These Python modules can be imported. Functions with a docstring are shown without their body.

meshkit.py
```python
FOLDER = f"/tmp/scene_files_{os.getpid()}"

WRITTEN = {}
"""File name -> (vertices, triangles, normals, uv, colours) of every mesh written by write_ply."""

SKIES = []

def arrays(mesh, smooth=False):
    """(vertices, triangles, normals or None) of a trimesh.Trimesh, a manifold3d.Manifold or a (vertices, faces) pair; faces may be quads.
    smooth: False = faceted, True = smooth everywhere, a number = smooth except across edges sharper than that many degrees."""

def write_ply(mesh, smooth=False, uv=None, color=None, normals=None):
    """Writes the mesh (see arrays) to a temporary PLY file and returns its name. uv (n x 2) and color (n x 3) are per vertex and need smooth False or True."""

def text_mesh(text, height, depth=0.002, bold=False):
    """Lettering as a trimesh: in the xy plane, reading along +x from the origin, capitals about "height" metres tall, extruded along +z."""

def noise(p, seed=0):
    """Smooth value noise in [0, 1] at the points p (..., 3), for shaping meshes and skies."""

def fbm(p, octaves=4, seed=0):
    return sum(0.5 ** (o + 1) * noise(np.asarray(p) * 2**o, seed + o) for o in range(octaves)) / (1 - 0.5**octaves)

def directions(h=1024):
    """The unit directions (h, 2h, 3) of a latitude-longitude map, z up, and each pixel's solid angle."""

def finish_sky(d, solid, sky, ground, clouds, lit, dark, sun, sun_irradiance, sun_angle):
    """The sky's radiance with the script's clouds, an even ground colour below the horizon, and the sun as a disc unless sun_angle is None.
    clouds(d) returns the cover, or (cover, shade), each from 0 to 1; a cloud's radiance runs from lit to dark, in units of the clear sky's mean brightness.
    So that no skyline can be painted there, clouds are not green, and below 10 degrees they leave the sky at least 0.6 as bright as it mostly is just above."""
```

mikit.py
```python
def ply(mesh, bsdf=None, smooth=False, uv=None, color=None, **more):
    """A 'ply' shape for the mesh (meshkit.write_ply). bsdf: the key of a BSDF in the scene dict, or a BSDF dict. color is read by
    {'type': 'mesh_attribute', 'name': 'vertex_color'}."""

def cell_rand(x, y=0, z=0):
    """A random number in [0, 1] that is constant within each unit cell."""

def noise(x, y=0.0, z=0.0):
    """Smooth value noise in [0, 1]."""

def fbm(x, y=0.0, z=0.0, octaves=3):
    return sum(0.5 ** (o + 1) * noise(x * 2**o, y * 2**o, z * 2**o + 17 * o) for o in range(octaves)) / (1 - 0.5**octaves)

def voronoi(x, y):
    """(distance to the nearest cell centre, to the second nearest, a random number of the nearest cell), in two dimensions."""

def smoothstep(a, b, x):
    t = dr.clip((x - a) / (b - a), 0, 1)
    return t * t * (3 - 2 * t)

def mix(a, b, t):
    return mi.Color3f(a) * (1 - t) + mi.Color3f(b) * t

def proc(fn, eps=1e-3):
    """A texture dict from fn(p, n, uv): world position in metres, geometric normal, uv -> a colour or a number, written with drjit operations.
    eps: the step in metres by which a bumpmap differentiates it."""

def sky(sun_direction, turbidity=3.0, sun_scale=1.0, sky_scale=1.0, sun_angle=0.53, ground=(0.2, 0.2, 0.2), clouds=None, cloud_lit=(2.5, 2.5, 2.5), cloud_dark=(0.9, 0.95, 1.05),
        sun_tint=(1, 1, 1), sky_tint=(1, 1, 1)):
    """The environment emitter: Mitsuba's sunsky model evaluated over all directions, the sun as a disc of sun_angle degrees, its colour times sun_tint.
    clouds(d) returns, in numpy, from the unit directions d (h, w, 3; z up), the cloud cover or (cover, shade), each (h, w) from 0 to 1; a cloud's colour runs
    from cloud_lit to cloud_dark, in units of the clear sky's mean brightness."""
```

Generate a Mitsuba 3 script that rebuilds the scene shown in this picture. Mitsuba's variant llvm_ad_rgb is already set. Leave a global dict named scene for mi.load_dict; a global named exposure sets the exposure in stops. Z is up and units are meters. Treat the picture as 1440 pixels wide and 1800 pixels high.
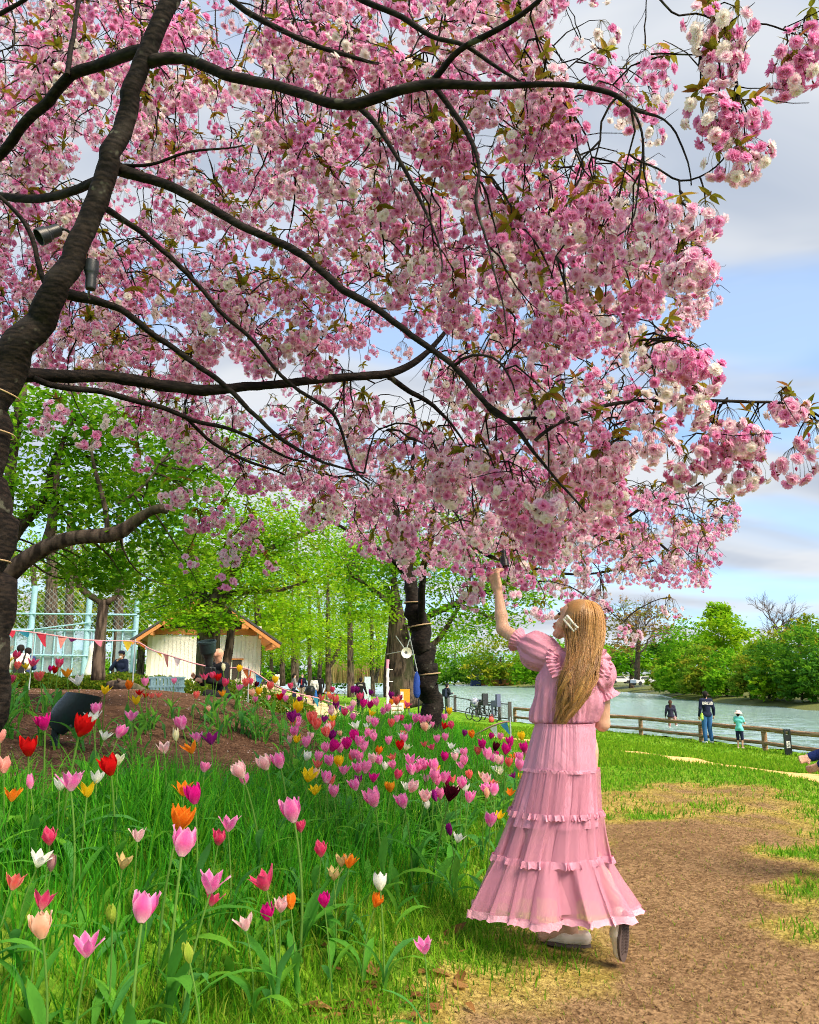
import math, random
import numpy as np, trimesh
import mitsuba as mi, drjit as dr
import mikit, meshkit
from scipy.spatial import cKDTree
from scipy.interpolate import RBFInterpolator, CubicSpline
from shapely.geometry import Polygon, Point, LineString
T = mi.ScalarTransform4f
scene, labels = {}, {}

# ------------------------------------------------------------------ camera, sky, exposure
EYE = np.array([0.0, 0.0, 1.27])
PITCH = math.atan(285 / 1440.0)
CP, SP = math.cos(PITCH), math.sin(PITCH)
scene['camera'] = {'type': 'perspective', 'fov': 53.13, 'fov_axis': 'x', 'near_clip': 0.05, 'far_clip': 3000.0,
                   'to_world': T().look_at(origin=EYE.tolist(), target=(EYE + [0, CP, SP]).tolist(), up=[0, 0, 1])}


def cloud_cover(d):
    h = 1.0 / (np.maximum(d[..., 2], 0) + 0.16)
    p = np.stack([d[..., 0] * h, d[..., 1] * h, 0 * h], -1)
    warp = meshkit.fbm(p * 1.3 + 4.0, 3, seed=5)
    q = np.stack([p[..., 0] * 0.9 + warp * 0.9, p[..., 1] * 2.3 + warp * 1.2, 0 * h], -1)
    n = meshkit.fbm(q + 2.7, 5, seed=14)
    streak = 0.5 + 0.5 * np.sin(q[..., 1] * 4.0 + 1.4)
    v = 0.8 * n + 0.2 * streak
    t = np.clip((v - 0.36) / 0.22, 0, 1)
    cover = 0.42 + 0.58 * t * t * (3 - 2 * t)
    n2 = meshkit.fbm(q * 2.1 + 9.1, 5, seed=23)
    shade = np.clip((n2 - 0.44) * 2.8, 0, 1) * 0.9
    return cover, shade


scene['sky'] = mikit.sky((0.50, -0.46, 0.73), turbidity=3.0, sun_scale=0.52, sun_angle=30.0, sky_scale=1.0, clouds=cloud_cover,
                         cloud_lit=(1.17, 1.22, 1.29), cloud_dark=(0.68, 0.79, 0.98), sky_tint=(0.64, 0.76, 0.88), ground=(0.16, 0.19, 0.08))
exposure = 3.35
labels['sky'] = {'label': 'cloudy pale blue sky', 'kind': 'structure'}


# ------------------------------------------------------------------ places: a pixel of the 1440 x 1800 photograph at a distance y
def ray(px, py):
    u, v = (np.asarray(px, float) - 720) / 1440, (900 - np.asarray(py, float)) / 1440
    return np.stack([u + 0 * v, CP - v * SP + 0 * u, SP + v * CP + 0 * u], -1)


def P(px, py, y):
    d = ray(px, py)
    return EYE + d * (np.asarray(y, float) / d[..., 1])[..., None]


def pix(p):
    q = np.asarray(p, float) - EYE
    f = q[..., 1] * CP + q[..., 2] * SP
    up = -q[..., 1] * SP + q[..., 2] * CP
    return 720 + 1440 * q[..., 0] / f, 900 - 1440 * up / f, f


def sst(a, b, x):
    t = np.clip((np.asarray(x, float) - a) / (b - a), 0, 1)
    return t * t * (3 - 2 * t)


# ------------------------------------------------------------------ entries
def key_of(name):
    if name not in USED:
        USED[name] = 0
        return name
    while True:
        USED[name] += 1
        k = f'{name}_{USED[name]:03d}'
        if k not in scene and k not in labels and k not in USED:
            USED[k] = 0
            return k


USED = {}


def thing(name, label, cat, group=None):
    k = key_of(name)
    labels[k] = {'label': label, 'category': cat}
    if group:
        labels[k]['group'] = group
    return k


def put(name, mesh, bsdf, smooth=False, color=None, uv=None, label=None, kind=None, parent=None, cat=None, group=None, to_world=None):
    k = key_of((parent + '__' if parent else '') + name)
    if bsdf in CONST:
        color, bsdf = CONST[bsdf]
    d = mesh if isinstance(mesh, dict) else cply(mesh, bsdf, smooth, color) if color is not None else mikit.ply(mesh, bsdf, smooth=smooth)
    scene[k] = {**d, 'to_world': to_world} if to_world is not None else d
    e = {}
    if label:
        e['label'] = label
    if kind:
        e['kind'] = kind
    if cat:
        e['category'] = cat
    if group:
        e['group'] = group
    if e:
        labels[k] = e
    return k


def mat(m):
    return T(np.asarray(m, float).tolist())


def frame(z, spin=0.0):
    """rotation whose third column is z"""
    z = np.asarray(z, float) / np.linalg.norm(z)
    a = np.cross([0, 0, 1.0] if abs(z[2]) < 0.95 else [1.0, 0, 0], z)
    a /= np.linalg.norm(a)
    b = np.cross(z, a)
    c, s = math.cos(spin), math.sin(spin)
    return np.stack([a * c + b * s, b * c - a * s, z], 1)


def pose(at, rot=None, scale=1.0):
    m = np.eye(4)
    m[:3, :3] = (np.eye(3) if rot is None else rot) @ np.diag(np.broadcast_to(scale, 3))
    m[:3, 3] = at
    return mat(m)


def rotz(a):
    c, s = math.cos(a), math.sin(a)
    return np.array([[c, -s, 0], [s, c, 0], [0, 0, 1.0]])


class MB:
    """collects (vertices, triangles, colours) into one mesh"""
    def __init__(self):
        self.v, self.f, self.c, self.n = [], [], [], 0

    def add(self, v, f, c=None):
        v, f = np.asarray(v, float), np.asarray(f, int)
        if f.shape[1] == 4:
            f = np.vstack([f[:, [0, 1, 2]], f[:, [0, 2, 3]]])
        self.v.append(v)
        self.f.append(f + self.n)
        self.c.append(np.broadcast_to(np.asarray(c if c is not None else (1, 1, 1), float), (len(v), 3)))
        self.n += len(v)
        return self

    def mesh(self, m, c=None):
        return self.add(m.vertices, m.faces, c)

    def get(self):
        return np.vstack(self.v), np.vstack(self.f)

    def col(self):
        return np.vstack(self.c)


def box(cx, cy, cz, sx, sy, sz, rot=0.0, bevel=0.0):
    if bevel:
        import manifold3d as m3
        b = bevel
        pts = []
        for i in (-1, 1):
            for j in (-1, 1):
                for k in (-1, 1):
                    x, y, z = i * sx / 2, j * sy / 2, k * sz / 2
                    pts += [(x - i * b, y, z), (x, y - j * b, z), (x, y, z - k * b)]
        m = trimesh.convex.convex_hull(np.array(pts))
    else:
        m = trimesh.creation.box((sx, sy, sz))
    if rot:
        m.apply_transform(trimesh.transformations.rotation_matrix(rot, [0, 0, 1]))
    m.apply_translation((cx, cy, cz))
    return m


def tube(p, r, sides=8, cap=True, bump=0.0, seed=0, flat=None):
    """tube along the points with a radius at each, parallel transported"""
    p = np.asarray(p, float)
    r = np.broadcast_to(np.asarray(r, float), (len(p),))
    t = np.gradient(p, axis=0)
    t /= np.linalg.norm(t, axis=1, keepdims=True) + 1e-12
    a = np.cross(t[0], [0, 0, 1.0] if abs(t[0][2]) < 0.9 else [1.0, 0, 0])
    a /= np.linalg.norm(a)
    A = []
    for k in range(len(p)):
        a = a - t[k] * (a @ t[k])
        a /= np.linalg.norm(a) + 1e-12
        A.append(a)
    A = np.array(A)
    B = np.cross(t, A)
    ang = np.arange(sides) * 2 * np.pi / sides
    rr = r[:, None] * np.ones(sides)
    if bump:
        q = p[:, None] + r[:, None, None] * (np.cos(ang)[None, :, None] * A[:, None] + np.sin(ang)[None, :, None] * B[:, None])
        g = max(r.mean(), 1e-3)
        rr = rr * (1 + bump * 2 * (meshkit.fbm(q / g * 0.8 + seed * 7.3, 3, seed=seed) - 0.5) + bump * 0.9 * (meshkit.fbm(q / g * 2.6 + seed, 2, seed=seed + 5) - 0.5))
    v = p[:, None] + rr[..., None] * (np.cos(ang)[None, :, None] * A[:, None] + np.sin(ang)[None, :, None] * B[:, None])
    v = v.reshape(-1, 3)
    i, j = np.meshgrid(np.arange(len(p) - 1), np.arange(sides), indexing='ij')
    q = np.stack([i * sides + j, i * sides + (j + 1) % sides, (i + 1) * sides + (j + 1) % sides, (i + 1) * sides + j], -1).reshape(-1, 4)
    f = np.vstack([q[:, [0, 1, 2]], q[:, [0, 2, 3]]])
    if cap:
        n = len(v)
        v = np.vstack([v, p[0], p[-1]])
        k = np.arange(sides)
        f = np.vstack([f, np.stack([(k + 1) % sides, k, k * 0 + n], 1), np.stack([k + n - sides, (k + 1) % sides + n - sides, k * 0 + n + 1], 1)])
    return v, f


def spline(pts, n):
    pts = np.asarray(pts, float)
    s = np.concatenate([[0], np.cumsum(np.linalg.norm(np.diff(pts[:, :3], axis=0), axis=1) + 1e-9)])
    return CubicSpline(s, pts)(np.linspace(0, s[-1], n)) if len(pts) > 2 else np.array([pts[0] + (pts[-1] - pts[0]) * t for t in np.linspace(0, 1, n)])


def lathe(prof, sides=20, sx=1.0, sy=1.0):
    """profile [(radius, z)]"""
    prof = np.asarray(prof, float)
    ang = np.arange(sides) * 2 * np.pi / sides
    v = np.stack([prof[:, :1] * np.cos(ang) * sx, prof[:, :1] * np.sin(ang) * sy, prof[:, 1:] + 0 * ang], -1).reshape(-1, 3)
    i, j = np.meshgrid(np.arange(len(prof) - 1), np.arange(sides), indexing='ij')
    q = np.stack([i * sides + j, i * sides + (j + 1) % sides, (i + 1) * sides + (j + 1) % sides, (i + 1) * sides + j], -1).reshape(-1, 4)
    return v, np.vstack([q[:, [0, 1, 2]], q[:, [0, 2, 3]]])


def moved(vf, at=(0, 0, 0), rot=None, scale=1.0):
    v = np.asarray(vf[0], float) * scale
    if rot is not None:
        v = v @ np.asarray(rot).T
    return v + np.asarray(at, float), vf[1]


def scatter(proto_v, proto_f, mats, trans, cols=None, proto_c=None):
    """copies of a small mesh under (k,3,3) and (k,3) as one mesh, with colours (k,3) times the prototype's"""
    v = (np.einsum('kij,nj->kni', mats, proto_v) + trans[:, None]).reshape(-1, 3)
    f = (proto_f[None] + (np.arange(len(trans)) * len(proto_v))[:, None, None]).reshape(-1, 3)
    c = None
    if cols is not None:
        c = np.repeat(cols, len(proto_v), 0)
        if proto_c is not None:
            c = c * np.tile(proto_c, (len(trans), 1))
    return v, f, c


def rand_rot(rng, k):
    q = rng.normal(size=(k, 4))
    q /= np.linalg.norm(q, axis=1, keepdims=True)
    w, x, y, z = q.T
    return np.stack([1 - 2 * (y * y + z * z), 2 * (x * y - z * w), 2 * (x * z + y * w), 2 * (x * y + z * w), 1 - 2 * (x * x + z * z), 2 * (y * z - x * w),
                     2 * (x * z - y * w), 2 * (y * z + x * w), 1 - 2 * (x * x + y * y)], -1).reshape(-1, 3, 3)


# ------------------------------------------------------------------ materials
# a colour per face, packed into the uv so that all meshes of a material can be joined
def unpack(p, n, uv):
    k = dr.floor(uv.x + 0.5)
    r = dr.floor(k / 1024.0)
    g = k - r * 1024.0
    return mi.Color3f(dr.square(r / 1023.0), dr.square(g / 1023.0), uv.y)


VC = mikit.proc(unpack)


def pack(c):
    c = np.clip(np.asarray(c, float), 0, 1)
    q = np.round(np.sqrt(c[:, :2]) * 1023)
    return np.column_stack([q[:, 0] * 1024 + q[:, 1], c[:, 2]])


def cply(mesh, bsdf, smooth=False, color=(1, 1, 1)):
    v, f, n = meshkit.arrays(mesh, smooth)
    color = np.asarray(color, float)
    if color.ndim == 1 or len(color) != len(v):
        color = np.broadcast_to(color.reshape(-1, 3)[0], (len(v), 3))
    fc = color[f]
    if np.ptp(fc, axis=1).max() > 1e-6:
        color = np.repeat(fc.mean(1), 3, 0)
        n = n[f].reshape(-1, 3) if n is not None else None
        v, f = v[f].reshape(-1, 3), np.arange(len(f) * 3).reshape(-1, 3)
    path = meshkit.write_ply((v, f), False, pack(color), None, normals=n)
    return {'type': 'ply', 'filename': path, 'face_normals': n is None, 'bsdf': {'type': 'ref', 'id': bsdf}}


# petals run from the colour of their base to their middle and their edge: (row of the palette, base to middle, to the edge)
PALETTE = []


def petal_fn(p, n, uv):
    k = dr.floor(uv.x * 0.5)
    e = dr.clip(uv.x - 2.0 * k, 0, 1)
    a, b, c = mi.Color3f(0), mi.Color3f(0), mi.Color3f(0)
    for j, (x, y, z) in enumerate(PALETTE):
        on = dr.abs(k - j) < 0.5
        a, b, c = dr.select(on, mi.Color3f(x), a), dr.select(on, mi.Color3f(y), b), dr.select(on, mi.Color3f(z), c)
    m = a * (1 - uv.y) + b * uv.y
    return m * (1 - e) + c * e


def pply(mesh, smooth, q):
    v, f, n = meshkit.arrays(mesh, smooth)
    q = np.asarray(q, float)
    path = meshkit.write_ply((v, f), False, np.column_stack([2 * q[:, 0] + np.clip(q[:, 2], 0, 0.999), np.clip(q[:, 1], 0, 1)]), None, normals=n)
    return {'type': 'ply', 'filename': path, 'face_normals': n is None, 'bsdf': {'type': 'ref', 'id': 'petal_stuff'}}


def rgb(c):
    return {'type': 'rgb', 'value': [float(x) for x in c]}


CONST = {}


def plain(name, color, rough=0.6, **_):
    """a paint of one colour: the colour goes to the vertices so that paints share a BSDF"""
    CONST[name] = (np.asarray(color, float), 'paint_vc' if rough >= 0.55 else 'gloss_vc')


def princ(name, color, rough=0.6, spec=0.5, metal=0.0, two=True, **more):
    b = {'type': 'principled', 'base_color': color if isinstance(color, dict) else rgb(color), 'roughness': rough, 'specular': spec, 'metallic': metal, **more}
    scene[name] = {'type': 'twosided', 'bsdf': b} if two else b
    return name


def thin(name, color, dt=0.8, rough=0.6, spec=0.3):
    scene[name] = {'type': 'principledthin', 'base_color': color if isinstance(color, dict) else rgb(color), 'roughness': rough, 'diff_trans': dt, 'eta': 1.35}
    return name


thin('petal_stuff', mikit.proc(petal_fn), dt=1.0, rough=0.7)
thin('leaf_stuff', VC, dt=1.05, rough=0.5)
princ('paint_vc', VC, rough=0.6, spec=0.35)
princ('cloth_vc', VC, rough=0.85, spec=0.2, sheen=0.4)
princ('gloss_vc', VC, rough=0.38, spec=0.5)


def skin_fn(p, n, uv):
    f = mikit.fbm(p.x * 45, p.y * 45, p.z * 45, 3)
    g = mikit.fbm(p.x * 11, p.y * 11, p.z * 11, 2)
    return unpack(p, n, uv) * mikit.mix((0.84, 0.78, 0.76), (1.08, 1.10, 1.12), 0.5 * f + 0.5 * g)


princ('skin_vc', mikit.proc(skin_fn), rough=0.48, spec=0.35)
plain('dark_metal', (0.018, 0.022, 0.026), rough=0.4, spec=0.5)
plain('teal_metal', (0.014, 0.030, 0.034), rough=0.38, spec=0.5)
plain('rope', (0.42, 0.30, 0.17), rough=0.9, spec=0.2)


def bark_fn(p, n, uv):
    s = mikit.fbm(p.x * 34, p.y * 34, p.z * 95, 3)
    l = mikit.fbm(p.x * 8, p.y * 8, p.z * 8 + 3, 3)
    k = mikit.fbm(p.x * 20 + 5, p.y * 20, p.z * 20, 3)
    c = mikit.mix((0.004, 0.003, 0.003), (0.021, 0.015, 0.012), mikit.smoothstep(0.36, 0.74, s))
    c = mikit.mix(c, (0.036, 0.031, 0.027), mikit.smoothstep(0.52, 0.72, l) * 0.5)
    return mikit.mix(c, (0.075, 0.078, 0.060), mikit.smoothstep(0.66, 0.74, k) * mikit.smoothstep(0.45, 0.6, l))


def bark_h(p, n, uv):
    return 0.7 * mikit.fbm(p.x * 30, p.y * 30, p.z * 80, 3) + 0.9 * mikit.fbm(p.x * 42, p.y * 42, p.z * 42 + 5, 2)


scene['cherry_bark'] = {'type': 'twosided', 'bsdf': {'type': 'bumpmap', 'arbitrary': mikit.proc(bark_h, eps=2e-3), 'scale': 0.004,
                        'bsdf': {'type': 'principled', 'base_color': mikit.proc(bark_fn), 'roughness': 0.8, 'specular': 0.2}}}


def bark2_fn(p, n, uv):
    s = mikit.fbm(p.x * 22, p.y * 22, p.z * 4, 3)
    l = mikit.fbm(p.x * 3, p.y * 3, p.z * 2 + 3, 2)
    c = mikit.mix((0.028, 0.021, 0.016), (0.14, 0.105, 0.08), mikit.smoothstep(0.3, 0.72, s))
    return mikit.mix(c, (0.075, 0.085, 0.04), mikit.smoothstep(0.55, 0.75, l) * 0.55)


scene['rough_bark'] = {'type': 'twosided', 'bsdf': {'type': 'principled', 'base_color': mikit.proc(bark2_fn), 'roughness': 0.9, 'specular': 0.2}}
# ------------------------------------------------------------------ the lie of the land
XB_Y = [-2, 0, 2, 3.3, 3.9, 4.8, 6.5, 9, 13.4, 14.5, 15.5, 16.5, 18, 20, 26]
XB_X = [-2.2, -1.7, -1.15, -0.5, 0.05, 0.4, 0.8, 1.2, 1.85, 1.2, -0.5, -2.2, -3.4, -4.0, -5.5]


def bed_edge(y):
    return np.interp(y, XB_Y, XB_X)


SHORE = np.array([[40, -30], [14.2, 21.0], [11.9, 26.2], [10.9, 30.0], [9.4, 33.5], [5.4, 41.5], [2.8, 49], [-3.0, 62], [-8, 76], [-16, 100], [-60, 220], [-110, 330]], float)  # the fence runs along it


def shore_x(y):
    o = np.argsort(SHORE[:, 1])
    return np.interp(y, SHORE[o, 1], SHORE[o, 0])


def mound(x, y):
    e = bed_edge(y) - x + 0.12 * np.sin(y * 2.1) + 0.08 * np.sin(y * 5.3 + x)
    a1 = np.interp(e, [-0.1, 0.25, 0.6, 1.0, 1.6, 3.0, 5.0, 8.0], [0, 0.05, 0.22, 0.40, 0.56, 0.72, 0.92, 1.0])
    a2 = np.interp(e, [-0.3, 0.2, 0.9, 1.7, 3.1, 4.4, 6.0], [0, 0.05, 0.2, 0.36, 0.5, 0.86, 1.0])
    w = sst(4.5, 9.0, y)
    a = a1 * (1 - w) + a2 * w
    far = sst(12.6, 16.0, y + 0.9 * np.minimum(x + 2.5, 0))
    return (1 - far) * a + 0.55 * far * sst(-3.8, -7.0, x + 0.12 * (y - 18))


def land(x, y):
    x, y = np.asarray(x, float), np.asarray(y, float)
    d = (shore_x(y) - x) * 0.9
    low = sst(17, 1.0, d) * sst(14, 26, y + 1.2 * x)
    right = sst(15, 0.5, d)
    z = -1.08 * np.where(y < 60, right, right * 0.8)
    z = np.where(y > 44, z * (1 - 0.55 * sst(44, 60, y)), z)
    z = z + mound(x, y)
    z = z + 0.018 * np.sin(x * 1.7 + y * 0.6) + 0.012 * np.sin(x * 4.1 - y * 2.9)
    z = np.where(d < -0.3, np.maximum(-2.6, z - 2.2 * sst(-0.3, -2.2, d)), z)
    return z


def on_land(px, py, y0=2.2, y1=120.0, lift=0.0):
    """where the ray of a pixel comes within lift of the ground"""
    ys = np.concatenate([np.arange(y0, 20, 0.02), np.arange(20, y1, 0.1)])
    p = P(px, py, ys)
    g = p[:, 2] - lift - land(p[:, 0], p[:, 1])
    k = np.nonzero(g <= 0)[0]
    return p[k[0]] if len(k) else None


def drape(poly_pts, lift, step):
    """a sheet over a polygon (x, y), lying lift above the land"""
    pg = Polygon(poly_pts).buffer(0)
    x0, y0, x1, y1 = pg.bounds
    gx, gy = np.meshgrid(np.arange(x0, x1, step), np.arange(y0, y1, step), indexing='ij')
    import shapely
    inside = shapely.contains_xy(pg, gx.ravel(), gy.ravel())
    inner = np.stack([gx.ravel(), gy.ravel()], 1)[inside]
    ring = np.array([pg.exterior.interpolate(s).coords[0] for s in np.arange(0, pg.exterior.length, step)])
    pts = np.vstack([ring, inner[shapely.distance(pg.exterior, shapely.points(inner)) > step * 0.4]])
    from scipy.spatial import Delaunay
    tri = Delaunay(pts).simplices
    cen = pts[tri].mean(1)
    tri = tri[shapely.contains_xy(pg, cen[:, 0], cen[:, 1])]
    v = np.column_stack([pts, land(pts[:, 0], pts[:, 1]) + lift])
    n = np.cross(v[tri[:, 1]] - v[tri[:, 0]], v[tri[:, 2]] - v[tri[:, 0]])[:, 2]
    tri[n < 0] = tri[n < 0][:, ::-1]
    return v, tri


# worn earth: how bare the ground is at a place, the same for the blades (numpy) and the material (drjit)
def wob(x, y, m):
    return (0.5 * m.sin(1.9 * x + 0.7 * y + 0.4) + 0.5 * m.sin(-1.1 * x + 2.3 * y + 1.7) + 0.35 * m.sin(4.7 * x + 1.9 * y) * m.sin(3.9 * y - 2.2 * x + 0.8)
            + 0.25 * m.sin(9.3 * x - 3.1 * y + 2.0) * m.sin(7.7 * y + 5.1 * x))


TUFTS_AT = ((1.95, 4.4, 0.34), (2.25, 5.1, 0.30), (1.45, 6.6, 0.26), (2.6, 6.3, 0.34), (2.2, 7.8, 0.3))


def wear(x, y, m):
    """1 bare in the middle of the trodden place right of the bed, 0 in the lawn"""
    yy = y - 0.0
    cx = 0.86 + 0.20 * (yy - 3.0) + 0.020 * (yy - 3.0) * (yy - 3.0)
    half = 1.25 - 0.005 * yy
    e = 1.0 - m.abs(x - cx - 0.25) / half
    far = (10.0 - 0.25 * (x - 2.4) * (x - 2.4) - yy) * 0.42
    e = m.minimum(e * 1.6, far)
    for px, py, r in TUFTS_AT:
        e = e - 0.75 * m.exp(-((x - px) * (x - px) + (y - py) * (y - py)) / (r * r))
    return e + 0.52 * wob(x, y, m)


class NPM:
    sin, abs, minimum, exp = staticmethod(np.sin), staticmethod(np.abs), staticmethod(np.minimum), staticmethod(np.exp)


class DRM:
    sin, abs, minimum, exp = staticmethod(dr.sin), staticmethod(dr.abs), staticmethod(dr.minimum), staticmethod(dr.exp)


def ground_fn(p, n, uv):
    f = mikit.fbm(p.x * 9, p.y * 9, 0.0, 4)
    g = mikit.fbm(p.x * 60, p.y * 60, 0.0, 2)
    h = mikit.fbm(p.x * 1.3, p.y * 1.3, 0.0, 2)
    lawn = mikit.mix((0.06, 0.17, 0.010), (0.17, 0.34, 0.022), mikit.smoothstep(0.3, 0.72, 0.55 * f + 0.45 * g))
    lawn = mikit.mix(lawn, (0.22, 0.28, 0.04), mikit.smoothstep(0.55, 0.8, h) * 0.35)
    straw = mikit.mix((0.20, 0.15, 0.035), (0.38, 0.31, 0.085), mikit.smoothstep(0.35, 0.7, 0.5 * f + 0.5 * g))
    earth = mikit.mix((0.125, 0.076, 0.038), (0.25, 0.165, 0.088), mikit.smoothstep(0.3, 0.75, 0.35 * f + 0.65 * g))
    w = wear(p.x, p.y, DRM) + 0.5 * (f - 0.5)
    c = mikit.mix(lawn, straw, mikit.smoothstep(-0.15, 0.2, w))
    return mikit.mix(c, earth, mikit.smoothstep(0.25, 0.75, w))


def ground_h(p, n, uv):
    return mikit.fbm(p.x * 45, p.y * 45, 0.0, 3) + 0.5 * mikit.fbm(p.x * 150, p.y * 150, 2.0, 2)


scene['ground_stuff'] = {'type': 'twosided', 'bsdf': {'type': 'bumpmap', 'arbitrary': mikit.proc(ground_h, eps=3e-3), 'scale': 0.02,
                         'bsdf': {'type': 'principled', 'base_color': mikit.proc(ground_fn), 'roughness': 0.95, 'specular': 0.1}}}


def soil_fn(p, n, uv):
    f = mikit.fbm(p.x * 12, p.y * 12, p.z * 12, 3)
    g = mikit.fbm(p.x * 75, p.y * 75, 0.0, 2)
    return mikit.mix((0.045, 0.023, 0.014), (0.18, 0.105, 0.065), mikit.smoothstep(0.3, 0.78, 0.4 * f + 0.6 * g))


scene['soil_stuff'] = {'type': 'twosided', 'bsdf': {'type': 'bumpmap', 'arbitrary': mikit.proc(ground_h, eps=3e-3), 'scale': 0.03,
                       'bsdf': {'type': 'principled', 'base_color': mikit.proc(soil_fn), 'roughness': 0.95, 'specular': 0.1}}}


def sand_fn(p, n, uv):
    f = mikit.fbm(p.x * 1.2, p.y * 1.2, 0.0, 3)
    g = mikit.fbm(p.x * 30, p.y * 30, 0.0, 2)
    return mikit.mix((0.40, 0.275, 0.15), (0.56, 0.42, 0.27), mikit.smoothstep(0.25, 0.75, 0.6 * f + 0.4 * g))


scene['sand_stuff'] = {'type': 'twosided', 'bsdf': {'type': 'principled', 'base_color': mikit.proc(sand_fn), 'roughness': 0.95, 'specular': 0.1}}


def trail_fn(p, n, uv):
    g = mikit.fbm(p.x * 14, p.y * 14, 0.0, 3)
    return mikit.mix((0.36, 0.22, 0.085), (0.56, 0.36, 0.15), mikit.smoothstep(0.3, 0.7, g))


scene['trail_stuff'] = {'type': 'twosided', 'bsdf': {'type': 'principled', 'base_color': mikit.proc(trail_fn), 'roughness': 0.95, 'specular': 0.1}}


def grid_sheet(xs, ys):
    gx, gy = np.meshgrid(xs, ys, indexing='ij')
    v = np.stack([gx, gy, land(gx, gy)], -1).reshape(-1, 3)
    i, j = np.meshgrid(np.arange(len(xs) - 1), np.arange(len(ys) - 1), indexing='ij')
    n = len(ys)
    q = np.stack([i * n + j, (i + 1) * n + j, (i + 1) * n + j + 1, i * n + j + 1], -1).reshape(-1, 4)
    return v, q


gx = np.concatenate([-np.geomspace(40, 900, 22)[::-1], np.arange(-36, -8, 1.0), np.arange(-8, 8, 0.12), np.arange(8, 30, 0.5), np.geomspace(31, 900, 24)])
gy = np.concatenate([-np.geomspace(10, 400, 12)[::-1], np.arange(-8, 1, 0.8), np.arange(1, 20, 0.12), np.arange(20, 70, 0.5), np.geomspace(71, 900, 34)])
put('ground', grid_sheet(gx, gy), 'ground_stuff', smooth=True, kind='structure', label='lawn and trodden bare earth')

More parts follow.
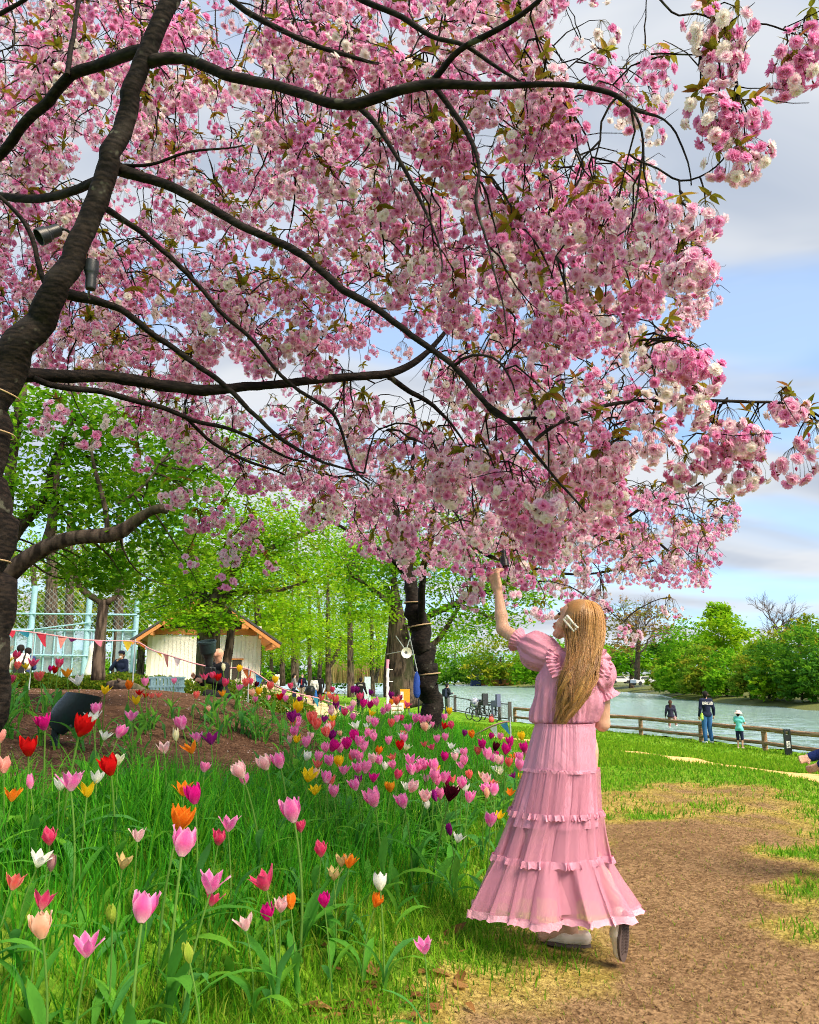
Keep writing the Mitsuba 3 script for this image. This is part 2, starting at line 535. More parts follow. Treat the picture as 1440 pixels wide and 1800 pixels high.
SOIL = [(-9, 0.6), (-3.2, 3.6), (-2.0, 4.5), (-1.25, 5.2), (-0.8, 6.6), (-0.8, 9.5), (-1.2, 11.5), (-1.6, 13.6), (-2.4, 15.2), (-5, 16.6), (-11, 17.5), (-14, 10)]
put('soil_bed', drape(SOIL, 0.006, 0.14), 'soil_stuff', smooth=True, kind='structure', label='bare brown soil of the raised flower bed')
SAND = [(-3.2, 15.6), (-1.0, 15.6), (-0.2, 18.5), (-0.6, 26), (-1.6, 33), (-2.6, 40), (-6, 56), (-11.5, 78), (-19, 104), (-26, 102), (-17, 76), (-11.5, 58), (-8.8, 44), (-7.0, 33), (-5.2, 24), (-4.4, 18.5)]
put('sand_path', drape(SAND, 0.008, 0.6), 'sand_stuff', smooth=True, kind='structure', label='pale sandy promenade')
trail = np.array([[on_land(x, y)[0], on_land(x, y)[1]] for x, y in ((1045, 1317), (1120, 1324), (1210, 1337), (1300, 1350), (1380, 1361), (1450, 1370))])
trail = np.vstack([trail[0] + (trail[0] - trail[1]) * 2.5, trail, trail[-1] + (trail[-1] - trail[-2])])
tl = spline(trail, 60)
rs = np.random.default_rng(3)
from shapely.ops import unary_union
TRP = unary_union([Point(q).buffer(0.28 + 0.16 * math.sin(k * 0.9) * math.sin(k * 0.37 + 1)) for k, q in enumerate(spline(trail, 160))]).buffer(0.12).simplify(0.03)
put('lawn_trail', drape(np.array(TRP.exterior.coords), 0.012, 0.16), 'trail_stuff', smooth=True, kind='structure', label='narrow orange trodden trail across the lawn')

# ------------------------------------------------------------------ the pond
WATER = -1.72


def wave_h(p, n, uv):
    return mikit.fbm(p.x * 0.55, p.y * 0.36, 0.0, 4)


scene['water_stuff'] = {'type': 'twosided', 'bsdf': {'type': 'bumpmap', 'arbitrary': mikit.proc(wave_h, eps=2e-2), 'scale': 0.34,
                        'bsdf': {'type': 'principled', 'base_color': rgb((0.17, 0.26, 0.25)), 'roughness': 0.10, 'specular': 0.7}}}
wx, wy = np.concatenate([np.linspace(-160, -20, 30), np.linspace(-18, 60, 80), np.linspace(65, 400, 40)]), np.concatenate([np.linspace(-60, 15, 12), np.linspace(17, 130, 100), np.linspace(135, 420, 50)])
gx2, gy2 = np.meshgrid(wx, wy, indexing='ij')
i, j = np.meshgrid(np.arange(len(wx) - 1), np.arange(len(wy) - 1), indexing='ij')
n = len(wy)
put('water', (np.stack([gx2, gy2, 0 * gx2 + WATER], -1).reshape(-1, 3), np.stack([i * n + j, (i + 1) * n + j, (i + 1) * n + j + 1, i * n + j + 1], -1).reshape(-1, 4)),
    'water_stuff', smooth=True, kind='structure', label='rippled green pond')

# the far bank: a low strip of land with a shoreline that comes nearer to the right
FAR = [tuple(P(px, py, 1)[:2] * 0 + (EYE + ray(px, py) * ((WATER - EYE[2]) / ray(px, py)[2]))[:2]) for px, py in ((1460, 1252), (1400, 1249), (1340, 1243), (1290, 1241), (1230, 1234), (1175, 1229), (1148, 1222), (1090, 1217), (1000, 1212), (930, 1209), (880, 1206.5), (780, 1203))]
FAR = np.array(FAR)


def bank_sheet():
    back = np.array([[150, 60], [190, 120], [170, 260], [60, 420]], float)
    vs, rows = [], 7
    a = FAR
    out = np.array([[1.0, 0.35]] * len(a)) * 60 + np.array([[0, 1.0]]) * np.linspace(5, 60, len(a))[:, None]
    for k in range(rows):
        t = (k / (rows - 1)) ** 1.8
        q = a + out * t
        z = WATER - 0.35 + 1.15 * min(1, (k + 0.001) / 2.0) + 0.12 * np.sin(np.arange(len(a)) * 1.7 + k)
        vs.append(np.column_stack([q, z]))
    v = np.vstack(vs)
    i, j = np.meshgrid(np.arange(rows - 1), np.arange(len(a) - 1), indexing='ij')
    m = len(a)
    return v, np.stack([i * m + j, i * m + j + 1, (i + 1) * m + j + 1, (i + 1) * m + j], -1).reshape(-1, 4)


plain('bank_stuff', (0.09, 0.105, 0.03), rough=0.95, spec=0.1)
put('far_bank', bank_sheet(), 'bank_stuff', smooth=True, kind='structure', label='low grassy far bank of the pond')
# ------------------------------------------------------------------ flowers of the double cherry
def petal_patch(L, W, a, tilt, lift, cup, r0, c0, c1, fine):
    """one petal, base at radius r0 towards azimuth a, tilt = angle above the flower's plane"""
    if fine:
        st = [(0.0, 0.28), (0.5, 1.0), (0.86, 0.95)]
        rows = []
        for s, w in st:
            for k in (-1, 0, 1):
                rows.append((s * L, k * w * W / 2, -abs(k) * 0 + cup * (s * s) * L + (0.12 * W if k else 0), s))
        rows.append((L * 1.0, -W * 0.24, cup * L, 1.0))
        rows.append((L * 1.0, W * 0.24, cup * L, 1.0))
        f = [(0, 3, 4), (0, 4, 1), (1, 4, 5), (1, 5, 2), (3, 6, 7), (3, 7, 4), (4, 7, 8), (4, 8, 5), (6, 9, 7), (7, 10, 8)]
    else:
        rows = [(0, 0, 0, 0), (L * 0.6, -W / 2, cup * L * 0.4, 0.7), (L * 0.6, W / 2, cup * L * 0.4, 0.7), (L, 0, cup * L, 1)]
        f = [(0, 1, 2), (1, 3, 2)]
    r = np.array(rows)
    x = r0 + r[:, 0] * math.cos(tilt) - r[:, 2] * math.sin(tilt)
    z = lift + r[:, 0] * math.sin(tilt) + r[:, 2] * math.cos(tilt)
    y = r[:, 1]
    v = np.stack([x * math.cos(a) - y * math.sin(a), x * math.sin(a) + y * math.cos(a), z], 1)
    t = r[:, 3] ** 1.3
    return v, f, np.column_stack([0 * t + c0, c1 + (1 - c1) * t, 0 * t])


PINKS = [((0.75, 0.14, 0.45), (0.93, 0.54, 0.81)), ((0.75, 0.16, 0.47), (0.94, 0.62, 0.84)), ((0.72, 0.10, 0.41), (0.91, 0.45, 0.75)), ((0.84, 0.35, 0.60), (0.95, 0.73, 0.88)),
         ((0.88, 0.78, 0.74), (0.94, 0.92, 0.91)), ((0.78, 0.22, 0.49), (0.94, 0.67, 0.85)), ((0.88, 0.54, 0.70), (0.95, 0.86, 0.92))]
PALETTE += [(a, b, b) for a, b in PINKS] + [((0.22, 0.05, 0.03),) * 3, ((0.16, 0.13, 0.03),) * 3, ((0.66, 0.12, 0.30),) * 3]
CALYX, STALK, BUD = len(PINKS), len(PINKS) + 1, len(PINKS) + 2


def blossom(rng, pal, fine):
    m = MB()
    rings = [(9, 0.0235, 0.0165, 0.10, 0.000, -0.10, 0.35), (8, 0.0195, 0.0150, 0.60, 0.002, 0.0, 0.2), (6, 0.0140, 0.012, 1.05, 0.003, 0.12, 0.0)] if fine else \
        [(6, 0.0235, 0.024, 0.12, 0.0, -0.05, 0.35), (5, 0.018, 0.019, 0.75, 0.002, 0.0, 0.05)]
    for n, L, W, tilt, lift, cup, dk in rings:
        o = rng.uniform(0, 6.28)
        for k in range(n):
            a = o + (k + rng.uniform(-0.25, 0.25)) * 2 * math.pi / n
            v, f, c = petal_patch(L * rng.uniform(0.85, 1.1), W * rng.uniform(0.9, 1.15), a, tilt + rng.uniform(-0.22, 0.22), lift, cup + rng.uniform(-0.15, 0.15), 0.0025, pal, dk, fine)
            m.add(v, f, c)
    v, f = lathe([(0.0, -0.012), (0.0028, -0.010), (0.0032, -0.002), (0.004, 0.001)], 4)
    m.add(v, f, (CALYX, 0, 0))
    return m.get()[0], m.get()[1], m.col()


def cluster(seed, fine, n):
    """a ball of blossoms hanging from the origin on thin stalks, centre 9 cm below"""
    rng = np.random.default_rng(seed)
    m = MB()
    flat = rng.uniform(0.75, 1.05)
    R = 0.036 + 0.0042 * n ** 0.75
    hue = rng.integers(0, len(PINKS))
    dirs = []
    while len(dirs) < n:
        d = rng.normal(size=3)
        d /= np.linalg.norm(d)
        if d[2] > 0.62:
            continue
        if all(np.dot(d, e) < 1 - 0.55 / max(n / 8, 1) for e in dirs) or rng.random() < 0.03:
            dirs.append(d)
    for d in dirs:
        c = np.array([d[0] * R * 1.08, d[1] * R * 1.08, -0.088 + d[2] * R * flat])
        z = d + rng.normal(size=3) * 0.22
        bv, bf, bc = blossom(rng, hue if rng.random() < 0.6 else rng.integers(0, len(PINKS)), fine)
        R_ = frame(z, rng.uniform(0, 6.28))
        m.add(bv @ R_.T * rng.uniform(0.88, 1.1) + c, bf, bc)
        if True:
            a = c - R_[:, 2] * 0.011
            mid = np.array([a[0] * 0.5, a[1] * 0.5, -0.02])
            v, f = tube(spline([np.zeros(3), mid, a], 4), [0.0011, 0.0009, 0.0009, 0.0012], 3, cap=False) if fine else tube([np.zeros(3), mid, a], 0.0012, 3, cap=False)
            m.add(v, f, (STALK, 0, 0))
    if fine:
        for k in range(rng.integers(0, 3)):
            d = rng.normal(size=3)
            d = d / np.linalg.norm(d) * (R + 0.02)
            v, f = lathe([(0.0, -0.011), (0.0045, -0.004), (0.0055, 0.003), (0.0, 0.010)], 5)
            c = np.array([d[0], d[1], -0.085 + abs(d[2]) * 0.5])
            m.add(moved((v, f), c)[0], f, (BUD, 0, 0))
            m.add(*tube(spline([np.zeros(3), [c[0] * 0.5, c[1] * 0.5, -0.02], c], 4), 0.0009, 3, cap=False), (STALK, 0, 0))
    return m


def leaf_mesh(L, W, bend, fold, c, rng):
    s = np.array([0, 0.25, 0.6, 1.0])
    w = np.array([0.12, 0.9, 0.8, 0.02]) * W / 2
    v, cc = [], []
    for k in range(4):
        x, z = s[k] * L, bend * s[k] ** 2 * L
        for q in (-1, 0, 1):
            v.append((x, q * w[k], z + abs(q) * fold * w[k]))
            cc.append(c)
    f = []
    for k in range(3):
        b = k * 3
        f += [(b, b + 3, b + 4), (b, b + 4, b + 1), (b + 1, b + 4, b + 5), (b + 1, b + 5, b + 2)]
    return np.array(v), np.array(f), np.array(cc)


def leaf_tuft(seed):
    rng = np.random.default_rng(seed)
    m = MB()
    n = rng.integers(4, 8)
    for k in range(n):
        c = np.array([(0.25, 0.215, 0.022), (0.19, 0.21, 0.02), (0.31, 0.21, 0.03), (0.27, 0.26, 0.028), (0.36, 0.155, 0.045)][rng.integers(0, 5)]) * rng.uniform(0.75, 1.2)
        v, f, cc = leaf_mesh(rng.uniform(0.045, 0.085), rng.uniform(0.02, 0.034), rng.uniform(-0.6, 0.1), rng.uniform(0.1, 0.5), c, rng)
        R_ = rotz(rng.uniform(0, 6.28)) @ trimesh.transformations.rotation_matrix(rng.uniform(-0.9, 0.8), [0, 1, 0])[:3, :3]
        m.add(v @ R_.T, f, cc)
    return m


FINE = [(f'blossoms_fine_{k}', cluster(100 + k, True, n)) for k, n in enumerate((9, 10, 11, 12, 12, 13, 14, 15))]
PLAIN = [(f'blossoms_plain_{k}', cluster(200 + k, False, n)) for k, n in enumerate((9, 11, 12, 13, 14, 15))]
TUFTS = [(f'tuft_{k}', leaf_tuft(300 + k)) for k in range(6)]
for nm, m in FINE + PLAIN:
    scene[nm] = {'type': 'shapegroup', 'a': pply(m.get(), False, m.col())}
for nm, m in TUFTS:
    scene[nm] = {'type': 'shapegroup', 'a': cply(m.get(), 'leaf_stuff', False, m.col())}

# ------------------------------------------------------------------ how far the canopy hangs from the camera
DEPTHS = np.array([[1200, 80, 2.45], [1250, 500, 2.75], [1420, 60, 2.5], [1380, 700, 3.2], [1280, 200, 2.5], [900, 250, 2.85], [620, 150, 3.3], [620, 350, 3.5], [300, 40, 3.7], [60, 250, 3.9], [60, 560, 4.4], [250, 700, 4.9],
                   [450, 560, 4.2], [700, 800, 4.2], [560, 880, 4.8], [400, 930, 5.6], [940, 950, 3.7], [1000, 780, 2.9], [1050, 600, 2.75], [1100, 950, 3.9], [1210, 880, 4.7], [1180, 1000, 4.9], [1050, 1060, 4.6], [800, 600, 3.5], [850, 990, 4.25], [-80, 300, 4.2], [700, -100, 3.1], [1300, -100, 2.4]])
DEPTH = RBFInterpolator(DEPTHS[:, :2] / 500, DEPTHS[:, 2], smoothing=0.02)


def limb(rows, d0, d1, tree, label=None, n=None, sides=9, rng=np.random.default_rng(5)):
    """one limb through (pixel x, pixel y, width in pixels) rows, its distance running from d0 to d1"""
    rows = np.array(rows, float)
    s = np.concatenate([[0], np.cumsum(np.hypot(*np.diff(rows[:, :2], axis=0).T))])
    d = d0 + (d1 - d0) * s / s[-1]
    p = P(rows[:, 0], rows[:, 1], d)
    r = rows[:, 2] / 2 / 1440 * d * (1.0 if label == 'trunk' else 0.68)
    n = n or int(max(6, s[-1] / 14))
    q = spline(np.column_stack([p, r]), n)
    wig = (meshkit.fbm(q[:, :3] * 7.0, 3, seed=3)[:, None] - 0.5) * np.array([1, 1, 1.0]) * np.maximum(q[:, 3:4], 0.010) * 1.5
    rr = np.maximum(q[:, 3], 0.0022)
    v, f = tube(q[:, :3] + wig, rr, sides if rr.max() > 0.012 else 6, bump=0.09, seed=7)
    put('branch' if label != 'trunk' else 'trunk', (v, f), 'cherry_bark', smooth=True, parent=tree)
    return np.column_stack([q[:, :3] + wig, rr])


CA = thing('cherry_tree', 'near cherry tree at the left edge with leaning dark trunk and pink double blossoms overhead', 'tree')
LA = []
TRUNK = [(-120, 1420, 112), (-40, 1200, 94), (-29, 1000, 88), (-27, 850, 86), (-24, 760, 82), (-3, 668, 74), (41, 600, 60), (70, 560, 54), (98, 520, 50), (120, 482, 46), (143, 415, 43), (172, 335, 42), (205, 240, 39), (236, 150, 37), (268, 80, 36), (312, -20, 34), (362, -130, 30)]
LA.append(limb(TRUNK, 3.75, 3.15, CA, 'trunk', n=90, sides=18))
for rows, d0, d1 in (
    ([(268, 108, 40), (300, 102, 34), (345, 108, 32), (400, 132, 31), (480, 150, 30), (560, 175, 30), (620, 184, 32), (660, 172, 32), (705, 158, 30), (760, 148, 30), (830, 150, 24), (900, 150, 20), (965, 148, 17), (1050, 157, 16), (1090, 172, 15), (1115, 192, 12), (1160, 206, 7), (1190, 240, 6), (1208, 280, 5), (1216, 325, 4)], 3.25, 2.5),
    ([(752, 150, 20), (775, 125, 19), (800, 95, 18), (832, 74, 18), (875, 52, 17), (920, 24, 15), (970, -20, 13), (1030, -80, 10)], 2.95, 2.5),
    ([(625, 182, 18), (655, 212, 16), (682, 250, 13), (712, 298, 12), (730, 335, 11), (752, 380, 8), (772, 430, 6), (776, 480, 4)], 3.15, 3.0),
    ([(768, 155, 18), (790, 185, 16), (812, 218, 15), (830, 250, 14), (842, 300, 10), (836, 345, 10), (846, 395, 8), (862, 450, 6), (880, 520, 5), (892, 590, 4)], 2.95, 2.7),
    ([(520, -90, 20), (600, -20, 19), (650, 5, 18), (700, 26, 17), (738, 50, 16), (765, 66, 14), (815, 78, 13), (850, 100, 12), (880, 122, 10), (925, 150, 6)], 3.0, 2.8),
    ([(205, 292, 40), (235, 305, 34), (268, 315, 28), (310, 330, 28), (350, 352, 26), (395, 380, 24), (440, 404, 22), (492, 428, 22), (540, 452, 22), (585, 495, 21), (640, 530, 20), (690, 562, 18), (742, 603, 17), (795, 640, 16), (825, 672, 16), (856, 712, 15), (898, 745, 14), (935, 790, 10), (985, 850, 7), (1030, 900, 5)], 3.4, 3.05),
    ([(800, 642, 9), (832, 624, 8), (870, 630, 7), (892, 652, 6), (905, 690, 4)], 3.1, 2.95),
    ([(850, 707, 11), (900, 738, 10), (945, 735, 9), (1000, 742, 7), (1060, 770, 5)], 3.15, 3.0),
    ([(188, 368, 20), (215, 386, 17), (245, 405, 16), (290, 444, 15), (340, 492, 13), (392, 552, 12), (440, 594, 11), (482, 645, 10), (530, 690, 10), (580, 722, 9), (610, 790, 7), (650, 850, 5)], 3.5, 3.9),
    ([(106, 512, 30), (140, 522, 30), (170, 530, 24), (195, 538, 20), (235, 562, 18), (282, 598, 16), (335, 634, 15), (400, 682, 14), (450, 730, 12), (500, 774, 11), (560, 808, 8), (640, 832, 5)], 3.65, 4.1),
    ([(5, 668, 50), (50, 658, 40), (100, 660, 37), (180, 662, 34), (250, 672, 33), (330, 682, 32), (390, 684, 28), (440, 680, 24), (520, 672, 23), (620, 662, 23), (690, 655, 22), (724, 640, 19), (765, 605, 14), (800, 560, 9)], 3.8, 5.0),
    ([(684, 660, 16), (716, 684, 15), (745, 702, 13), (790, 742, 8), (830, 800, 5)], 4.9, 5.0),
    ([(60, 664, 18), (110, 680, 17), (170, 688, 16), (240, 706, 15), (290, 718, 13), (345, 740, 12), (400, 752, 10), (470, 786, 8), (540, 812, 5)], 3.85, 4.6),
    ([(330, 735, 10), (365, 770, 9), (400, 795, 9), (440, 812, 8), (500, 835, 5)], 4.3, 4.8),
    ([(258, 88, 40), (215, 98, 36), (160, 118, 33), (125, 132, 32), (95, 165, 31), (70, 190, 30), (40, 222, 29), (5, 262, 28), (-60, 330, 26)], 3.3, 4.0),
    ([(118, 132, 16), (122, 95, 15), (130, 50, 13), (142, -10, 11), (150, -60, 9)], 3.5, 3.7),
    ([(170, 318, 28), (120, 338, 25), (60, 350, 24), (15, 346, 23), (-60, 350, 22)], 3.5, 4.3),
    ([(92, 520, 17), (72, 480, 15), (64, 450, 14), (52, 408, 13), (30, 372, 12), (0, 345, 11), (-40, 310, 10)], 3.6, 3.5),
    ([(210, 291, 14), (240, 291, 10), (270, 288, 9), (320, 270, 8), (380, 262, 6), (430, 255, 4)], 3.4, 3.3),
    ([(380, -40, 20), (415, 6, 18), (452, 30, 18), (500, 55, 16), (560, 82, 14), (620, 100, 12), (668, 112, 8), (720, 100, 5)], 3.4, 3.3),
    ([(-40, 40, 15), (0, 24, 14), (50, -4, 12), (90, -30, 10)], 3.7, 3.6),
    ([(940, 775, 11), (985, 742, 11), (1045, 718, 11), (1145, 703, 10), (1200, 704, 10), (1262, 705, 9), (1330, 707, 8), (1400, 712, 7), (1440, 732, 6), (1475, 765, 4)], 3.0, 3.25),
    ([(1110, 190, 8), (1130, 250, 7), (1128, 290, 7), (1120, 340, 6), (1110, 390, 5), (1085, 415, 4)], 2.6, 2.55),
    ([(1105, 270, 6), (1130, 285, 6), (1160, 298, 6), (1195, 317, 6), (1232, 310, 5), (1268, 284, 5), (1288, 252, 3)], 2.55, 2.45),
    ([(1195, 317, 5), (1197, 350, 4), (1204, 380, 4), (1212, 410, 3)], 2.5, 2.45),
    ([(1130, -20, 8), (1165, 2, 7), (1195, 27, 6), (1215, 24, 6), (1260, 38, 6), (1290, 54, 6), (1330, 42, 5), (1372, 50, 5), (1405, 62, 4)], 2.4, 2.5),
    ([(1298, 48, 5), (1302, 80, 5), (1296, 122, 4), (1300, 160, 3)], 2.45, 2.45),
    ([(1145, 95, 5), (1190, 95, 5), (1240, 95, 4), (1290, 68, 4)], 2.45, 2.45),
):
    LA.append(limb(rows, d0, d1, CA))

CB = thing('cherry_tree', 'second cherry tree in the middle with a dark trunk rising from the tulips', 'tree')
BASEB = P(757, 1275, 12.0)
LB = []
dB = 11.9
LB.append(limb([(764, 1330, 50), (760, 1275, 40), (757, 1240, 37), (751, 1185, 36), (744, 1140, 36), (735, 1100, 36), (729, 1070, 32), (724, 1040, 25), (718, 1005, 22), (710, 970, 20), (700, 930, 17), (690, 880, 14), (676, 820, 10)], 12.0, 11.6, CB, 'trunk', n=50, sides=16))
for rows, d0, d1 in (
    ([(742, 1112, 18), (741, 1060, 19), (743, 1020, 18), (748, 985, 18), (768, 966, 18), (800, 962, 18), (840, 966, 17), (900, 950, 16), (960, 943, 13), (1040, 940, 9), (1110, 905, 8), (1140, 886, 9), (1190, 870, 8), (1232, 848, 5)], 11.8, 8.8),
    ([(752, 985, 22), (760, 930, 18), (770, 860, 14), (790, 780, 10)], 11.7, 11.0),
    ([(712, 965, 16), (720, 920, 14), (722, 850, 12), (730, 760, 10), (722, 700, 8)], 11.6, 10.5),
    ([(718, 1020, 16), (690, 985, 13), (650, 955, 10), (600, 925, 8), (540, 900, 5)], 11.7, 10.8),
    ([(840, 965, 13), (880, 985, 10), (940, 1000, 8), (1010, 1010, 6), (1090, 1000, 6), (1150, 985, 5)], 10.8, 9.4),
    ([(900, 950, 12), (960, 900, 10), (1020, 870, 8), (1080, 840, 6)], 10.3, 9.0),
    ([(1040, 940, 8), (1090, 945, 8), (1150, 950, 7), (1190, 980, 6), (1230, 990, 4)], 9.8, 9.0),
):
    LB.append(limb(rows, d0, d1, CB))

# ------------------------------------------------------------------ where the clusters hang
MASS = Polygon([(-70, -90), (1150, -90), (1165, 20), (1190, 60), (1182, 130), (1170, 225), (1150, 260), (1168, 330), (1170, 400), (1240, 440), (1262, 505), (1215, 535), (1170, 590), (1165, 640), (1160, 745), (1115, 790), (1110, 850), (1060, 900), (1030, 960),
                (960, 985), (925, 985), (895, 968), (850, 965), (800, 975), (735, 1000), (690, 985), (650, 960), (590, 935), (540, 905), (500, 870), (430, 850), (380, 820), (330, 780), (260, 740), (240, 710), (180, 672), (60, 640), (-70, 640)])
MASS_LEFT = Polygon([(-70, -90), (620, -90), (700, 400), (640, 850), (430, 850), (330, 780), (240, 710), (180, 672), (60, 640), (-70, 640)])
MASSB = Polygon([(560, 860), (700, 800), (900, 780), (1060, 830), (1200, 840), (1290, 850), (1290, 910), (1250, 960), (1240, 1010), (1190, 1050), (1150, 1065), (1070, 1065), (1000, 1035), (930, 1010), (890, 985), (830, 985), (800, 980), (740, 985), (690, 975), (600, 940)])
SINGLES = [(1260, 30, 2.4), (1290, 10, 2.4), (1275, 55, 2.42), (1240, 8, 2.4), (1265, 85, 2.42), (1395, 50, 2.5), (1420, 25, 2.5), (1400, 85, 2.5), (1430, 70, 2.5), (1375, 95, 2.5), (1235, 155, 2.45), (1265, 160, 2.45), (1250, 190, 2.45), (1285, 180, 2.45), (1305, 175, 2.45), (1270, 245, 2.45), (1310, 240, 2.45), (1295, 255, 2.45),
           (1205, 350, 2.45), (1240, 352, 2.45), (1200, 425, 2.5), (1225, 430, 2.5), (1215, 445, 2.5), (1215, 600, 2.8), (1230, 620, 2.8), (1205, 610, 2.8), (1190, 595, 2.8), (1375, 685, 3.2), (1385, 690, 3.25), (1280, 715, 3.2), (1260, 740, 3.2), (1310, 735, 3.2), (1325, 745, 3.2), (1215, 690, 3.1), (1225, 680, 3.1),
           (1205, 665, 3.1), (1250, 760, 3.2), (1425, 735, 3.25), (1435, 750, 3.25), (1395, 785, 3.3), (1300, 800, 3.3), (1330, 805, 3.3), (1205, 800, 3.3), (1195, 795, 3.3), (1150, 750, 3.1), (1250, 765, 3.3), (1310, 770, 3.3), (1320, 760, 3.3),
           (245, 790, 4.9), (305, 850, 5.0), (320, 848, 5.0), (75, 725, 4.6), (105, 700, 4.6), (155, 745, 4.7), (240, 730, 4.8), (205, 722, 4.8), (330, 965, 5.6), (400, 950, 5.6), (410, 960, 5.6), (355, 900, 5.4), (345, 895, 5.4), (450, 945, 5.6), (445, 905, 5.4), (395, 880, 5.3), (435, 895, 5.3), (375, 905, 5.4), (365, 840, 5.1), (425, 925, 5.5), (470, 975, 5.8),
           (405, 1000, 5.8), (832, 1032, 4.6), (828, 1012, 4.6), (892, 1022, 5.2), (842, 985, 4.5), (868, 978, 4.5), (1000, 1030, 6.0), (940, 1055, 6.0), (960, 1060, 6.0), (925, 1000, 4.8), (1050, 1075, 6.0), (1090, 1090, 6.0), (1105, 1100, 6.2), (1180, 1050, 6.2)]


def gaps(px, py):
    """openings between the sprays, some larger than others"""
    q = np.stack([px / 120.0, py / 105.0, 0 * px], -1)
    return meshkit.fbm(q + 31.7, 3, seed=8)


def sample_canopy(poly, k, rng, near, spread, thr):
    import shapely
    x0, y0, x1, y1 = poly.bounds
    out = []
    while len(out) < k:
        px, py = rng.uniform(x0, x1, 4000), rng.uniform(y0, y1, 4000)
        ok = shapely.contains_xy(poly, px, py) & (gaps(px, py) > thr + rng.normal(0, 0.04, 4000))
        px, py = px[ok], py[ok]
        d = near(px, py) + spread(rng, len(px))
        for a, b, c in zip(px, py, d):
            out.append((a, b, c))
    return np.array(out[:k])


rngC = np.random.default_rng(42)
nearA = lambda a, b: DEPTH(np.column_stack([a, b]) / 500)
lay1 = sample_canopy(MASS, 560, rngC, nearA, lambda r, n: r.uniform(0.0, 0.55, n), 0.41)
lay2 = sample_canopy(MASS, 560, rngC, nearA, lambda r, n: r.uniform(0.7, 1.9, n), 0.36)
lay3 = np.vstack([sample_canopy(MASS, 520, rngC, nearA, lambda r, n: r.uniform(2.2, 4.5, n), 0.34), sample_canopy(MASS_LEFT, 620, rngC, nearA, lambda r, n: r.uniform(0.8, 4.0, n), 0.30)])
layB = sample_canopy(MASSB, 520, rngC, lambda a, b: np.interp(a, [560, 900, 1290], [10.2, 8.0, 7.6]) + 0 * b, lambda r, n: r.uniform(-1.6, 2.2, n), 0.40)
single = np.array(SINGLES, float)

# limbs stay in view: a cluster that would hang before one moves behind it
limb_pts = np.vstack([np.vstack(LA)])
lx, ly, lf = pix(limb_pts[:, :3])
lw = limb_pts[:, 3] / lf * 1440
big = lw > 5.0
tree_px = cKDTree(np.column_stack([lx, ly])[big])
lf_, lw_ = limb_pts[big, 1], lw[big]


def behind(c, share):
    d, k = tree_px.query(c[:, :2])
    near = (d < lw_[k] * 0.8 + 16) & (c[:, 2] < lf_[k] + 0.12) & (rngC.random(len(c)) < share)
    c[near, 2] = lf_[k][near] + rngC.uniform(0.12, 0.4, near.sum())
    return c


lay1 = behind(lay1, 0.74)
ca = np.vstack([single, lay1, lay2, lay3])
PA = P(ca[:, 0], ca[:, 1], ca[:, 2])
PB = P(layB[:, 0], layB[:, 1], layB[:, 2])


def grow(limbs, targets, rng, up=0.07):
    """a drooping twig from the nearest wood to the top of each cluster; returns the twigs as one mesh"""
    keep = [q[q[:, 3] < 0.035] if len(q[q[:, 3] < 0.035]) > 3 else q[len(q) // 2:] for q in limbs]
    nodes = np.vstack([q[:, :3] for q in keep])
    order = np.argsort(cKDTree(nodes).query(targets)[0])
    m = MB()
    pts = [nodes]
    for block in np.array_split(order, max(1, len(order) // 24)):
        allp = np.vstack(pts)
        t = targets[block]
        kd = cKDTree(allp * [1, 1, 0.8])
        d, k = kd.query((t + [0, 0, 0.16]) * [1, 1, 0.8], k=3)
        new = []
        for a, b, kk in zip(t, d, k):
            s = allp[kk[rng.integers(0, 2)]]
            v = a - s
            L = np.linalg.norm(v)
            if L < 0.02:
                continue
            side = rng.normal(size=3) * 0.12 * L
            p1 = s + v * 0.35 + side + [0, 0, 0.16 * L + 0.02]
            p2 = s + v * 0.78 + side * 0.6 + [0, 0, 0.13 * L]
            n = int(np.clip(L / 0.05, 4, 14))
            u = np.linspace(0, 1, n)[:, None]
            c = (1 - u) ** 3 * s + 3 * (1 - u) ** 2 * u * p1 + 3 * (1 - u) * u * u * p2 + u ** 3 * a
            c[1:-1] += rng.normal(size=(n - 2, 3)) * 0.006
            r = np.linspace(min(0.0065, 0.0036 + 0.005 * L), 0.0023, n)
            vv, ff = tube(c, r, 4, cap=False)
            m.add(vv, ff)
            new.append(c[1:])
        if new:
            pts.append(np.vstack(new))
    # bare side twigs
    allp = np.vstack(pts[1:])
    for s in allp[rng.integers(0, len(allp), int(len(targets) * 0.8))]:
        d = rng.normal(size=3)
        d[2] = abs(d[2]) * 0.3 - 0.6
        L = rng.uniform(0.06, 0.32)
        c = s + np.array([0, 0.35, 0.75, 1.0])[:, None] * d / np.linalg.norm(d) * L + rng.normal(size=(4, 3)) * 0.008
        c[0] = s
        m.add(*tube(c, [0.0028, 0.0023, 0.0018, 0.0012], 3, cap=False))
    return m


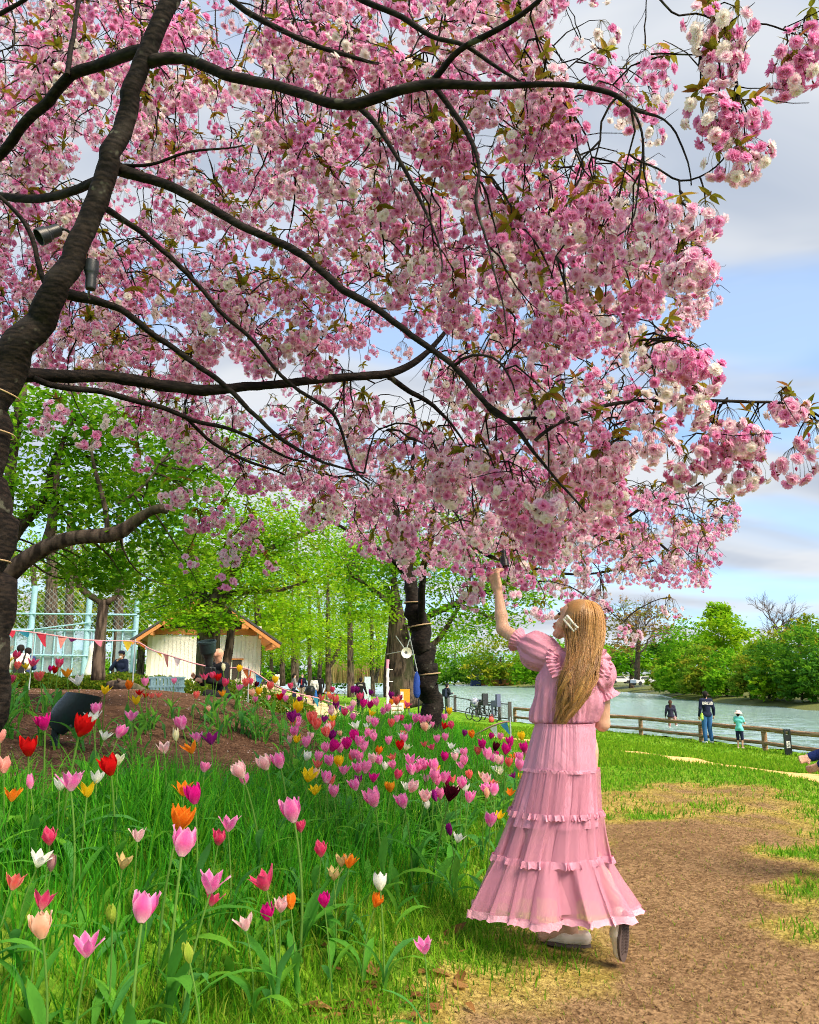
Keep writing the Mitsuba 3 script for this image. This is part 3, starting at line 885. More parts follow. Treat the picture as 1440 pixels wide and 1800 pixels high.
def hang(tree, pos, rng, fine_upto, stuff_part, limbs):
    order = np.argsort(pix(pos)[2])
    twigs = grow(limbs, pos, rng)
    put('twig_mass', twigs.get(), 'cherry_bark', smooth=True, parent=tree, kind='stuff')
    loose = []
    for rank, k in enumerate(order):
        p = pos[k]
        fine = pix(p)[2] < fine_upto
        nm = (FINE if fine else PLAIN)[rng.integers(0, len(FINE if fine else PLAIN))][0]
        R_ = rotz(rng.uniform(0, 6.28)) @ trimesh.transformations.rotation_matrix(rng.uniform(-0.35, 0.35), [1, 0, 0])[:3, :3]
        inst = {'type': 'instance', 'g': {'type': 'ref', 'id': nm}, 'to_world': pose(p, R_, rng.uniform(0.82, 1.1))}
        if rank < 300:
            scene[key_of(tree + '__blossom_cluster')] = inst
        else:
            scene[f'{tree}__{stuff_part}__{rank:04d}'] = inst
        if rng.random() < 0.72:
            loose.append(p + [rng.normal() * 0.02, rng.normal() * 0.02, rng.uniform(-0.02, 0.03)])
    if len(pos) > 300:
        labels[f'{tree}__{stuff_part}'] = {'kind': 'stuff'}
    loose = np.array(loose)
    for rank, p in enumerate(loose):
        R_ = rotz(rng.uniform(0, 6.28)) @ trimesh.transformations.rotation_matrix(rng.uniform(-0.6, 0.9), [1, 0, 0])[:3, :3]
        inst = {'type': 'instance', 'g': {'type': 'ref', 'id': TUFTS[rng.integers(0, len(TUFTS))][0]}, 'to_world': pose(p, R_, rng.uniform(0.75, 1.15))}
        scene[key_of(tree + '__leaf_tuft') if rank < 300 else f'{tree}__leaf_mass__{rank:04d}'] = inst
    if len(loose) > 300:
        labels[f'{tree}__leaf_mass'] = {'kind': 'stuff'}


hang(CA, PA, np.random.default_rng(7), 5.6, 'blossom_mass', LA)
hang(CB, PB, np.random.default_rng(8), 5.6, 'blossom_mass', LB)
plain('twig_stuff', (0.15, 0.115, 0.10), rough=0.9, spec=0.2)
# ------------------------------------------------------------------ green trees, bushes, reeds, hedge
LEAF_V = np.array([[-0.5, 0, 0], [0.05, -0.30, 0.06], [0.5, 0, -0.05], [0.05, 0.30, 0.06]])
LEAF_F = np.array([[0, 1, 2], [0, 2, 3]])


def crown(blobs, rng, size, cols, per=14, clump=0.16, lie=0.6, hollow=0.55):
    """leaves in clumps through ellipsoids: blobs (px, py, depth, rx, ry, leaves) in pixels"""
    R_, P_, C_ = [], [], []
    for px, py, d, rx, ry, n in blobs:
        c, k = P(px, py, d), d / 1440.0
        a = np.array([rx * k, 0.75 * (rx + ry) / 2 * k, ry * k])
        nc = max(4, n // per)
        q = rng.normal(size=(nc, 3))
        q /= np.linalg.norm(q, axis=1, keepdims=True)
        q *= (hollow + (1 - hollow) * rng.random((nc, 1)) ** 0.5) * rng.uniform(0.8, 1.12, (nc, 1))
        cc = c + q * a
        shade = np.asarray(cols)[rng.integers(0, len(cols), nc)] * rng.uniform(0.8, 1.2, (nc, 1))
        who = rng.integers(0, nc, n)
        off = rng.normal(size=(n, 3)) * np.array([1, 1, 0.55]) * clump * np.cbrt(a.prod())
        P_.append(cc[who] + off)
        C_.append(shade[who] * rng.uniform(0.8, 1.2, (n, 1)))
        s = size * rng.uniform(0.65, 1.3, n)
        m = rand_rot(rng, n)
        flat = rng.random(n) < lie
        yaw = rng.uniform(0, 6.28, flat.sum())
        tilt = rng.normal(0, 0.35, (flat.sum(), 2))
        z = np.column_stack([tilt, np.ones(flat.sum())])
        z /= np.linalg.norm(z, axis=1, keepdims=True)
        x = np.stack([np.cos(yaw), np.sin(yaw), 0 * yaw], 1)
        x -= z * (x * z).sum(1, keepdims=True)
        x /= np.linalg.norm(x, axis=1, keepdims=True)
        m[flat] = np.stack([x, np.cross(z, x), z], -1)
        R_.append(m * s[:, None, None])
    return scatter(LEAF_V, LEAF_F, np.concatenate(R_), np.concatenate(P_), np.concatenate(C_))


def stem(rows, d0, d1, parent, name, sides=9, bark='rough_bark', bump=0.08):
    rows = np.array(rows, float)
    s = np.concatenate([[0], np.cumsum(np.hypot(*np.diff(rows[:, :2], axis=0).T))])
    d = d0 + (d1 - d0) * s / s[-1]
    q = spline(np.column_stack([P(rows[:, 0], rows[:, 1], d), rows[:, 2] / 2 / 1440 * d]), max(6, int(s[-1] / 9)))
    put(name, tube(q[:, :3], np.maximum(q[:, 3], 0.004), sides, bump=bump, seed=11), bark, smooth=True, parent=parent)
    return q


def sprigs(limbs, blobs, rng, parent, n=60, r=0.012):
    """thin boughs from the limbs out into the crown"""
    nodes = np.vstack([q[len(q) // 3:, :3] for q in limbs])
    m = MB()
    kd = cKDTree(nodes)
    for k in range(n):
        px, py, d, rx, ry, _ = blobs[rng.integers(0, len(blobs))]
        t = P(px + rng.uniform(-0.9, 0.9) * rx, py + rng.uniform(-0.9, 0.7) * ry, d + rng.uniform(-0.5, 0.5) * rx * d / 1440)
        s = nodes[kd.query(t)[1]]
        mid = (s + t) / 2 + rng.normal(size=3) * 0.08 * np.linalg.norm(t - s) + [0, 0, 0.05 * np.linalg.norm(t - s)]
        m.add(*tube(spline([s, mid, t], 7), np.linspace(r, r * 0.25, 7), 4, cap=False))
    put('bough', m.get(), 'rough_bark', smooth=True, parent=parent, kind='stuff')


def tree(name, label, trunks, blobs, size, cols, seed, group=None, limbs=(), boughs=0, bough_r=0.012, **kw):
    rng = np.random.default_rng(seed)
    t = thing(name, label, 'tree' if 'tree' in name else 'bush', group)
    qs = [stem(rows, d0, d1, t, 'trunk', 10) for rows, d0, d1 in trunks] + [stem(rows, d0, d1, t, 'limb', 8) for rows, d0, d1 in limbs]
    if boughs:
        sprigs(qs, blobs, rng, t, boughs, bough_r)
    v, f, c = crown(blobs, rng, size, cols, **kw)
    put('crown', (v, f), 'leaf_stuff', color=c, parent=t)
    return t


MID = [(0.15, 0.40, 0.018), (0.21, 0.46, 0.022), (0.11, 0.33, 0.016), (0.27, 0.50, 0.026)]
LIME = [(0.26, 0.50, 0.014), (0.33, 0.55, 0.02), (0.20, 0.44, 0.012), (0.38, 0.55, 0.03)]
YEL = [(0.30, 0.40, 0.03), (0.38, 0.40, 0.03), (0.22, 0.38, 0.025), (0.16, 0.32, 0.02)]
DEEP = [(0.08, 0.25, 0.022), (0.12, 0.31, 0.022), (0.17, 0.37, 0.022), (0.09, 0.25, 0.035)]
OLIVE = [(0.27, 0.38, 0.03), (0.20, 0.37, 0.03), (0.35, 0.37, 0.035), (0.15, 0.32, 0.025)]
RUST = [(0.36, 0.27, 0.07), (0.30, 0.30, 0.06), (0.40, 0.24, 0.06), (0.22, 0.28, 0.05)]

tree('green_tree', 'large green tree behind the leaning cherry trunk with a thick dark sawn-off bough', [([(-60, 1240, 80), (-40, 1120, 70), (-22, 1060, 52), (12, 1012, 36), (58, 975, 30), (110, 950, 27), (165, 942, 26), (206, 937, 27), (240, 915, 21), (293, 894, 19)], 9.0, 8.2)],
     [(110, 745, 9.2, 120, 70, 1700), (230, 800, 9.4, 130, 90, 2100), (75, 850, 9.0, 80, 70, 1000), (200, 900, 8.8, 110, 70, 1400), (300, 880, 9.5, 110, 90, 1700), (270, 1000, 9.6, 120, 50, 1100), (160, 1000, 9.2, 80, 40, 600), (360, 800, 10, 90, 70, 1000), (20, 700, 9.5, 60, 60, 450)],
     0.084, MID + LIME[2:3], 21, limbs=[([(-30, 1060, 34), (0, 980, 28), (28, 935, 24), (52, 905, 22), (76, 878, 17), (88, 835, 12), (120, 780, 7)], 8.9, 9.3), ([(5, 960, 22), (14, 880, 20), (22, 800, 19), (34, 720, 18), (46, 640, 14), (60, 560, 8)], 9.0, 9.6),
                              ([(78, 965, 20), (92, 915, 18), (98, 860, 14), (104, 800, 10), (130, 740, 6)], 8.8, 9.2), ([(188, 938, 10), (184, 890, 9), (168, 830, 7), (160, 780, 4)], 8.4, 8.6), ([(208, 885, 5), (235, 868, 5), (255, 850, 5), (280, 815, 3)], 8.5, 8.8)], boughs=50, bough_r=0.014, clump=0.30, per=10)
tree('pollarded_tree', 'small pollarded tree with two bent limbs in front of the pale blue sports fence', [([(172, 1196, 24), (175, 1140, 20), (179, 1090, 18), (183, 1055, 18)], 15.5, 15.5)], [(185, 1010, 15.5, 60, 28, 500), (140, 975, 15.5, 45, 25, 350), (215, 1000, 15.6, 35, 25, 250)], 0.075, MID, 22,
     limbs=[([(180, 1060, 13), (160, 1048, 11), (140, 1030, 12), (132, 1000, 9), (128, 975, 6)], 15.5, 15.3), ([(186, 1060, 14), (202, 1050, 9), (210, 1030, 7), (203, 1012, 4)], 15.5, 15.5)], boughs=14, clump=0.3)
tree('roadside_tree', 'green tree with a dark twin trunk standing in front of the white hut', [([(364, 1215, 46), (366, 1150, 40), (371, 1090, 38), (384, 1050, 33), (402, 1020, 28), (424, 980, 21), (445, 935, 13)], 21, 21), ([(398, 1215, 17), (401, 1150, 15), (406, 1105, 13), (400, 1070, 10)], 21.3, 21.3)],
     [(350, 1088, 20.3, 78, 24, 1300), (330, 985, 21, 100, 50, 2200), (430, 950, 21, 120, 60, 2800), (480, 1010, 20.5, 110, 36, 1900), (380, 1040, 20.5, 110, 32, 1500), (300, 1060, 21, 70, 36, 1000), (520, 950, 21.5, 80, 50, 1500), (400, 890, 22, 120, 50, 1800)], 0.12, LIME[:3] + MID[:2] + YEL[:1], 23,
     limbs=[([(372, 1085, 16), (352, 1030, 14), (338, 985, 10), (325, 940, 6)], 21, 20.6), ([(392, 1045, 14), (440, 1040, 10), (480, 1038, 8), (540, 1020, 5)], 21, 20.5), ([(424, 980, 14), (470, 965, 10), (520, 945, 7), (570, 925, 4)], 21, 21.5)], boughs=60, bough_r=0.025, clump=0.2, lie=0.75)
tree('old_tree', 'old tree with a thick grey-brown furrowed trunk just left of the second cherry', [([(716, 1245, 62), (710, 1205, 48), (706, 1150, 38), (702, 1100, 29), (697, 1060, 19), (692, 1015, 11)], 23, 23)],
     [(640, 990, 23, 100, 46, 2300), (720, 1000, 23.5, 110, 50, 2200), (820, 1010, 23, 110, 44, 2200), (880, 1060, 22.5, 80, 50, 1500), (800, 1090, 22.5, 90, 36, 1400), (930, 1020, 22.5, 60, 44, 800), (650, 1060, 22.5, 70, 36, 1200), (760, 940, 24, 120, 50, 1600), (880, 960, 24, 90, 40, 1100), (600, 930, 24, 90, 50, 1400)], 0.12, MID + LIME[:2], 24,
     limbs=[([(706, 1115, 16), (750, 1085, 12), (800, 1062, 11), (850, 1042, 9), (905, 1010, 6)], 23, 22.4), ([(712, 1140, 14), (765, 1130, 10), (790, 1095, 8), (812, 1060, 5)], 22.8, 22.6), ([(700, 1075, 10), (660, 1040, 8), (615, 1010, 5)], 23, 23), ([(800, 1062, 7), (850, 1080, 5), (890, 1110, 4), (915, 1145, 3)], 22.6, 22.2)], boughs=80, bough_r=0.022, clump=0.24, lie=0.7)
tree('dark_trunk_tree', 'slim dark tree tight against the left of the thick furrowed trunk', [([(684, 1225, 20), (686, 1150, 17), (690, 1090, 14), (680, 1030, 8)], 25, 25)], [(660, 1020, 25, 80, 36, 900), (690, 970, 25, 70, 36, 700)], 0.13, MID, 25, clump=0.24)
# the row of light green conifers along the promenade
ROW = [(617, 1222, 17, 40, 'straight trunk nearest the man in black'), (578, 1212, 15, 47, 'forked trunk behind the cyclist child'), (545, 1207, 11, 54, 'slim trunk behind the couple with a pram'), (516, 1203, 10, 62, 'slim trunk between the walkers'), (497, 1202, 13, 66, 'trunk beside the walker in white'),
       (478, 1200, 9, 74, 'trunk at the far end of the promenade'), (462, 1199, 8, 84, 'farthest trunk of the promenade row'), (655, 1220, 12, 52, 'trunk behind the pale blue board')]
for k, (px, py, w, d, txt) in enumerate(ROW):
    h = 205 * 40 / d + 35
    r = np.random.default_rng(60 + k)
    bl = [(px + r.uniform(-12, 12), py - h * t, d, (86 - 40 * t) * (40 / d) ** 0.6 * r.uniform(0.85, 1.15), 22 * (40 / d) ** 0.5, int(900 * (1 - 0.35 * t))) for t in (0.34, 0.48, 0.62, 0.78, 0.95)]
    lm = [([(px, py - 40, w * 0.6), (px + 14, py - 62, w * 0.5), (px + 22, py - 95, w * 0.3)], d, d)] if k == 1 else []
    tree('conifer_tree', f'lime green deciduous conifer of the promenade row, {txt}', [([(px, py + 4, w * 0.8), (px - 1, py - h * 0.3, w * 0.65), (px - 2 + k % 3, py - h, w * 0.3)], d, d)], bl, 0.16 * (d / 45) ** 0.6, LIME, 60 + k, group='conifers along the promenade', limbs=lm, clump=0.22, lie=0.8)
# behind the hut and the sports fence
for k, (px, py, d, rx, ry, n, pal, txt) in enumerate([(60, 1040, 46, 90, 90, 2200, OLIVE, 'olive tree behind the left end of the sports fence'), (150, 1010, 50, 80, 110, 2300, YEL, 'yellow green tree behind the pollarded tree'), (245, 1050, 48, 80, 100, 2400, YEL, 'yellowing tree between the sports fence and the hut'),
                                                      (330, 1060, 44, 90, 80, 2200, LIME, 'fresh green tree above the left roof slope of the hut'), (450, 1060, 46, 100, 80, 2600, LIME, 'fresh green tree above the right roof slope of the hut'), (560, 1080, 84, 130, 85, 2600, MID, 'dense green tree closing the end of the promenade'),
                                                      (20, 940, 58, 90, 80, 1300, MID, 'mid green tree high behind the sports fence'), (660, 1120, 90, 90, 60, 1900, LIME, 'light green tree behind the reeds'), (520, 960, 70, 130, 90, 2400, LIME, 'tall light green tree high over the promenade'), (400, 960, 66, 120, 90, 1800, MID, 'tall green tree high behind the hut')]):
    tree('background_tree', txt, [([(px, 1200, 15 * 46 / d), (px + 4, 1120, 12 * 46 / d), (px - 3, py - ry * 0.5, 9 * 46 / d)], d, d)], [(px, py, d, rx, ry, n), (px + rx * 0.5, py + ry * 0.45, d - 1, rx * 0.6, ry * 0.5, n // 2), (px - rx * 0.5, py + ry * 0.4, d + 1, rx * 0.6, ry * 0.5, n // 2)],
         0.24 * (d / 48) ** 0.7, pal, 90 + k, clump=0.16, lie=0.6)
for k, (px, w, d, txt) in enumerate([(86, 26, 40, 'broad grey trunk behind the left bay of the sports fence'), (118, 18, 42, 'grey trunk next to the broad one behind the sports fence'), (333, 22, 33.0, 'grey trunk against the left wall of the hut'), (205, 20, 41, 'grey trunk right of the pollarded tree behind the fence')]):
    t = thing('bare_trunk', txt, 'tree trunk')
    stem([(px, 1200, w), (px + 2, 1120, w * 0.9), (px + 5, 1020, w * 0.75), (px + 4, 900, w * 0.5)], d, d, t, 'trunk')

for k, (px, d, rx, ry, n, pal, txt) in enumerate([(400, 60, 60, 26, 1500, MID, 'low bush behind the hut'), (475, 92, 50, 24, 1300, DEEP, 'dark bush at the left end of the promenade'), (535, 104, 50, 24, 1300, MID, 'green bush at the end of the promenade behind the walkers'), (600, 135, 50, 30, 1300, DEEP, 'dark bush behind the dry reeds'), (660, 140, 50, 30, 1300, MID, 'green bush right of the dry reeds'),
                                                  (30, 58, 60, 34, 1500, MID, 'green bush behind the left part of the sports fence'), (130, 60, 60, 34, 1500, OLIVE, 'olive bush behind the middle of the sports fence'), (225, 58, 60, 34, 1500, MID, 'green bush between the sports fence and the hut')]):
    tree('background_bush', txt, [([(px, 1200, 5), (px, 1175, 3)], d, d)], [(px, 1178, d, rx, ry, n), (px - rx * 0.6, 1186, d - 1, rx * 0.6, ry * 0.6, n // 2), (px + rx * 0.6, 1186, d - 1, rx * 0.6, ry * 0.6, n // 2)], 0.28 * (d / 60) ** 0.8, pal, 220 + k, clump=0.16, lie=0.55)
# the far bank
def fb(px, d):
    return 1185 + (EYE[2] - WATER - 0.7) * 1440 / d
for k, (px, d, rx, ry, n, pal, size, txt) in enumerate([
        (1190, 112, 34, 34, 1500, MID, 0.5, 'rounded mid green bush by the water left of the man in the dark jacket'), (1232, 100, 36, 42, 1900, OLIVE, 0.45, 'olive green bush right behind the man in the dark jacket'), (1205, 106, 46, 60, 1500, MID, 0.5, 'tall green bush rising to the left of the man'),
        (1278, 95, 38, 36, 1700, MID, 0.45, 'green bush between the man and the child in the sun hat'), (1320, 88, 34, 34, 1500, OLIVE, 0.42, 'brownish green bush above the child in the sun hat'), (1362, 84, 42, 48, 1800, DEEP, 0.42, 'layered dark green bush above the black marker post'), (1352, 83, 26, 30, 900, LIME, 0.36, 'light green layered shrub in front of the dark bushes'),
        (1410, 80, 44, 60, 2400, DEEP, 0.40, 'dark evergreen bush at the right end of the far bank'), (1450, 77, 42, 66, 1800, DEEP, 0.40, 'dark evergreen bush cut by the right edge of the picture'), (1165, 122, 26, 26, 900, OLIVE, 0.5, 'low olive bush at the left end of the dense bank')]):
    by, ry = fb(px, d), ry * 1.12
    tree('bank_bush', txt, [([(px, by + 4, 5), (px, by - ry, 3)], d, d)], [(px, by - ry * 0.9, d, rx, ry, n), (px - rx * 0.55, by - ry * 0.5, d - 1.5, rx * 0.6, ry * 0.55, n // 2), (px + rx * 0.5, by - ry * 0.45, d - 1.5, rx * 0.6, ry * 0.5, n // 2)], size, pal, 120 + k, group=None, clump=0.14, lie=0.55)
for k, (px, d, base, crowns, n, pal, size, txt) in enumerate([
        (1272, 112, 1205, [(1268, 1110, 44, 34), (1290, 1140, 62, 40), (1240, 1150, 36, 34), (1262, 1082, 24, 24), (1320, 1160, 46, 34)], 1700, LIME, 0.55, 'tall bright lime tree standing out on the far bank'), (1405, 104, 1200, [(1390, 1130, 56, 30), (1430, 1110, 46, 30), (1350, 1150, 46, 28), (1440, 1150, 40, 36)], 1300, YEL + OLIVE, 0.5, 'yellow green tree under the bare tree on the far bank'),
        (1110, 150, 1195, [(1100, 1165, 50, 26), (1140, 1160, 40, 24), (1070, 1160, 36, 26), (1175, 1160, 34, 24)], 1500, MID, 0.7, 'row of green foliage with dark gaps behind the seated girl'), (1205, 130, 1200, [(1195, 1150, 30, 22), (1170, 1140, 30, 18)], 900, DEEP, 0.6, 'dark green tree left of the lime tree')]):
    tree('bank_tree', txt, [([(px, base + 20, 9), (px + 2, base - 40, 7), (px, base - 90, 3)], d, d)], [(a, b, d + 2 * i, c, e, n) for i, (a, b, c, e) in enumerate(crowns)], size, pal, 150 + k, clump=0.16, lie=0.6)


def open_tree(label, base, d, top, half, n, crown_blobs, pal, seed, twig=0.035, size=0.4):
    """a tree of fine rising boughs with few or no leaves"""
    rng = np.random.default_rng(seed)
    t = thing('open_tree', label, 'tree')
    px, py = base
    q = stem([(px, py, 10), (px + 2, (py + top) / 2 + 20, 8), (px + 3, top + (py - top) * 0.45, 6)], d, d, t, 'trunk')
    m = MB()
    tips = []

    def rise(s, v, L, r, k):
        e = s + v * L
        mid = s + v * L * 0.5 + rng.normal(size=3) * 0.07 * L
        m.add(*tube(spline([s, mid, e], 5), np.linspace(r, r * 0.6, 5), 4, cap=False))
        tips.append(e)
        if k:
            for _ in range(n):
                w = v + rng.normal(size=3) * 0.42
                w[2] = max(w[2], 0.05) + 0.12
                rise(e if rng.random() < 0.6 else mid, w / np.linalg.norm(w), L * rng.uniform(0.6, 0.85), r * 0.58, k - 1)
    H = (py - top) * d / 1440
    for k in range(7):
        a = k * 0.9 + rng.uniform(-0.2, 0.2)
        v = np.array([math.cos(a) * half, math.sin(a) * half, 1.0])
        rise(q[len(q) // 2 + k % (len(q) // 2), :3], v / np.linalg.norm(v), H * 0.21, 0.15, 4)
    put('bough', m.get(), 'twig_stuff', smooth=True, parent=t, kind='stuff')
    if pal:
        v, f, c = crown(crown_blobs, rng, size, pal, clump=0.25, lie=0.7)
        put('crown', (v, f), 'leaf_stuff', color=c, parent=t)


open_tree('bare purplish tree without leaves rising above the far bank', (1372, 1190), 118, 1056, 0.55, 3, [], None, 5)
open_tree('half bare tree with thin rust coloured leaves on the far bank behind the blossoms', (1120, 1195), 112, 1050, 0.75, 3, [(1120, 1105, 112, 70, 36, 700), (1080, 1120, 112, 50, 36, 500), (1165, 1090, 112, 46, 28, 300), (1100, 1075, 112, 50, 20, 300)], RUST, 6, size=0.5)
for k, (px, d, rx, ry, n, pal, txt) in enumerate([(960, 190, 60, 40, 1900, MID, 'green tree across the pond left of the hair'), (880, 215, 60, 46, 2100, YEL, 'yellowish green tree across the pond above the bicycles'), (800, 235, 55, 50, 1900, MID, 'deep green tree across the pond right of the second cherry trunk'), (1035, 175, 50, 40, 1500, MID, 'green tree across the pond behind the hair'),
                                                  (740, 250, 60, 50, 1500, LIME, 'light green tree across the pond behind the second cherry trunk'), (920, 225, 60, 26, 1300, DEEP, 'dark tree at the water line across the pond'), (840, 228, 60, 26, 1300, DEEP, 'dark tree beside the dark blue container across the pond')]):
    by = fb(px, d)
    tree('far_shore_tree', txt, [([(px, by + 2, 5), (px, by - ry, 3)], d, d)], [(px, by - ry * 1.0, d, rx, ry, n), (px - rx * 0.5, by - ry * 0.45, d - 2, rx * 0.6, ry * 0.5, n // 2), (px + rx * 0.5, by - ry * 0.4, d - 2, rx * 0.6, ry * 0.5, n // 2)], 0.9, pal, 180 + k, clump=0.15, lie=0.55)

# reeds on the left bank of the pond
rr = np.random.default_rng(77)
k = 5200
rx_, ry_ = rr.uniform(585, 695, k), rr.uniform(100, 126, k)
b = P(rx_, 1205 + 0 * rx_, ry_)
b[:, 2] = 0.2
hh = rr.uniform(2.3, 3.1, k)
v0 = np.array([[-0.03, 0, 0], [0.03, 0, 0], [0.02, 0, 0.7], [0.0, 0, 1.0]])
M = np.zeros((k, 3, 3))
ya = rr.uniform(0, 3.14, k)
M[:, 0, 0], M[:, 1, 0], M[:, 0, 1], M[:, 1, 1] = np.cos(ya) * 2.2, np.sin(ya) * 2.2, -np.sin(ya), np.cos(ya)
M[:, 2, 2] = hh
M[:, 0, 2] = rr.normal(0, 0.25, k)
v, f, c = scatter(v0, np.array([[0, 1, 2], [0, 2, 3]]), M, b, np.array([(0.50, 0.38, 0.17), (0.44, 0.36, 0.15), (0.36, 0.36, 0.12)])[rr.integers(0, 3, k)] * rr.uniform(0.8, 1.15, (k, 1)))
put('reeds', (v, f), 'leaf_stuff', color=c, kind='stuff', label='dry straw coloured reeds at the pond edge', cat='reeds')

# the clipped hedge behind the bed
he = np.random.default_rng(78)
k = 24000
hx, hy, hz = he.uniform(-9.5, -1.9, k), he.uniform(-0.55, 0.55, k), he.uniform(0, 1, k) ** 0.6
cy = 17.2 - 0.06 * (hx + 9.5)
top = np.interp(hx, [-9.5, -4.6, -3.0, -1.9], [1.27, 1.24, 1.08, 0.65]) + 0.04 * np.sin(hx * 3) + 0.03 * np.sin(hx * 7.3)
p = np.column_stack([hx, cy + hy, 0 * hx])
g_ = land(p[:, 0], p[:, 1])
p[:, 2] = g_ + hz * np.maximum(top - g_, 0.2) * np.sqrt(np.clip(1 - (hy / 0.62) ** 4, 0.1, 1))
cols = np.array([(0.075, 0.17, 0.015), (0.12, 0.22, 0.018), (0.17, 0.25, 0.02), (0.20, 0.24, 0.025)])[he.integers(0, 4, k)] * he.uniform(0.7, 1.2, (k, 1))
v, f, c = scatter(LEAF_V, LEAF_F, rand_rot(he, k) * he.uniform(0.05, 0.09, k)[:, None, None], p, cols)
put('hedge', (v, f), 'leaf_stuff', color=c, label='low clipped yellowish green hedge behind the flower bed', cat='hedge')
# ------------------------------------------------------------------ bodies: one smooth surface round a skeleton
def nets(fn, lo, hi, h, block=4):
    """surface of fn = 0 (fn < 0 inside), evaluated finely only near it"""
    lo = np.asarray(lo, float)
    nb = np.ceil((np.asarray(hi) - lo) / (h * block)).astype(int)
    g = np.stack(np.meshgrid(*[np.arange(k) for k in nb], indexing='ij'), -1).reshape(-1, 3)
    c = fn(lo + (g + 0.5) * h * block)
    act = np.abs(c) < h * block * 1.25
    n = nb * block
    F = np.repeat(np.repeat(np.repeat(c.reshape(nb), block, 0), block, 1), block, 2).astype(np.float32)
    off = np.stack(np.meshgrid(*[np.arange(block)] * 3, indexing='ij'), -1).reshape(-1, 3)
    idx = (g[act][:, None] * block + off[None]).reshape(-1, 3)
    F[tuple(idx.T)] = fn(lo + (idx + 0.5) * h)
    S = F < 0
    corners = [(0, 0, 0), (1, 0, 0), (0, 1, 0), (1, 1, 0), (0, 0, 1), (1, 0, 1), (0, 1, 1), (1, 1, 1)]
    sl = lambda A, o: A[o[0]:n[0] - 1 + o[0], o[1]:n[1] - 1 + o[1], o[2]:n[2] - 1 + o[2]]
    cnt = sum(sl(S, o).astype(np.int8) for o in corners)
    cells = np.argwhere((cnt > 0) & (cnt < 8))
    vid = -np.ones(tuple(n - 1), np.int64)
    vid[tuple(cells.T)] = np.arange(len(cells))
    val = np.stack([F[tuple((cells + o).T)] for o in corners], 1).astype(float)
    acc, w = np.zeros((len(cells), 3)), np.zeros(len(cells))
    for a in range(8):
        for b in range(a + 1, 8):
            ca, cb = np.array(corners[a]), np.array(corners[b])
            if np.abs(ca - cb).sum() != 1:
                continue
            x = (val[:, a] < 0) != (val[:, b] < 0)
            t = np.where(x, val[:, a] / np.where(x, val[:, a] - val[:, b], 1), 0)
            acc += np.where(x[:, None], ca + t[:, None] * (cb - ca), 0)
            w += x
    v = lo + (cells + acc / w[:, None] + 0.5) * h
    quads = []
    for ax in range(3):
        o = np.zeros(3, int)
        o[ax] = 1
        A = S[:n[0] - o[0], :n[1] - o[1], :n[2] - o[2]]
        B = S[o[0]:, o[1]:, o[2]:]
        e = np.argwhere(A != B)
        u, w_ = [k for k in range(3) if k != ax]
        e = e[(e[:, u] > 0) & (e[:, w_] > 0) & (e[:, u] < n[u] - 1) & (e[:, w_] < n[w_] - 1)]
        du, dw = np.eye(3, dtype=int)[u], np.eye(3, dtype=int)[w_]
        q = np.stack([vid[tuple((e - du - dw).T)], vid[tuple((e - dw).T)], vid[tuple(e.T)], vid[tuple((e - du).T)]], 1)
        inside = S[tuple(e.T)]
        flip = inside if ax != 1 else ~inside
        q[~flip] = q[~flip][:, ::-1]
        quads.append(q[(q >= 0).all(1)])
    q = np.vstack(quads)
    return v, np.vstack([q[:, [0, 1, 2]], q[:, [0, 2, 3]]])


def bones_fn(bones, k=0.02, grow=0.0):
    """smooth union of tapered capsules (a, b, ra, rb[, flat x, y, z])"""
    def fn(p):
        out = None
        for bn in bones:
            a, b, ra, rb = bn[:4]
            a, b = np.asarray(a, float), np.asarray(b, float)
            ab = b - a
            t = np.clip(((p - a) @ ab) / max(ab @ ab, 1e-12), 0, 1)
            q = p - a - t[:, None] * ab
            if len(bn) > 4:
                q = q / np.asarray(bn[4])
            d = np.linalg.norm(q, axis=1) - (ra + t * (rb - ra)) - grow
            if out is None:
                out = d
            else:
                h = np.clip(0.5 + 0.5 * (d - out) / k, 0, 1)
                out = d + (out - d) * h - k * h * (1 - h)
        return out
    return fn


def both(f, g):
    return lambda p: np.maximum(f(p), g(p))


def body_box(bones, pad):
    a = np.array([x for b in bones for x in (b[0], b[1])], float)
    return a.min(0) - pad, a.max(0) + pad


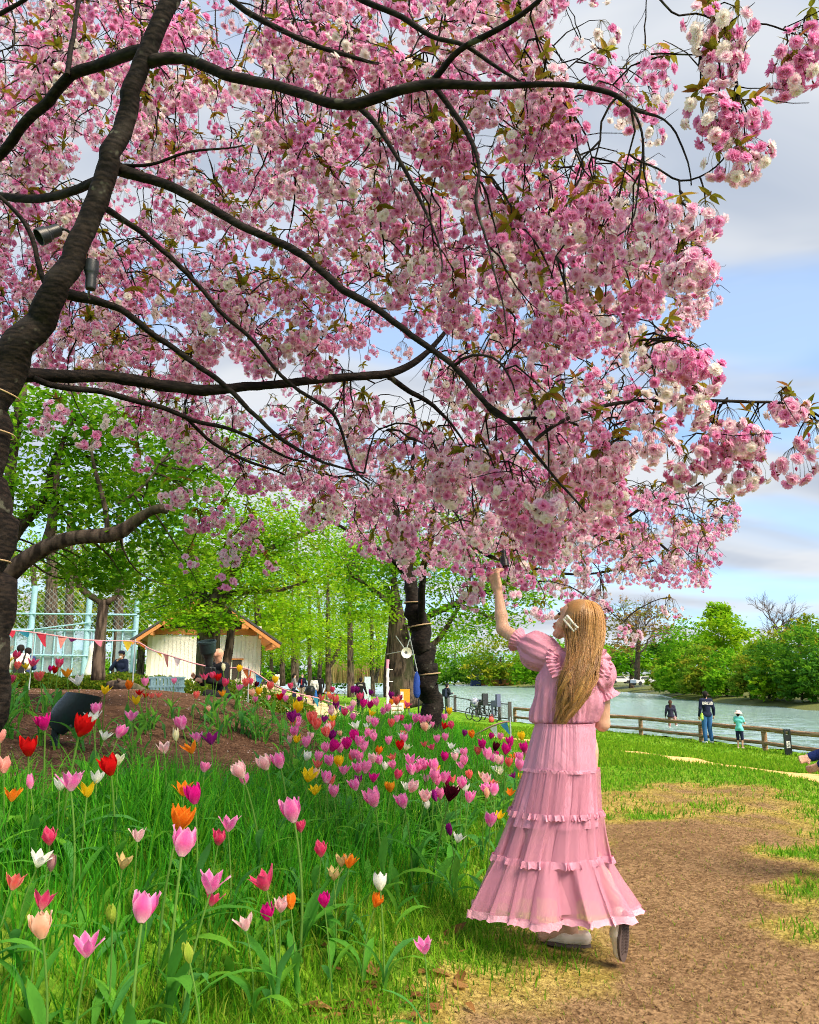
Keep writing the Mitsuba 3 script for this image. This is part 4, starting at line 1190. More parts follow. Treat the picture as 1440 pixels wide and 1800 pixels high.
def hand_bones(wrist, along, palm_n, side, L=0.17, curl=0.3, thumb=0.7, grip=None):
    """palm, four unequal fingers and a thumb from the side of the palm"""
    y = np.asarray(along, float) / np.linalg.norm(along)
    z = np.asarray(palm_n, float)
    z = z - y * (z @ y)
    z /= np.linalg.norm(z)
    x = np.cross(y, z) * side
    w = np.asarray(wrist, float)
    s = L / 0.18
    B = []
    for k, (o, f) in enumerate(((0.030, 0.9), (0.010, 1.0), (-0.010, 0.94), (-0.028, 0.74))):
        base = w + (y * 0.092 + x * o) * s
        B.append((w + (y * 0.012 + x * o * 0.7) * s, base, 0.014 * s, 0.0115 * s))
        d, p = y.copy(), base
        c = curl if np.isscalar(curl) else curl[k]
        for seg, r in ((0.036, 0.0092), (0.026, 0.0084), (0.020, 0.0074)):
            ang = c * (0.75 if seg > 0.03 else 1.0)
            d = d * math.cos(ang) + z * math.sin(ang)
            d /= np.linalg.norm(d)
            e = p + d * seg * f * s
            B.append((p, e, r * s, r * 0.93 * s))
            p = e
    tb = w + (y * 0.028 + x * 0.026 + z * 0.006) * s
    td = y * 0.72 + x * thumb + z * 0.35
    td /= np.linalg.norm(td)
    t1 = tb + td * 0.036 * s
    t2 = t1 + (td * 0.75 + y * 0.35 + z * 0.2 * (1 + np.mean(curl))) * 0.028 * s
    B += [(w + y * 0.015 * s, tb, 0.014 * s, 0.013 * s), (tb, t1, 0.0125 * s, 0.0105 * s), (t1, t2, 0.0105 * s, 0.0085 * s)]
    return B


SKIN = (0.60, 0.36, 0.25)
HAIRS = {'black': (0.012, 0.010, 0.010), 'brown': (0.06, 0.03, 0.018), 'grey': (0.22, 0.2, 0.19)}


def person(name_label, at, height, yaw, top, legs, shoes=(0.05, 0.045, 0.04), hair='black', pose_=None, sleeve='long', coat=0.0, skirt=None, hat=None, hair_len=0.0, shorts=0.0, group=None, head_dir=(0, 1, 0), h=0.018, bald=False,
           trouser_bottom=0.1, mask=False, skin=SKIN, extra=None):
    """a figure facing local +y; pose_ overrides joints (local metres for 1.7 m)"""
    t = thing('person', name_label, 'person', group)
    J = dict(hipL=(-0.09, 0, 0.90), hipR=(0.09, 0, 0.90), kneeL=(-0.10, 0.02, 0.49), kneeR=(0.10, 0.02, 0.49), ankL=(-0.10, -0.02, 0.08), ankR=(0.10, -0.02, 0.08), shL=(-0.165, 0, 1.40), shR=(0.165, 0, 1.40), elL=(-0.225, -0.02, 1.13), elR=(0.225, -0.02, 1.13),
             wrL=(-0.235, 0.06, 0.89), wrR=(0.235, 0.06, 0.89), neck=(0, -0.01, 1.43), head=(0, 0.015, 1.585), hip=(0, 0, 0.94), chest=(0, 0.0, 1.25))
    J.update(pose_ or {})
    J = {k: np.array(v, float) for k, v in J.items()}
    hd = np.asarray(head_dir, float)
    hd = hd / np.linalg.norm(hd)
    sd = np.cross(hd, [0, 0, 1.0])
    sd /= np.linalg.norm(sd)
    upv = np.cross(sd, hd)
    H = J['head']
    torso = [(J['hip'] + [-0.05, 0, 0], J['hip'] + [0.05, 0, 0], 0.105, 0.105), (J['hip'], J['chest'], 0.105, 0.11), (J['chest'] + [-0.07, 0, 0.02], J['chest'] + [0.07, 0, 0.02], 0.105, 0.105), (J['shL'] * [0.8, 1, 1] , J['shR'] * [0.8, 1, 1], 0.06, 0.06)]
    arms = [[(J['sh' + s], J['el' + s], 0.052, 0.041), (J['el' + s], J['wr' + s], 0.041, 0.028)] for s in 'LR']
    legb = [[(J['hip' + s], J['knee' + s], 0.085, 0.056), (J['knee' + s], J['ank' + s], 0.055, 0.036)] for s in 'LR']
    headb = [(H + upv * 0.03, H + upv * 0.02 - hd * 0.02, 0.083, 0.086), (H - upv * 0.05 + hd * 0.03, H - upv * 0.075 + hd * 0.045, 0.055, 0.040), (H - upv * 0.02 + hd * 0.083, H + hd * 0.088, 0.014, 0.008), (J['neck'], H - upv * 0.05, 0.05, 0.05),
             (H + sd * 0.083 - upv * 0.02, H + sd * 0.086 + upv * 0.015, 0.014, 0.017), (H - sd * 0.083 - upv * 0.02, H - sd * 0.086 + upv * 0.015, 0.014, 0.017)]
    hands = []
    for s, sg in (('L', -1), ('R', 1)):
        al = J['wr' + s] - J['el' + s]
        hands += hand_bones(J['wr' + s], al, np.array([-sg * 1.0, 0.4, 0.0]) + 1e-3, 1 if sg < 0 else -1, L=0.165, curl=0.35)
    feet = []
    fdir = {}
    for s in 'LR':
        d = (J.get('toe' + s) - J['ank' + s]) if ('toe' + s) in J else np.array([0.02 if s == 'R' else -0.02, 0.15, -0.045])
        fdir[s] = d
        feet += [(J['ank' + s] + [0, -0.02, -0.03], J['ank' + s] + d, 0.038, 0.03)]
    S = height / 1.7
    R_ = rotz(yaw)
    base = np.asarray(at, float)
    tr = lambda vf: (np.asarray(vf[0]) * S @ R_.T + base, vf[1])
    full = torso + arms[0] + arms[1] + legb[0] + legb[1] + headb + hands + feet
    lo, hi = body_box(full, 0.14)
    hh = h / S
    v, f = nets(bones_fn(full, 0.016), lo, hi, hh)
    put('body', tr((v, f)), 'skin_vc', smooth=True, color=np.broadcast_to(skin, (len(v), 3)), parent=t)
    # top
    tb = [(a, b, ra + 0.02, rb + 0.02) for a, b, ra, rb in torso]
    for (u, l), s in zip(arms, 'LR'):
        tb.append((u[0], u[1], u[2] + 0.016, u[3] + 0.016))
        if sleeve == 'long':
            tb.append((l[0], l[0] + (l[1] - l[0]) * 0.97, l[2] + 0.016, l[3] + 0.014))
        elif sleeve == 'short':
            tb[-1] = (u[0], u[0] + (u[1] - u[0]) * 0.6, u[2] + 0.02, u[3] + 0.025)
    if coat:
        tb += [(J['hip' + s], J['hip' + s] + (J['knee' + s] - J['hip' + s]) * coat, 0.10, 0.105) for s in 'LR']
    lowz = J['hip'][2] - 0.07 - coat * 0.42
    wr = lambda p: np.maximum(np.where(np.hypot(p[:, 0] - J['hip'][0], p[:, 1] - J['hip'][1]) < 0.24, lowz - p[:, 2], -1), -(np.linalg.norm(p - H, axis=1) - 0.098))
    v, f = nets(both(bones_fn(tb, 0.02), wr), lo, hi, hh)
    put('jacket' if sleeve == 'long' else 'shirt', tr((v, f)), 'cloth_vc', smooth=True, color=np.broadcast_to(top, (len(v), 3)), parent=t)
    # legs
    if skirt is not None:
        zc = J['hip'][2]
        prof = [(0.13, zc + 0.06), (0.155, zc), (0.19, zc - 0.25), (0.22, zc - 0.5), (0.21, zc - 0.5), (0.15, zc - 0.2)]

        vv, ff = moved(lathe(prof, 18, sy=0.8), (J['hip'][0], J['hip'][1], 0))
        put('skirt', tr((vv, ff)), 'cloth_vc', smooth=True, color=np.broadcast_to(skirt, (len(vv), 3)), parent=t)
    else:
        lb = [(torso[0][0], torso[0][1], 0.113, 0.113)]
        for u, l in legb:
            lb.append((u[0], u[1], u[2] + 0.013, u[3] + 0.02))
            if not shorts:
                lb.append((l[0], l[0] + (l[1] - l[0]) * (1 - trouser_bottom), l[2] + 0.018, l[3] + 0.026))
            else:
                lb.append((l[0], l[0] + (l[1] - l[0]) * 0.15, l[2] + 0.02, l[3] + 0.03))
        v, f = nets(bones_fn(lb, 0.012), lo, hi, hh)
        put('trousers', tr((v, f)), 'cloth_vc', smooth=True, color=np.broadcast_to(legs, (len(v), 3)), parent=t)
    for s in 'LR':
        fb_ = [(J['ank' + s] + [0, -0.03, -0.04], J['ank' + s] + fdir[s], 0.047, 0.038)]
        v, f = nets(bones_fn(fb_, 0.01), *body_box(fb_, 0.07), hh)
        put('shoe', tr((v, f)), 'paint_vc', smooth=True, color=np.broadcast_to(shoes, (len(v), 3)), parent=t)
    # hair, hat
    if not bald:
        hb = [(H + upv * 0.035 - hd * 0.012, H + upv * 0.02 - hd * 0.03, 0.094, 0.092), (H - hd * 0.05, H - hd * 0.05 - upv * 0.06, 0.075, 0.055)]
        if hair_len:
            hb.append((H - hd * 0.06 - upv * 0.02, H - hd * 0.085 - upv * hair_len, 0.08, 0.05))
        face = lambda p: np.minimum(((p - H) @ hd) - 0.045, 1) * (((p - H) @ upv) < 0.055) - (((p - H) @ upv) >= 0.055) * 0.01
        v, f = nets(both(bones_fn(hb, 0.02), face), *body_box(hb, 0.13), hh)
        put('hair', tr((v, f)), 'cloth_vc', smooth=True, color=np.broadcast_to(HAIRS[hair], (len(v), 3)), parent=t)
    if hat:
        kind, col = hat
        m = np.column_stack([sd, hd, upv])
        if kind == 'sun':
            prof = [(0.0, 0.135), (0.075, 0.13), (0.105, 0.09), (0.115, 0.04), (0.19, 0.0), (0.185, -0.008), (0.11, 0.025), (0.0, 0.12)]
        elif kind == 'cap':
            prof = [(0.0, 0.125), (0.06, 0.12), (0.098, 0.08), (0.104, 0.03), (0.10, 0.03), (0.0, 0.11)]
        else:
            prof = [(0.0, 0.14), (0.07, 0.13), (0.11, 0.08), (0.112, 0.02), (0.105, 0.02), (0.0, 0.12)]
        vv, ff = moved(lathe(prof, 20), H + upv * 0.03, m)
        put('hat' if kind != 'helmet' else 'helmet', tr((vv, ff)), 'cloth_vc', smooth=True, color=np.broadcast_to(col, (len(vv), 3)), parent=t)
        if kind == 'cap':
            bl = trimesh.creation.cylinder(0.075, 0.008, sections=20)
            vv, ff = moved((bl.vertices * [1, 1.0, 1], bl.faces), H + upv * 0.065 + hd * 0.085, m)
            put('cap_peak', tr((vv, ff)), 'cloth_vc', color=np.broadcast_to(col, (len(vv), 3)), parent=t)
    if mask:
        mb = [(H - upv * 0.045 + hd * 0.055, H - upv * 0.06 + hd * 0.06, 0.045, 0.036)]
        v, f = nets(bones_fn(mb, 0.01), *body_box(mb, 0.08), hh)
        put('face_mask', tr((v, f)), 'cloth_vc', smooth=True, color=np.broadcast_to((0.78, 0.78, 0.78), (len(v), 3)), parent=t)
    if extra:
        extra(t, tr, J, H)
    return t
# ------------------------------------------------------------------ the woman in the pink dress
WY = 4.15
W = thing('person', 'woman in a long pink tiered dress seen from behind, reaching up to the blossoms', 'person')


def wp(px, py, dy=0.0):
    return P(px, py, WY + dy)


wskin = (0.62, 0.375, 0.26)
hd = np.array([-0.74, 0.52, 0.44])
hd /= np.linalg.norm(hd)
sd = np.cross(hd, [0, 0, 1.0])
sd /= np.linalg.norm(sd)
upv = np.cross(sd, hd)
H = wp(1012, 1094, 0.0)
neck = wp(1014, 1150, -0.01)
shL, shR = wp(955, 1156, 0.02), wp(1058, 1160, -0.02)
elL, wrL = wp(884, 1106, 0.22), wp(876, 1038, 0.26)
elR, wrR = wp(1059, 1272, 0.0), wp(1016, 1250, 0.23)
hip = wp(992, 1310)
chest = wp(1003, 1200)
hipL, hipR = hip + [-0.075, 0.02, -0.03], hip + [0.075, -0.02, -0.03]
ankL = np.array([0.77, 4.22, 0.075])
toeR = np.array([0.955, 4.02, 0.025])
heelR = P(1098, 1606, 3.94)
ankR = heelR + [-0.03, 0.05, 0.045]
kneeL = np.array([0.73, 4.24, 0.47])
kneeR = np.array([0.83, 4.18, 0.47])
bones = [(hip + [-0.06, 0, 0], hip + [0.06, 0, 0], 0.10, 0.10), (hip, chest, 0.085, 0.085), (chest + [-0.06, 0, 0.02], chest + [0.06, 0, 0.02], 0.075, 0.075), (shL * 0.8 + shR * 0.2, shR * 0.8 + shL * 0.2, 0.052, 0.052),
         (shL, elL, 0.043, 0.033), (elL, elL + (wrL - elL) * 0.35, 0.0335, 0.0325), (elL + (wrL - elL) * 0.35, wrL, 0.0325, 0.0205), (shR, elR, 0.045, 0.036), (elR, wrR, 0.036, 0.024),
         (hipL, kneeL, 0.085, 0.052), (kneeL, kneeL * 0.65 + ankL * 0.35 + [0, -0.015, 0], 0.05, 0.052), (kneeL * 0.65 + ankL * 0.35 + [0, -0.015, 0], ankL, 0.052, 0.032),
         (hipR, kneeR, 0.085, 0.052), (kneeR, kneeR * 0.65 + ankR * 0.35 + [0, -0.015, 0], 0.05, 0.052), (kneeR * 0.65 + ankR * 0.35 + [0, -0.015, 0], ankR, 0.052, 0.032),
         (ankL, ankL + [-0.13, 0.04, -0.04], 0.032, 0.026), (ankR, toeR, 0.032, 0.024),
         (neck + [0, 0, -0.03], H - upv * 0.0672 - hd * 0.0168, 0.050, 0.047), (H + upv * 0.0280, H + upv * 0.0224 - hd * 0.0336, 0.086, 0.086), (H - upv * 0.0336 + hd * 0.0336, H - upv * 0.0918 + hd * 0.0582, 0.055, 0.024),
         (H - upv * 0.0336 + hd * 0.0448 + sd * 0.0336, H - upv * 0.0336 + hd * 0.0448 - sd * 0.0336, 0.034, 0.034),
         (H + upv * 0.0134 + hd * 0.0874, H - upv * 0.0246 + hd * 0.1098, 0.010, 0.0105), (H - upv * 0.0526 + hd * 0.0930, H - upv * 0.0532 + hd * 0.0935, 0.0125, 0.0125), (H - upv * 0.0672 + hd * 0.0896, H - upv * 0.0678 + hd * 0.0902, 0.012, 0.012),
         (H - upv * 0.0974 + hd * 0.0762, H - upv * 0.0986 + hd * 0.0767, 0.015, 0.015), (H + upv * 0.0336 + hd * 0.0784 - sd * 0.0336, H + upv * 0.0336 + hd * 0.0784 + sd * 0.0336, 0.012, 0.012),
         (H + sd * 0.0829 - upv * 0.0280, H + sd * 0.0896 + upv * 0.0090 - hd * 0.0067, 0.009, 0.013), (H - sd * 0.0829 - upv * 0.0280, H - sd * 0.0896 + upv * 0.0090 - hd * 0.0067, 0.009, 0.013)]
al = np.array([-0.035, 0.05, 0.16])
bones += hand_bones(wrL, al, np.array([0.75, 0.60, 0.05]), 1, L=0.178, curl=[0.55, 0.75, 0.95, 1.05], thumb=0.55)
bones += hand_bones(wrR, wrR - elR, np.array([-0.2, 0.1, -1.0]), -1, L=0.165, curl=0.45)
wfn = bones_fn(bones, 0.011)
lo, hi = body_box(bones, 0.12)
v, f = nets(wfn, lo, hi, 0.0045)
put('body', (v, f), 'skin_vc', smooth=True, color=np.broadcast_to(wskin, (len(v), 3)), parent=W)
# face: lips, eyes, brows
fm = MB()
for q, c, r in ((H - upv * 0.053 + hd * 0.0985, (0.55, 0.14, 0.13), 0.010), (H - upv * 0.067 + hd * 0.0965, (0.55, 0.15, 0.14), 0.009)):
    s = trimesh.creation.icosphere(2, 1.0)
    fm.add((s.vertices * [0.02, 0.007, 0.006]) @ np.column_stack([sd, hd, upv]).T + q, s.faces, c)
put('lips', fm.get(), 'skin_vc', smooth=True, color=fm.col(), parent=W)
for sg in (-1, 1):
    s = trimesh.creation.icosphere(2, 1.0)
    q = H + upv * 0.009 + hd * 0.083 + sd * sg * 0.034
    put('eye', ((s.vertices * [0.011, 0.008, 0.007]) @ np.column_stack([sd, hd, upv]).T + q, s.faces), 'skin_vc', smooth=True, color=np.broadcast_to((0.05, 0.03, 0.02), (len(s.vertices), 3)), parent=W)
    lm = MB()
    for k in range(7):
        o = q + sd * (k - 3) * 0.0045 + hd * 0.008 + upv * 0.006
        lm.add(*tube(np.array([o, o + hd * 0.008 + upv * 0.003, o + hd * 0.013 + upv * 0.008]), [0.0007, 0.0006, 0.0003], 3))
    put('lashes', lm.get(), 'dark_metal', parent=W, kind='stuff')

# hair: a loft from the crown down the back, clothed with strands
HS = np.array([[1025, 1054.5, 0.00, 0.012, 0.012], [1025, 1058, 0.00, 0.048, 0.050], [1025, 1067, 0.00, 0.077, 0.084], [1025, 1083, -0.005, 0.094, 0.106], [1026, 1104, -0.012, 0.096, 0.108], [1027, 1126, -0.05, 0.085, 0.080], [1024, 1150, -0.085, 0.077, 0.055],
               [1018, 1178, -0.115, 0.073, 0.046], [1011, 1206, -0.13, 0.066, 0.042], [1001, 1232, -0.135, 0.049, 0.034], [991, 1254, -0.13, 0.030, 0.024], [982, 1278, -0.125, 0.007, 0.008]])
hc = np.array([wp(a, b, c) for a, b, c in HS[:, :3]])
ts = np.linspace(0, 1, len(HS))
CS = CubicSpline(ts, np.column_stack([hc, HS[:, 3:]]))
hr = np.random.default_rng(17)
fa = math.atan2(hd[1], hd[0])


def hair_at(a, t, rho):
    q = CS(t)
    return q[:, :3] + np.stack([np.cos(a) * q[:, 3] * rho, np.sin(a) * q[:, 4] * rho, 0 * t], -1)


nt = 40
tt = np.linspace(0.02, 1.0, nt)
ang = np.linspace(fa + 1.05, fa + 2 * math.pi - 1.05, 48)
V = np.stack([hair_at(np.full(nt, a), tt, 0.93) for a in ang], 0)
V = V + (meshkit.noise(V * [60, 60, 8], 4)[..., None] - 0.5) * 0.008
ii, jj = np.meshgrid(np.arange(len(ang) - 1), np.arange(nt - 1), indexing='ij')
q = np.stack([ii * nt + jj, (ii + 1) * nt + jj, (ii + 1) * nt + jj + 1, ii * nt + jj + 1], -1).reshape(-1, 4)
hm = MB()
hm.add(V.reshape(-1, 3), q[:, ::-1], (0.26, 0.14, 0.048))
capb = [(H + upv * 0.03 - hd * 0.012, H - hd * 0.03, 0.094, 0.092)]
v, f = nets(both(bones_fn(capb), lambda p: np.where(((p - H) @ upv) < 0.06, ((p - H) @ hd) - 0.038, -1)), *body_box(capb, 0.13), 0.008)
hm.add(v, f, (0.26, 0.14, 0.048))
put('hair', hm.get(), 'hair_stuff', smooth=True, color=hm.col(), parent=W)
sm = MB()
for j in range(84):
    a0 = fa + 0.98 + (2 * math.pi - 1.96) * ((j * 0.618034) % 1.0)
    rho0 = hr.uniform(0.92, 1.06)
    te = float(np.clip(hr.normal(0.92, 0.08), 0.62, 1.0))
    amp, fq, ph, ph2 = hr.uniform(0.009, 0.024), hr.uniform(11, 19), hr.uniform(0, 6.28), hr.uniform(0, 6.28)
    tone = np.array([0.38, 0.205, 0.072]) * hr.uniform(0.68, 1.35) * np.array([1, hr.uniform(0.95, 1.08), hr.uniform(0.85, 1.2)])
    for k in range(30):
        t0 = hr.uniform(0.0, 0.12) if k % 5 else hr.uniform(0.15, 0.4)
        n = 18
        t = np.linspace(t0, te * hr.uniform(0.9, 1.03), n).clip(0, 1.0)
        low = sst(0.30, 0.75, t)
        da = hr.normal() * 0.17 * (1 - 0.55 * low)
        aa = a0 + da + 0.30 * np.sin(t * fq * 0.8 + ph2) * low
        rr = (rho0 + hr.normal() * 0.035) * (1 + 0.05 * np.sin(t * fq + ph) * low)
        p = hair_at(aa, t, rr)
        p[:, 0] += amp * np.sin(t * fq + ph) * low + hr.normal() * 0.003 * low
        p[:, 1] += amp * 0.7 * np.cos(t * fq * 0.9 + ph2) * low - 0.006 * low
        if k < 2:
            p += (hr.normal(size=3) * [0.022, 0.014, 0.006]) * (t[:, None] ** 1.6)
            w_ = 0.5
        w = hr.uniform(0.0009, 0.0019)
        vv, ff = tube(p, w * np.concatenate([[0.5], np.ones(n - 5), [0.85, 0.6, 0.35, 0.12]]), 3, cap=False)
        sm.add(vv, ff, np.clip(tone * hr.uniform(0.8, 1.2), 0, 0.8))
for k in range(620):
    a = fa + hr.choice([1, -1], p=[0.8, 0.2]) * hr.uniform(0.25, 1.10)
    te = hr.uniform(0.20, 0.36) * (0.55 + 0.45 * min(1, abs(a - fa)))
    t = np.linspace(0.01, te, 9)
    p = hair_at(a + 0.35 * (t / te) ** 2 * np.sign(a - fa), t, hr.uniform(0.94, 1.04))
    vv, ff = tube(p, hr.uniform(0.0009, 0.0018) * np.array([0.6, 1, 1, 1, 1, 1, 0.9, 0.6, 0.2]), 3, cap=False)
    sm.add(vv, ff, np.array([0.38, 0.205, 0.072]) * hr.uniform(0.65, 1.35))
put('hair_strand', sm.get(), 'hair_stuff', smooth=True, color=sm.col(), parent=W, kind='stuff')
scene['hair_stuff'] = {'type': 'twosided', 'bsdf': {'type': 'principled', 'base_color': VC, 'roughness': 0.42, 'specular': 0.6}}
# pearl hair clip
cx_ = hair_at(np.full(1, math.atan2(-0.60, -0.80)), np.array([0.36]), 1.16)[0]
cdir = wp(1008, 1106) - wp(988, 1089)
cdir /= np.linalg.norm(cdir)
cout = np.array([-0.62, -0.78, 0.05])
cdir = cdir - cout * (cdir @ cout)
cdir /= np.linalg.norm(cdir)
cup = np.cross(cout, cdir)
cc_ = wp(998, 1098)
cc_ = cc_ + (cx_ - cc_) * np.array([0, 1, 0])
clip = MB()
sp = trimesh.creation.icosphere(2, 0.0062)
for k in range(9):
    for j in (-1, 1):
        clip.add(sp.vertices + cc_ + cdir * (k - 4) * 0.0098 + cup * j * 0.0125 + cout * 0.004, sp.faces, (0.85, 0.83, 0.74))
for j in (-1, 1):
    clip.add(sp.vertices + cc_ + cdir * j * 4 * 0.0098 + cout * 0.004, sp.faces, (0.85, 0.83, 0.74))
bx_ = trimesh.creation.box((0.088, 0.012, 0.004))
clip.add(bx_.vertices @ np.column_stack([cdir, cup, cout]).T + cc_, bx_.faces, (0.62, 0.55, 0.40))
put('hair_clip', clip.get(), 'pearl_stuff', smooth=True, color=clip.col(), parent=W, label='cream pearl hair clip')
princ('pearl_stuff', VC, rough=0.25, spec=0.6)

# ---- the dress
PINK = np.array((0.60, 0.255, 0.365))


def crease_h(p, n, uv):
    a = mikit.fbm(p.x * 16, p.y * 16, p.z * 9, 3)
    return dr.abs(a - 0.5) * 2.0 + 0.25 * mikit.fbm(p.x * 120, p.y * 120, p.z * 120, 2)


scene['satin_stuff'] = {'type': 'twosided', 'bsdf': {'type': 'bumpmap', 'arbitrary': mikit.proc(crease_h, eps=2e-3), 'scale': 0.006,
                        'bsdf': {'type': 'principled', 'base_color': VC, 'roughness': 0.5, 'specular': 0.4, 'sheen': 0.5}}}
scene['tulle_stuff'] = {'type': 'mask', 'opacity': 0.56, 'bsdf': {'type': 'twosided', 'bsdf': {'type': 'principled', 'base_color': VC, 'roughness': 0.6, 'specular': 0.3, 'sheen': 0.6}}}
wz = lambda py: wp(1000, py)[2]
ROWS = np.array([[1262, 939, 1044], [1275, 940, 1043], [1285, 937, 1045], [1310, 931, 1047], [1350, 922, 1050], [1385, 912, 1052], [1420, 902, 1054], [1460, 888, 1056], [1500, 872, 1061], [1540, 856, 1076], [1580, 840, 1096], [1612, 828, 1113], [1640, 818, 1122]])
zz = np.array([wz(r[0]) for r in ROWS])
xl = np.array([wp(r[1], r[0])[0] for r in ROWS])
xr = np.array([wp(r[2], r[0])[0] for r in ROWS])
o = np.argsort(zz)
ZL, XL, XR = zz[o], xl[o], xr[o]


def skirt_sheet(z0, z1, nz, grow, amp0, amp1, seed, ntheta=300, hem=None, flare=0.0, over=0.0, kk=21, hold=False):
    th = np.linspace(0, 2 * math.pi, ntheta, endpoint=False)
    rg = np.random.default_rng(seed)
    fold = np.zeros(ntheta)
    for k, w in ((7, 1.0), (11, 0.9), (17, 0.6), (29, 0.25)):
        fold += w * np.sin(k * th + rg.uniform(0, 6.28) + 0.7 * np.sin(3 * th + rg.uniform(0, 6)))
    fold /= 1.6
    fold = np.sign(fold) * np.abs(fold) ** 0.8
    fine = sum(np.sin(k * th + rg.uniform(0, 6.28)) for k in (52, 71, 88)) / 3
    vs = []
    for j in range(nz):
        s = j / (nz - 1)
        z = z0 + (z1 - z0) * s
        l, r = np.interp(z, ZL, XL), np.interp(z, ZL, XR)
        hw = (r - l) / 2
        amp = amp0 + (amp1 - amp0) * s ** 0.8
        rad = 1 + grow / hw + amp / hw * fold + flare * s / hw
        rad = rad + fine * (0.0022 * (1 - s) + 0.0003) / hw * (amp1 > 0.004)
        te = th + over * (1.0 if hold else s ** 0.7) * (np.sin(kk * th + seed) / kk + 0.8 * np.sin((kk * 2 - 5) * th + 2 * seed) / (kk * 2 - 5))
        sway = 0.012 * np.sin(2 * th + seed) * s
        dyc = -0.02 - 0.05 * sst(0.6, 0.1, z)
        zq = z + (hem(th) * s ** 3 if hem is not None else 0)
        vs.append(np.stack([(l + r) / 2 + np.cos(te) * hw * rad + sway, WY + dyc + np.sin(te) * np.minimum(hw, 0.11 + hw * 0.36) * rad, zq + 0 * th], -1))
    v = np.array(vs).reshape(-1, 3)
    i, j = np.meshgrid(np.arange(nz - 1), np.arange(ntheta), indexing='ij')
    q = np.stack([i * ntheta + j, (i + 1) * ntheta + j, (i + 1) * ntheta + (j + 1) % ntheta, i * ntheta + (j + 1) % ntheta], -1).reshape(-1, 4)
    return v, q, np.array(vs)


def cloth(name, vq, bsdf, c=PINK, label=None):
    return put(name, (vq[0], vq[1]), bsdf, smooth=True, color=np.broadcast_to(c, (len(vq[0]), 3)), parent=W, label=label)


def ruffle(name, ring, width, drop, waves, seed, c):
    """a gathered frill along a closed ring of points"""
    rg = np.random.default_rng(seed)
    n = len(ring) * 3
    k = np.linspace(0, len(ring), n, endpoint=False)
    rp = np.stack([np.interp(k, np.arange(len(ring) + 1), np.append(ring[:, a], ring[0, a])) for a in range(3)], -1)
    cen = rp.mean(0)
    out = rp - cen
    out[:, 2] = 0
    out /= np.linalg.norm(out, axis=1, keepdims=True)
    th = np.linspace(0, 2 * math.pi, n, endpoint=False)
    ph = waves * th + 1.3 * np.sin(11 * th + 1) + 0.8 * np.sin(5 * th)
    rows = []
    for s in (0, 0.35, 0.7, 1.0):
        off = width * (0.25 + s * 0.6) * (0.55 + 0.45 * np.sin(ph)) + 0.002
        tang = np.roll(rp, -1, 0) - rp
        tang /= np.linalg.norm(tang, axis=1, keepdims=True)
        rows.append(rp + out * off[:, None] + tang * (np.cos(ph) * width * 0.35 * s)[:, None] + np.array([0, 0, 1.0]) * (drop * (0.35 - s) + 0.003 * np.sin(2.3 * ph) * s)[:, None])
    v = np.array(rows).reshape(-1, 3)
    i, j = np.meshgrid(np.arange(3), np.arange(n), indexing='ij')
    q = np.stack([i * n + j, (i + 1) * n + j, (i + 1) * n + (j + 1) % n, i * n + (j + 1) % n], -1).reshape(-1, 4)
    put(name, (v, q), 'satin_stuff', smooth=True, color=np.broadcast_to(c, (len(v), 3)), parent=W)


# bodice: the torso and shoulders, loose and gathered above the waist
tb = [(chest + [-0.065, 0, 0.0], chest + [0.05, 0, 0.0], 0.104, 0.100), (chest + [-0.045, 0, 0.03], chest + [0.05, 0, 0.03], 0.098, 0.098), (chest + [-0.07, -0.01, -0.09], chest + [0.05, -0.01, -0.09], 0.110, 0.108), (hip + [-0.05, 0, 0.13], hip + [0.045, 0, 0.13], 0.112, 0.112), (shL * 0.86 + shR * 0.14, shR * 0.86 + shL * 0.14, 0.066, 0.066)]
bf = bones_fn(tb, 0.03)
zw = wz(1272)


def bod(p):
    d = bf(p)
    a = np.arctan2(p[:, 1] - WY, p[:, 0] - hip[0])
    g = sst(zw + 0.30, zw, p[:, 2])
    d = d - 0.008 * g * np.sin(13 * a + 4 * np.sin(2.3 * a)) - 0.004 * g * np.sin(31 * a) - 0.006 * np.sin(p[:, 2] * 26 + p[:, 0] * 34 + 2 * np.sin(p[:, 0] * 9)) * (1 - g)
    pinch = 0.060 * sst(zw + 0.012, zw - 0.022, p[:, 2])
    return np.maximum(d + pinch, zw - 0.035 - p[:, 2])


v, f = nets(both(bod, lambda p: -(np.linalg.norm((p - neck - [0, 0, 0.035]) / [1, 1, 0.8], axis=1) - 0.082)), *body_box(tb, 0.17), 0.007)
cloth('bodice', (v, f), 'satin_stuff')


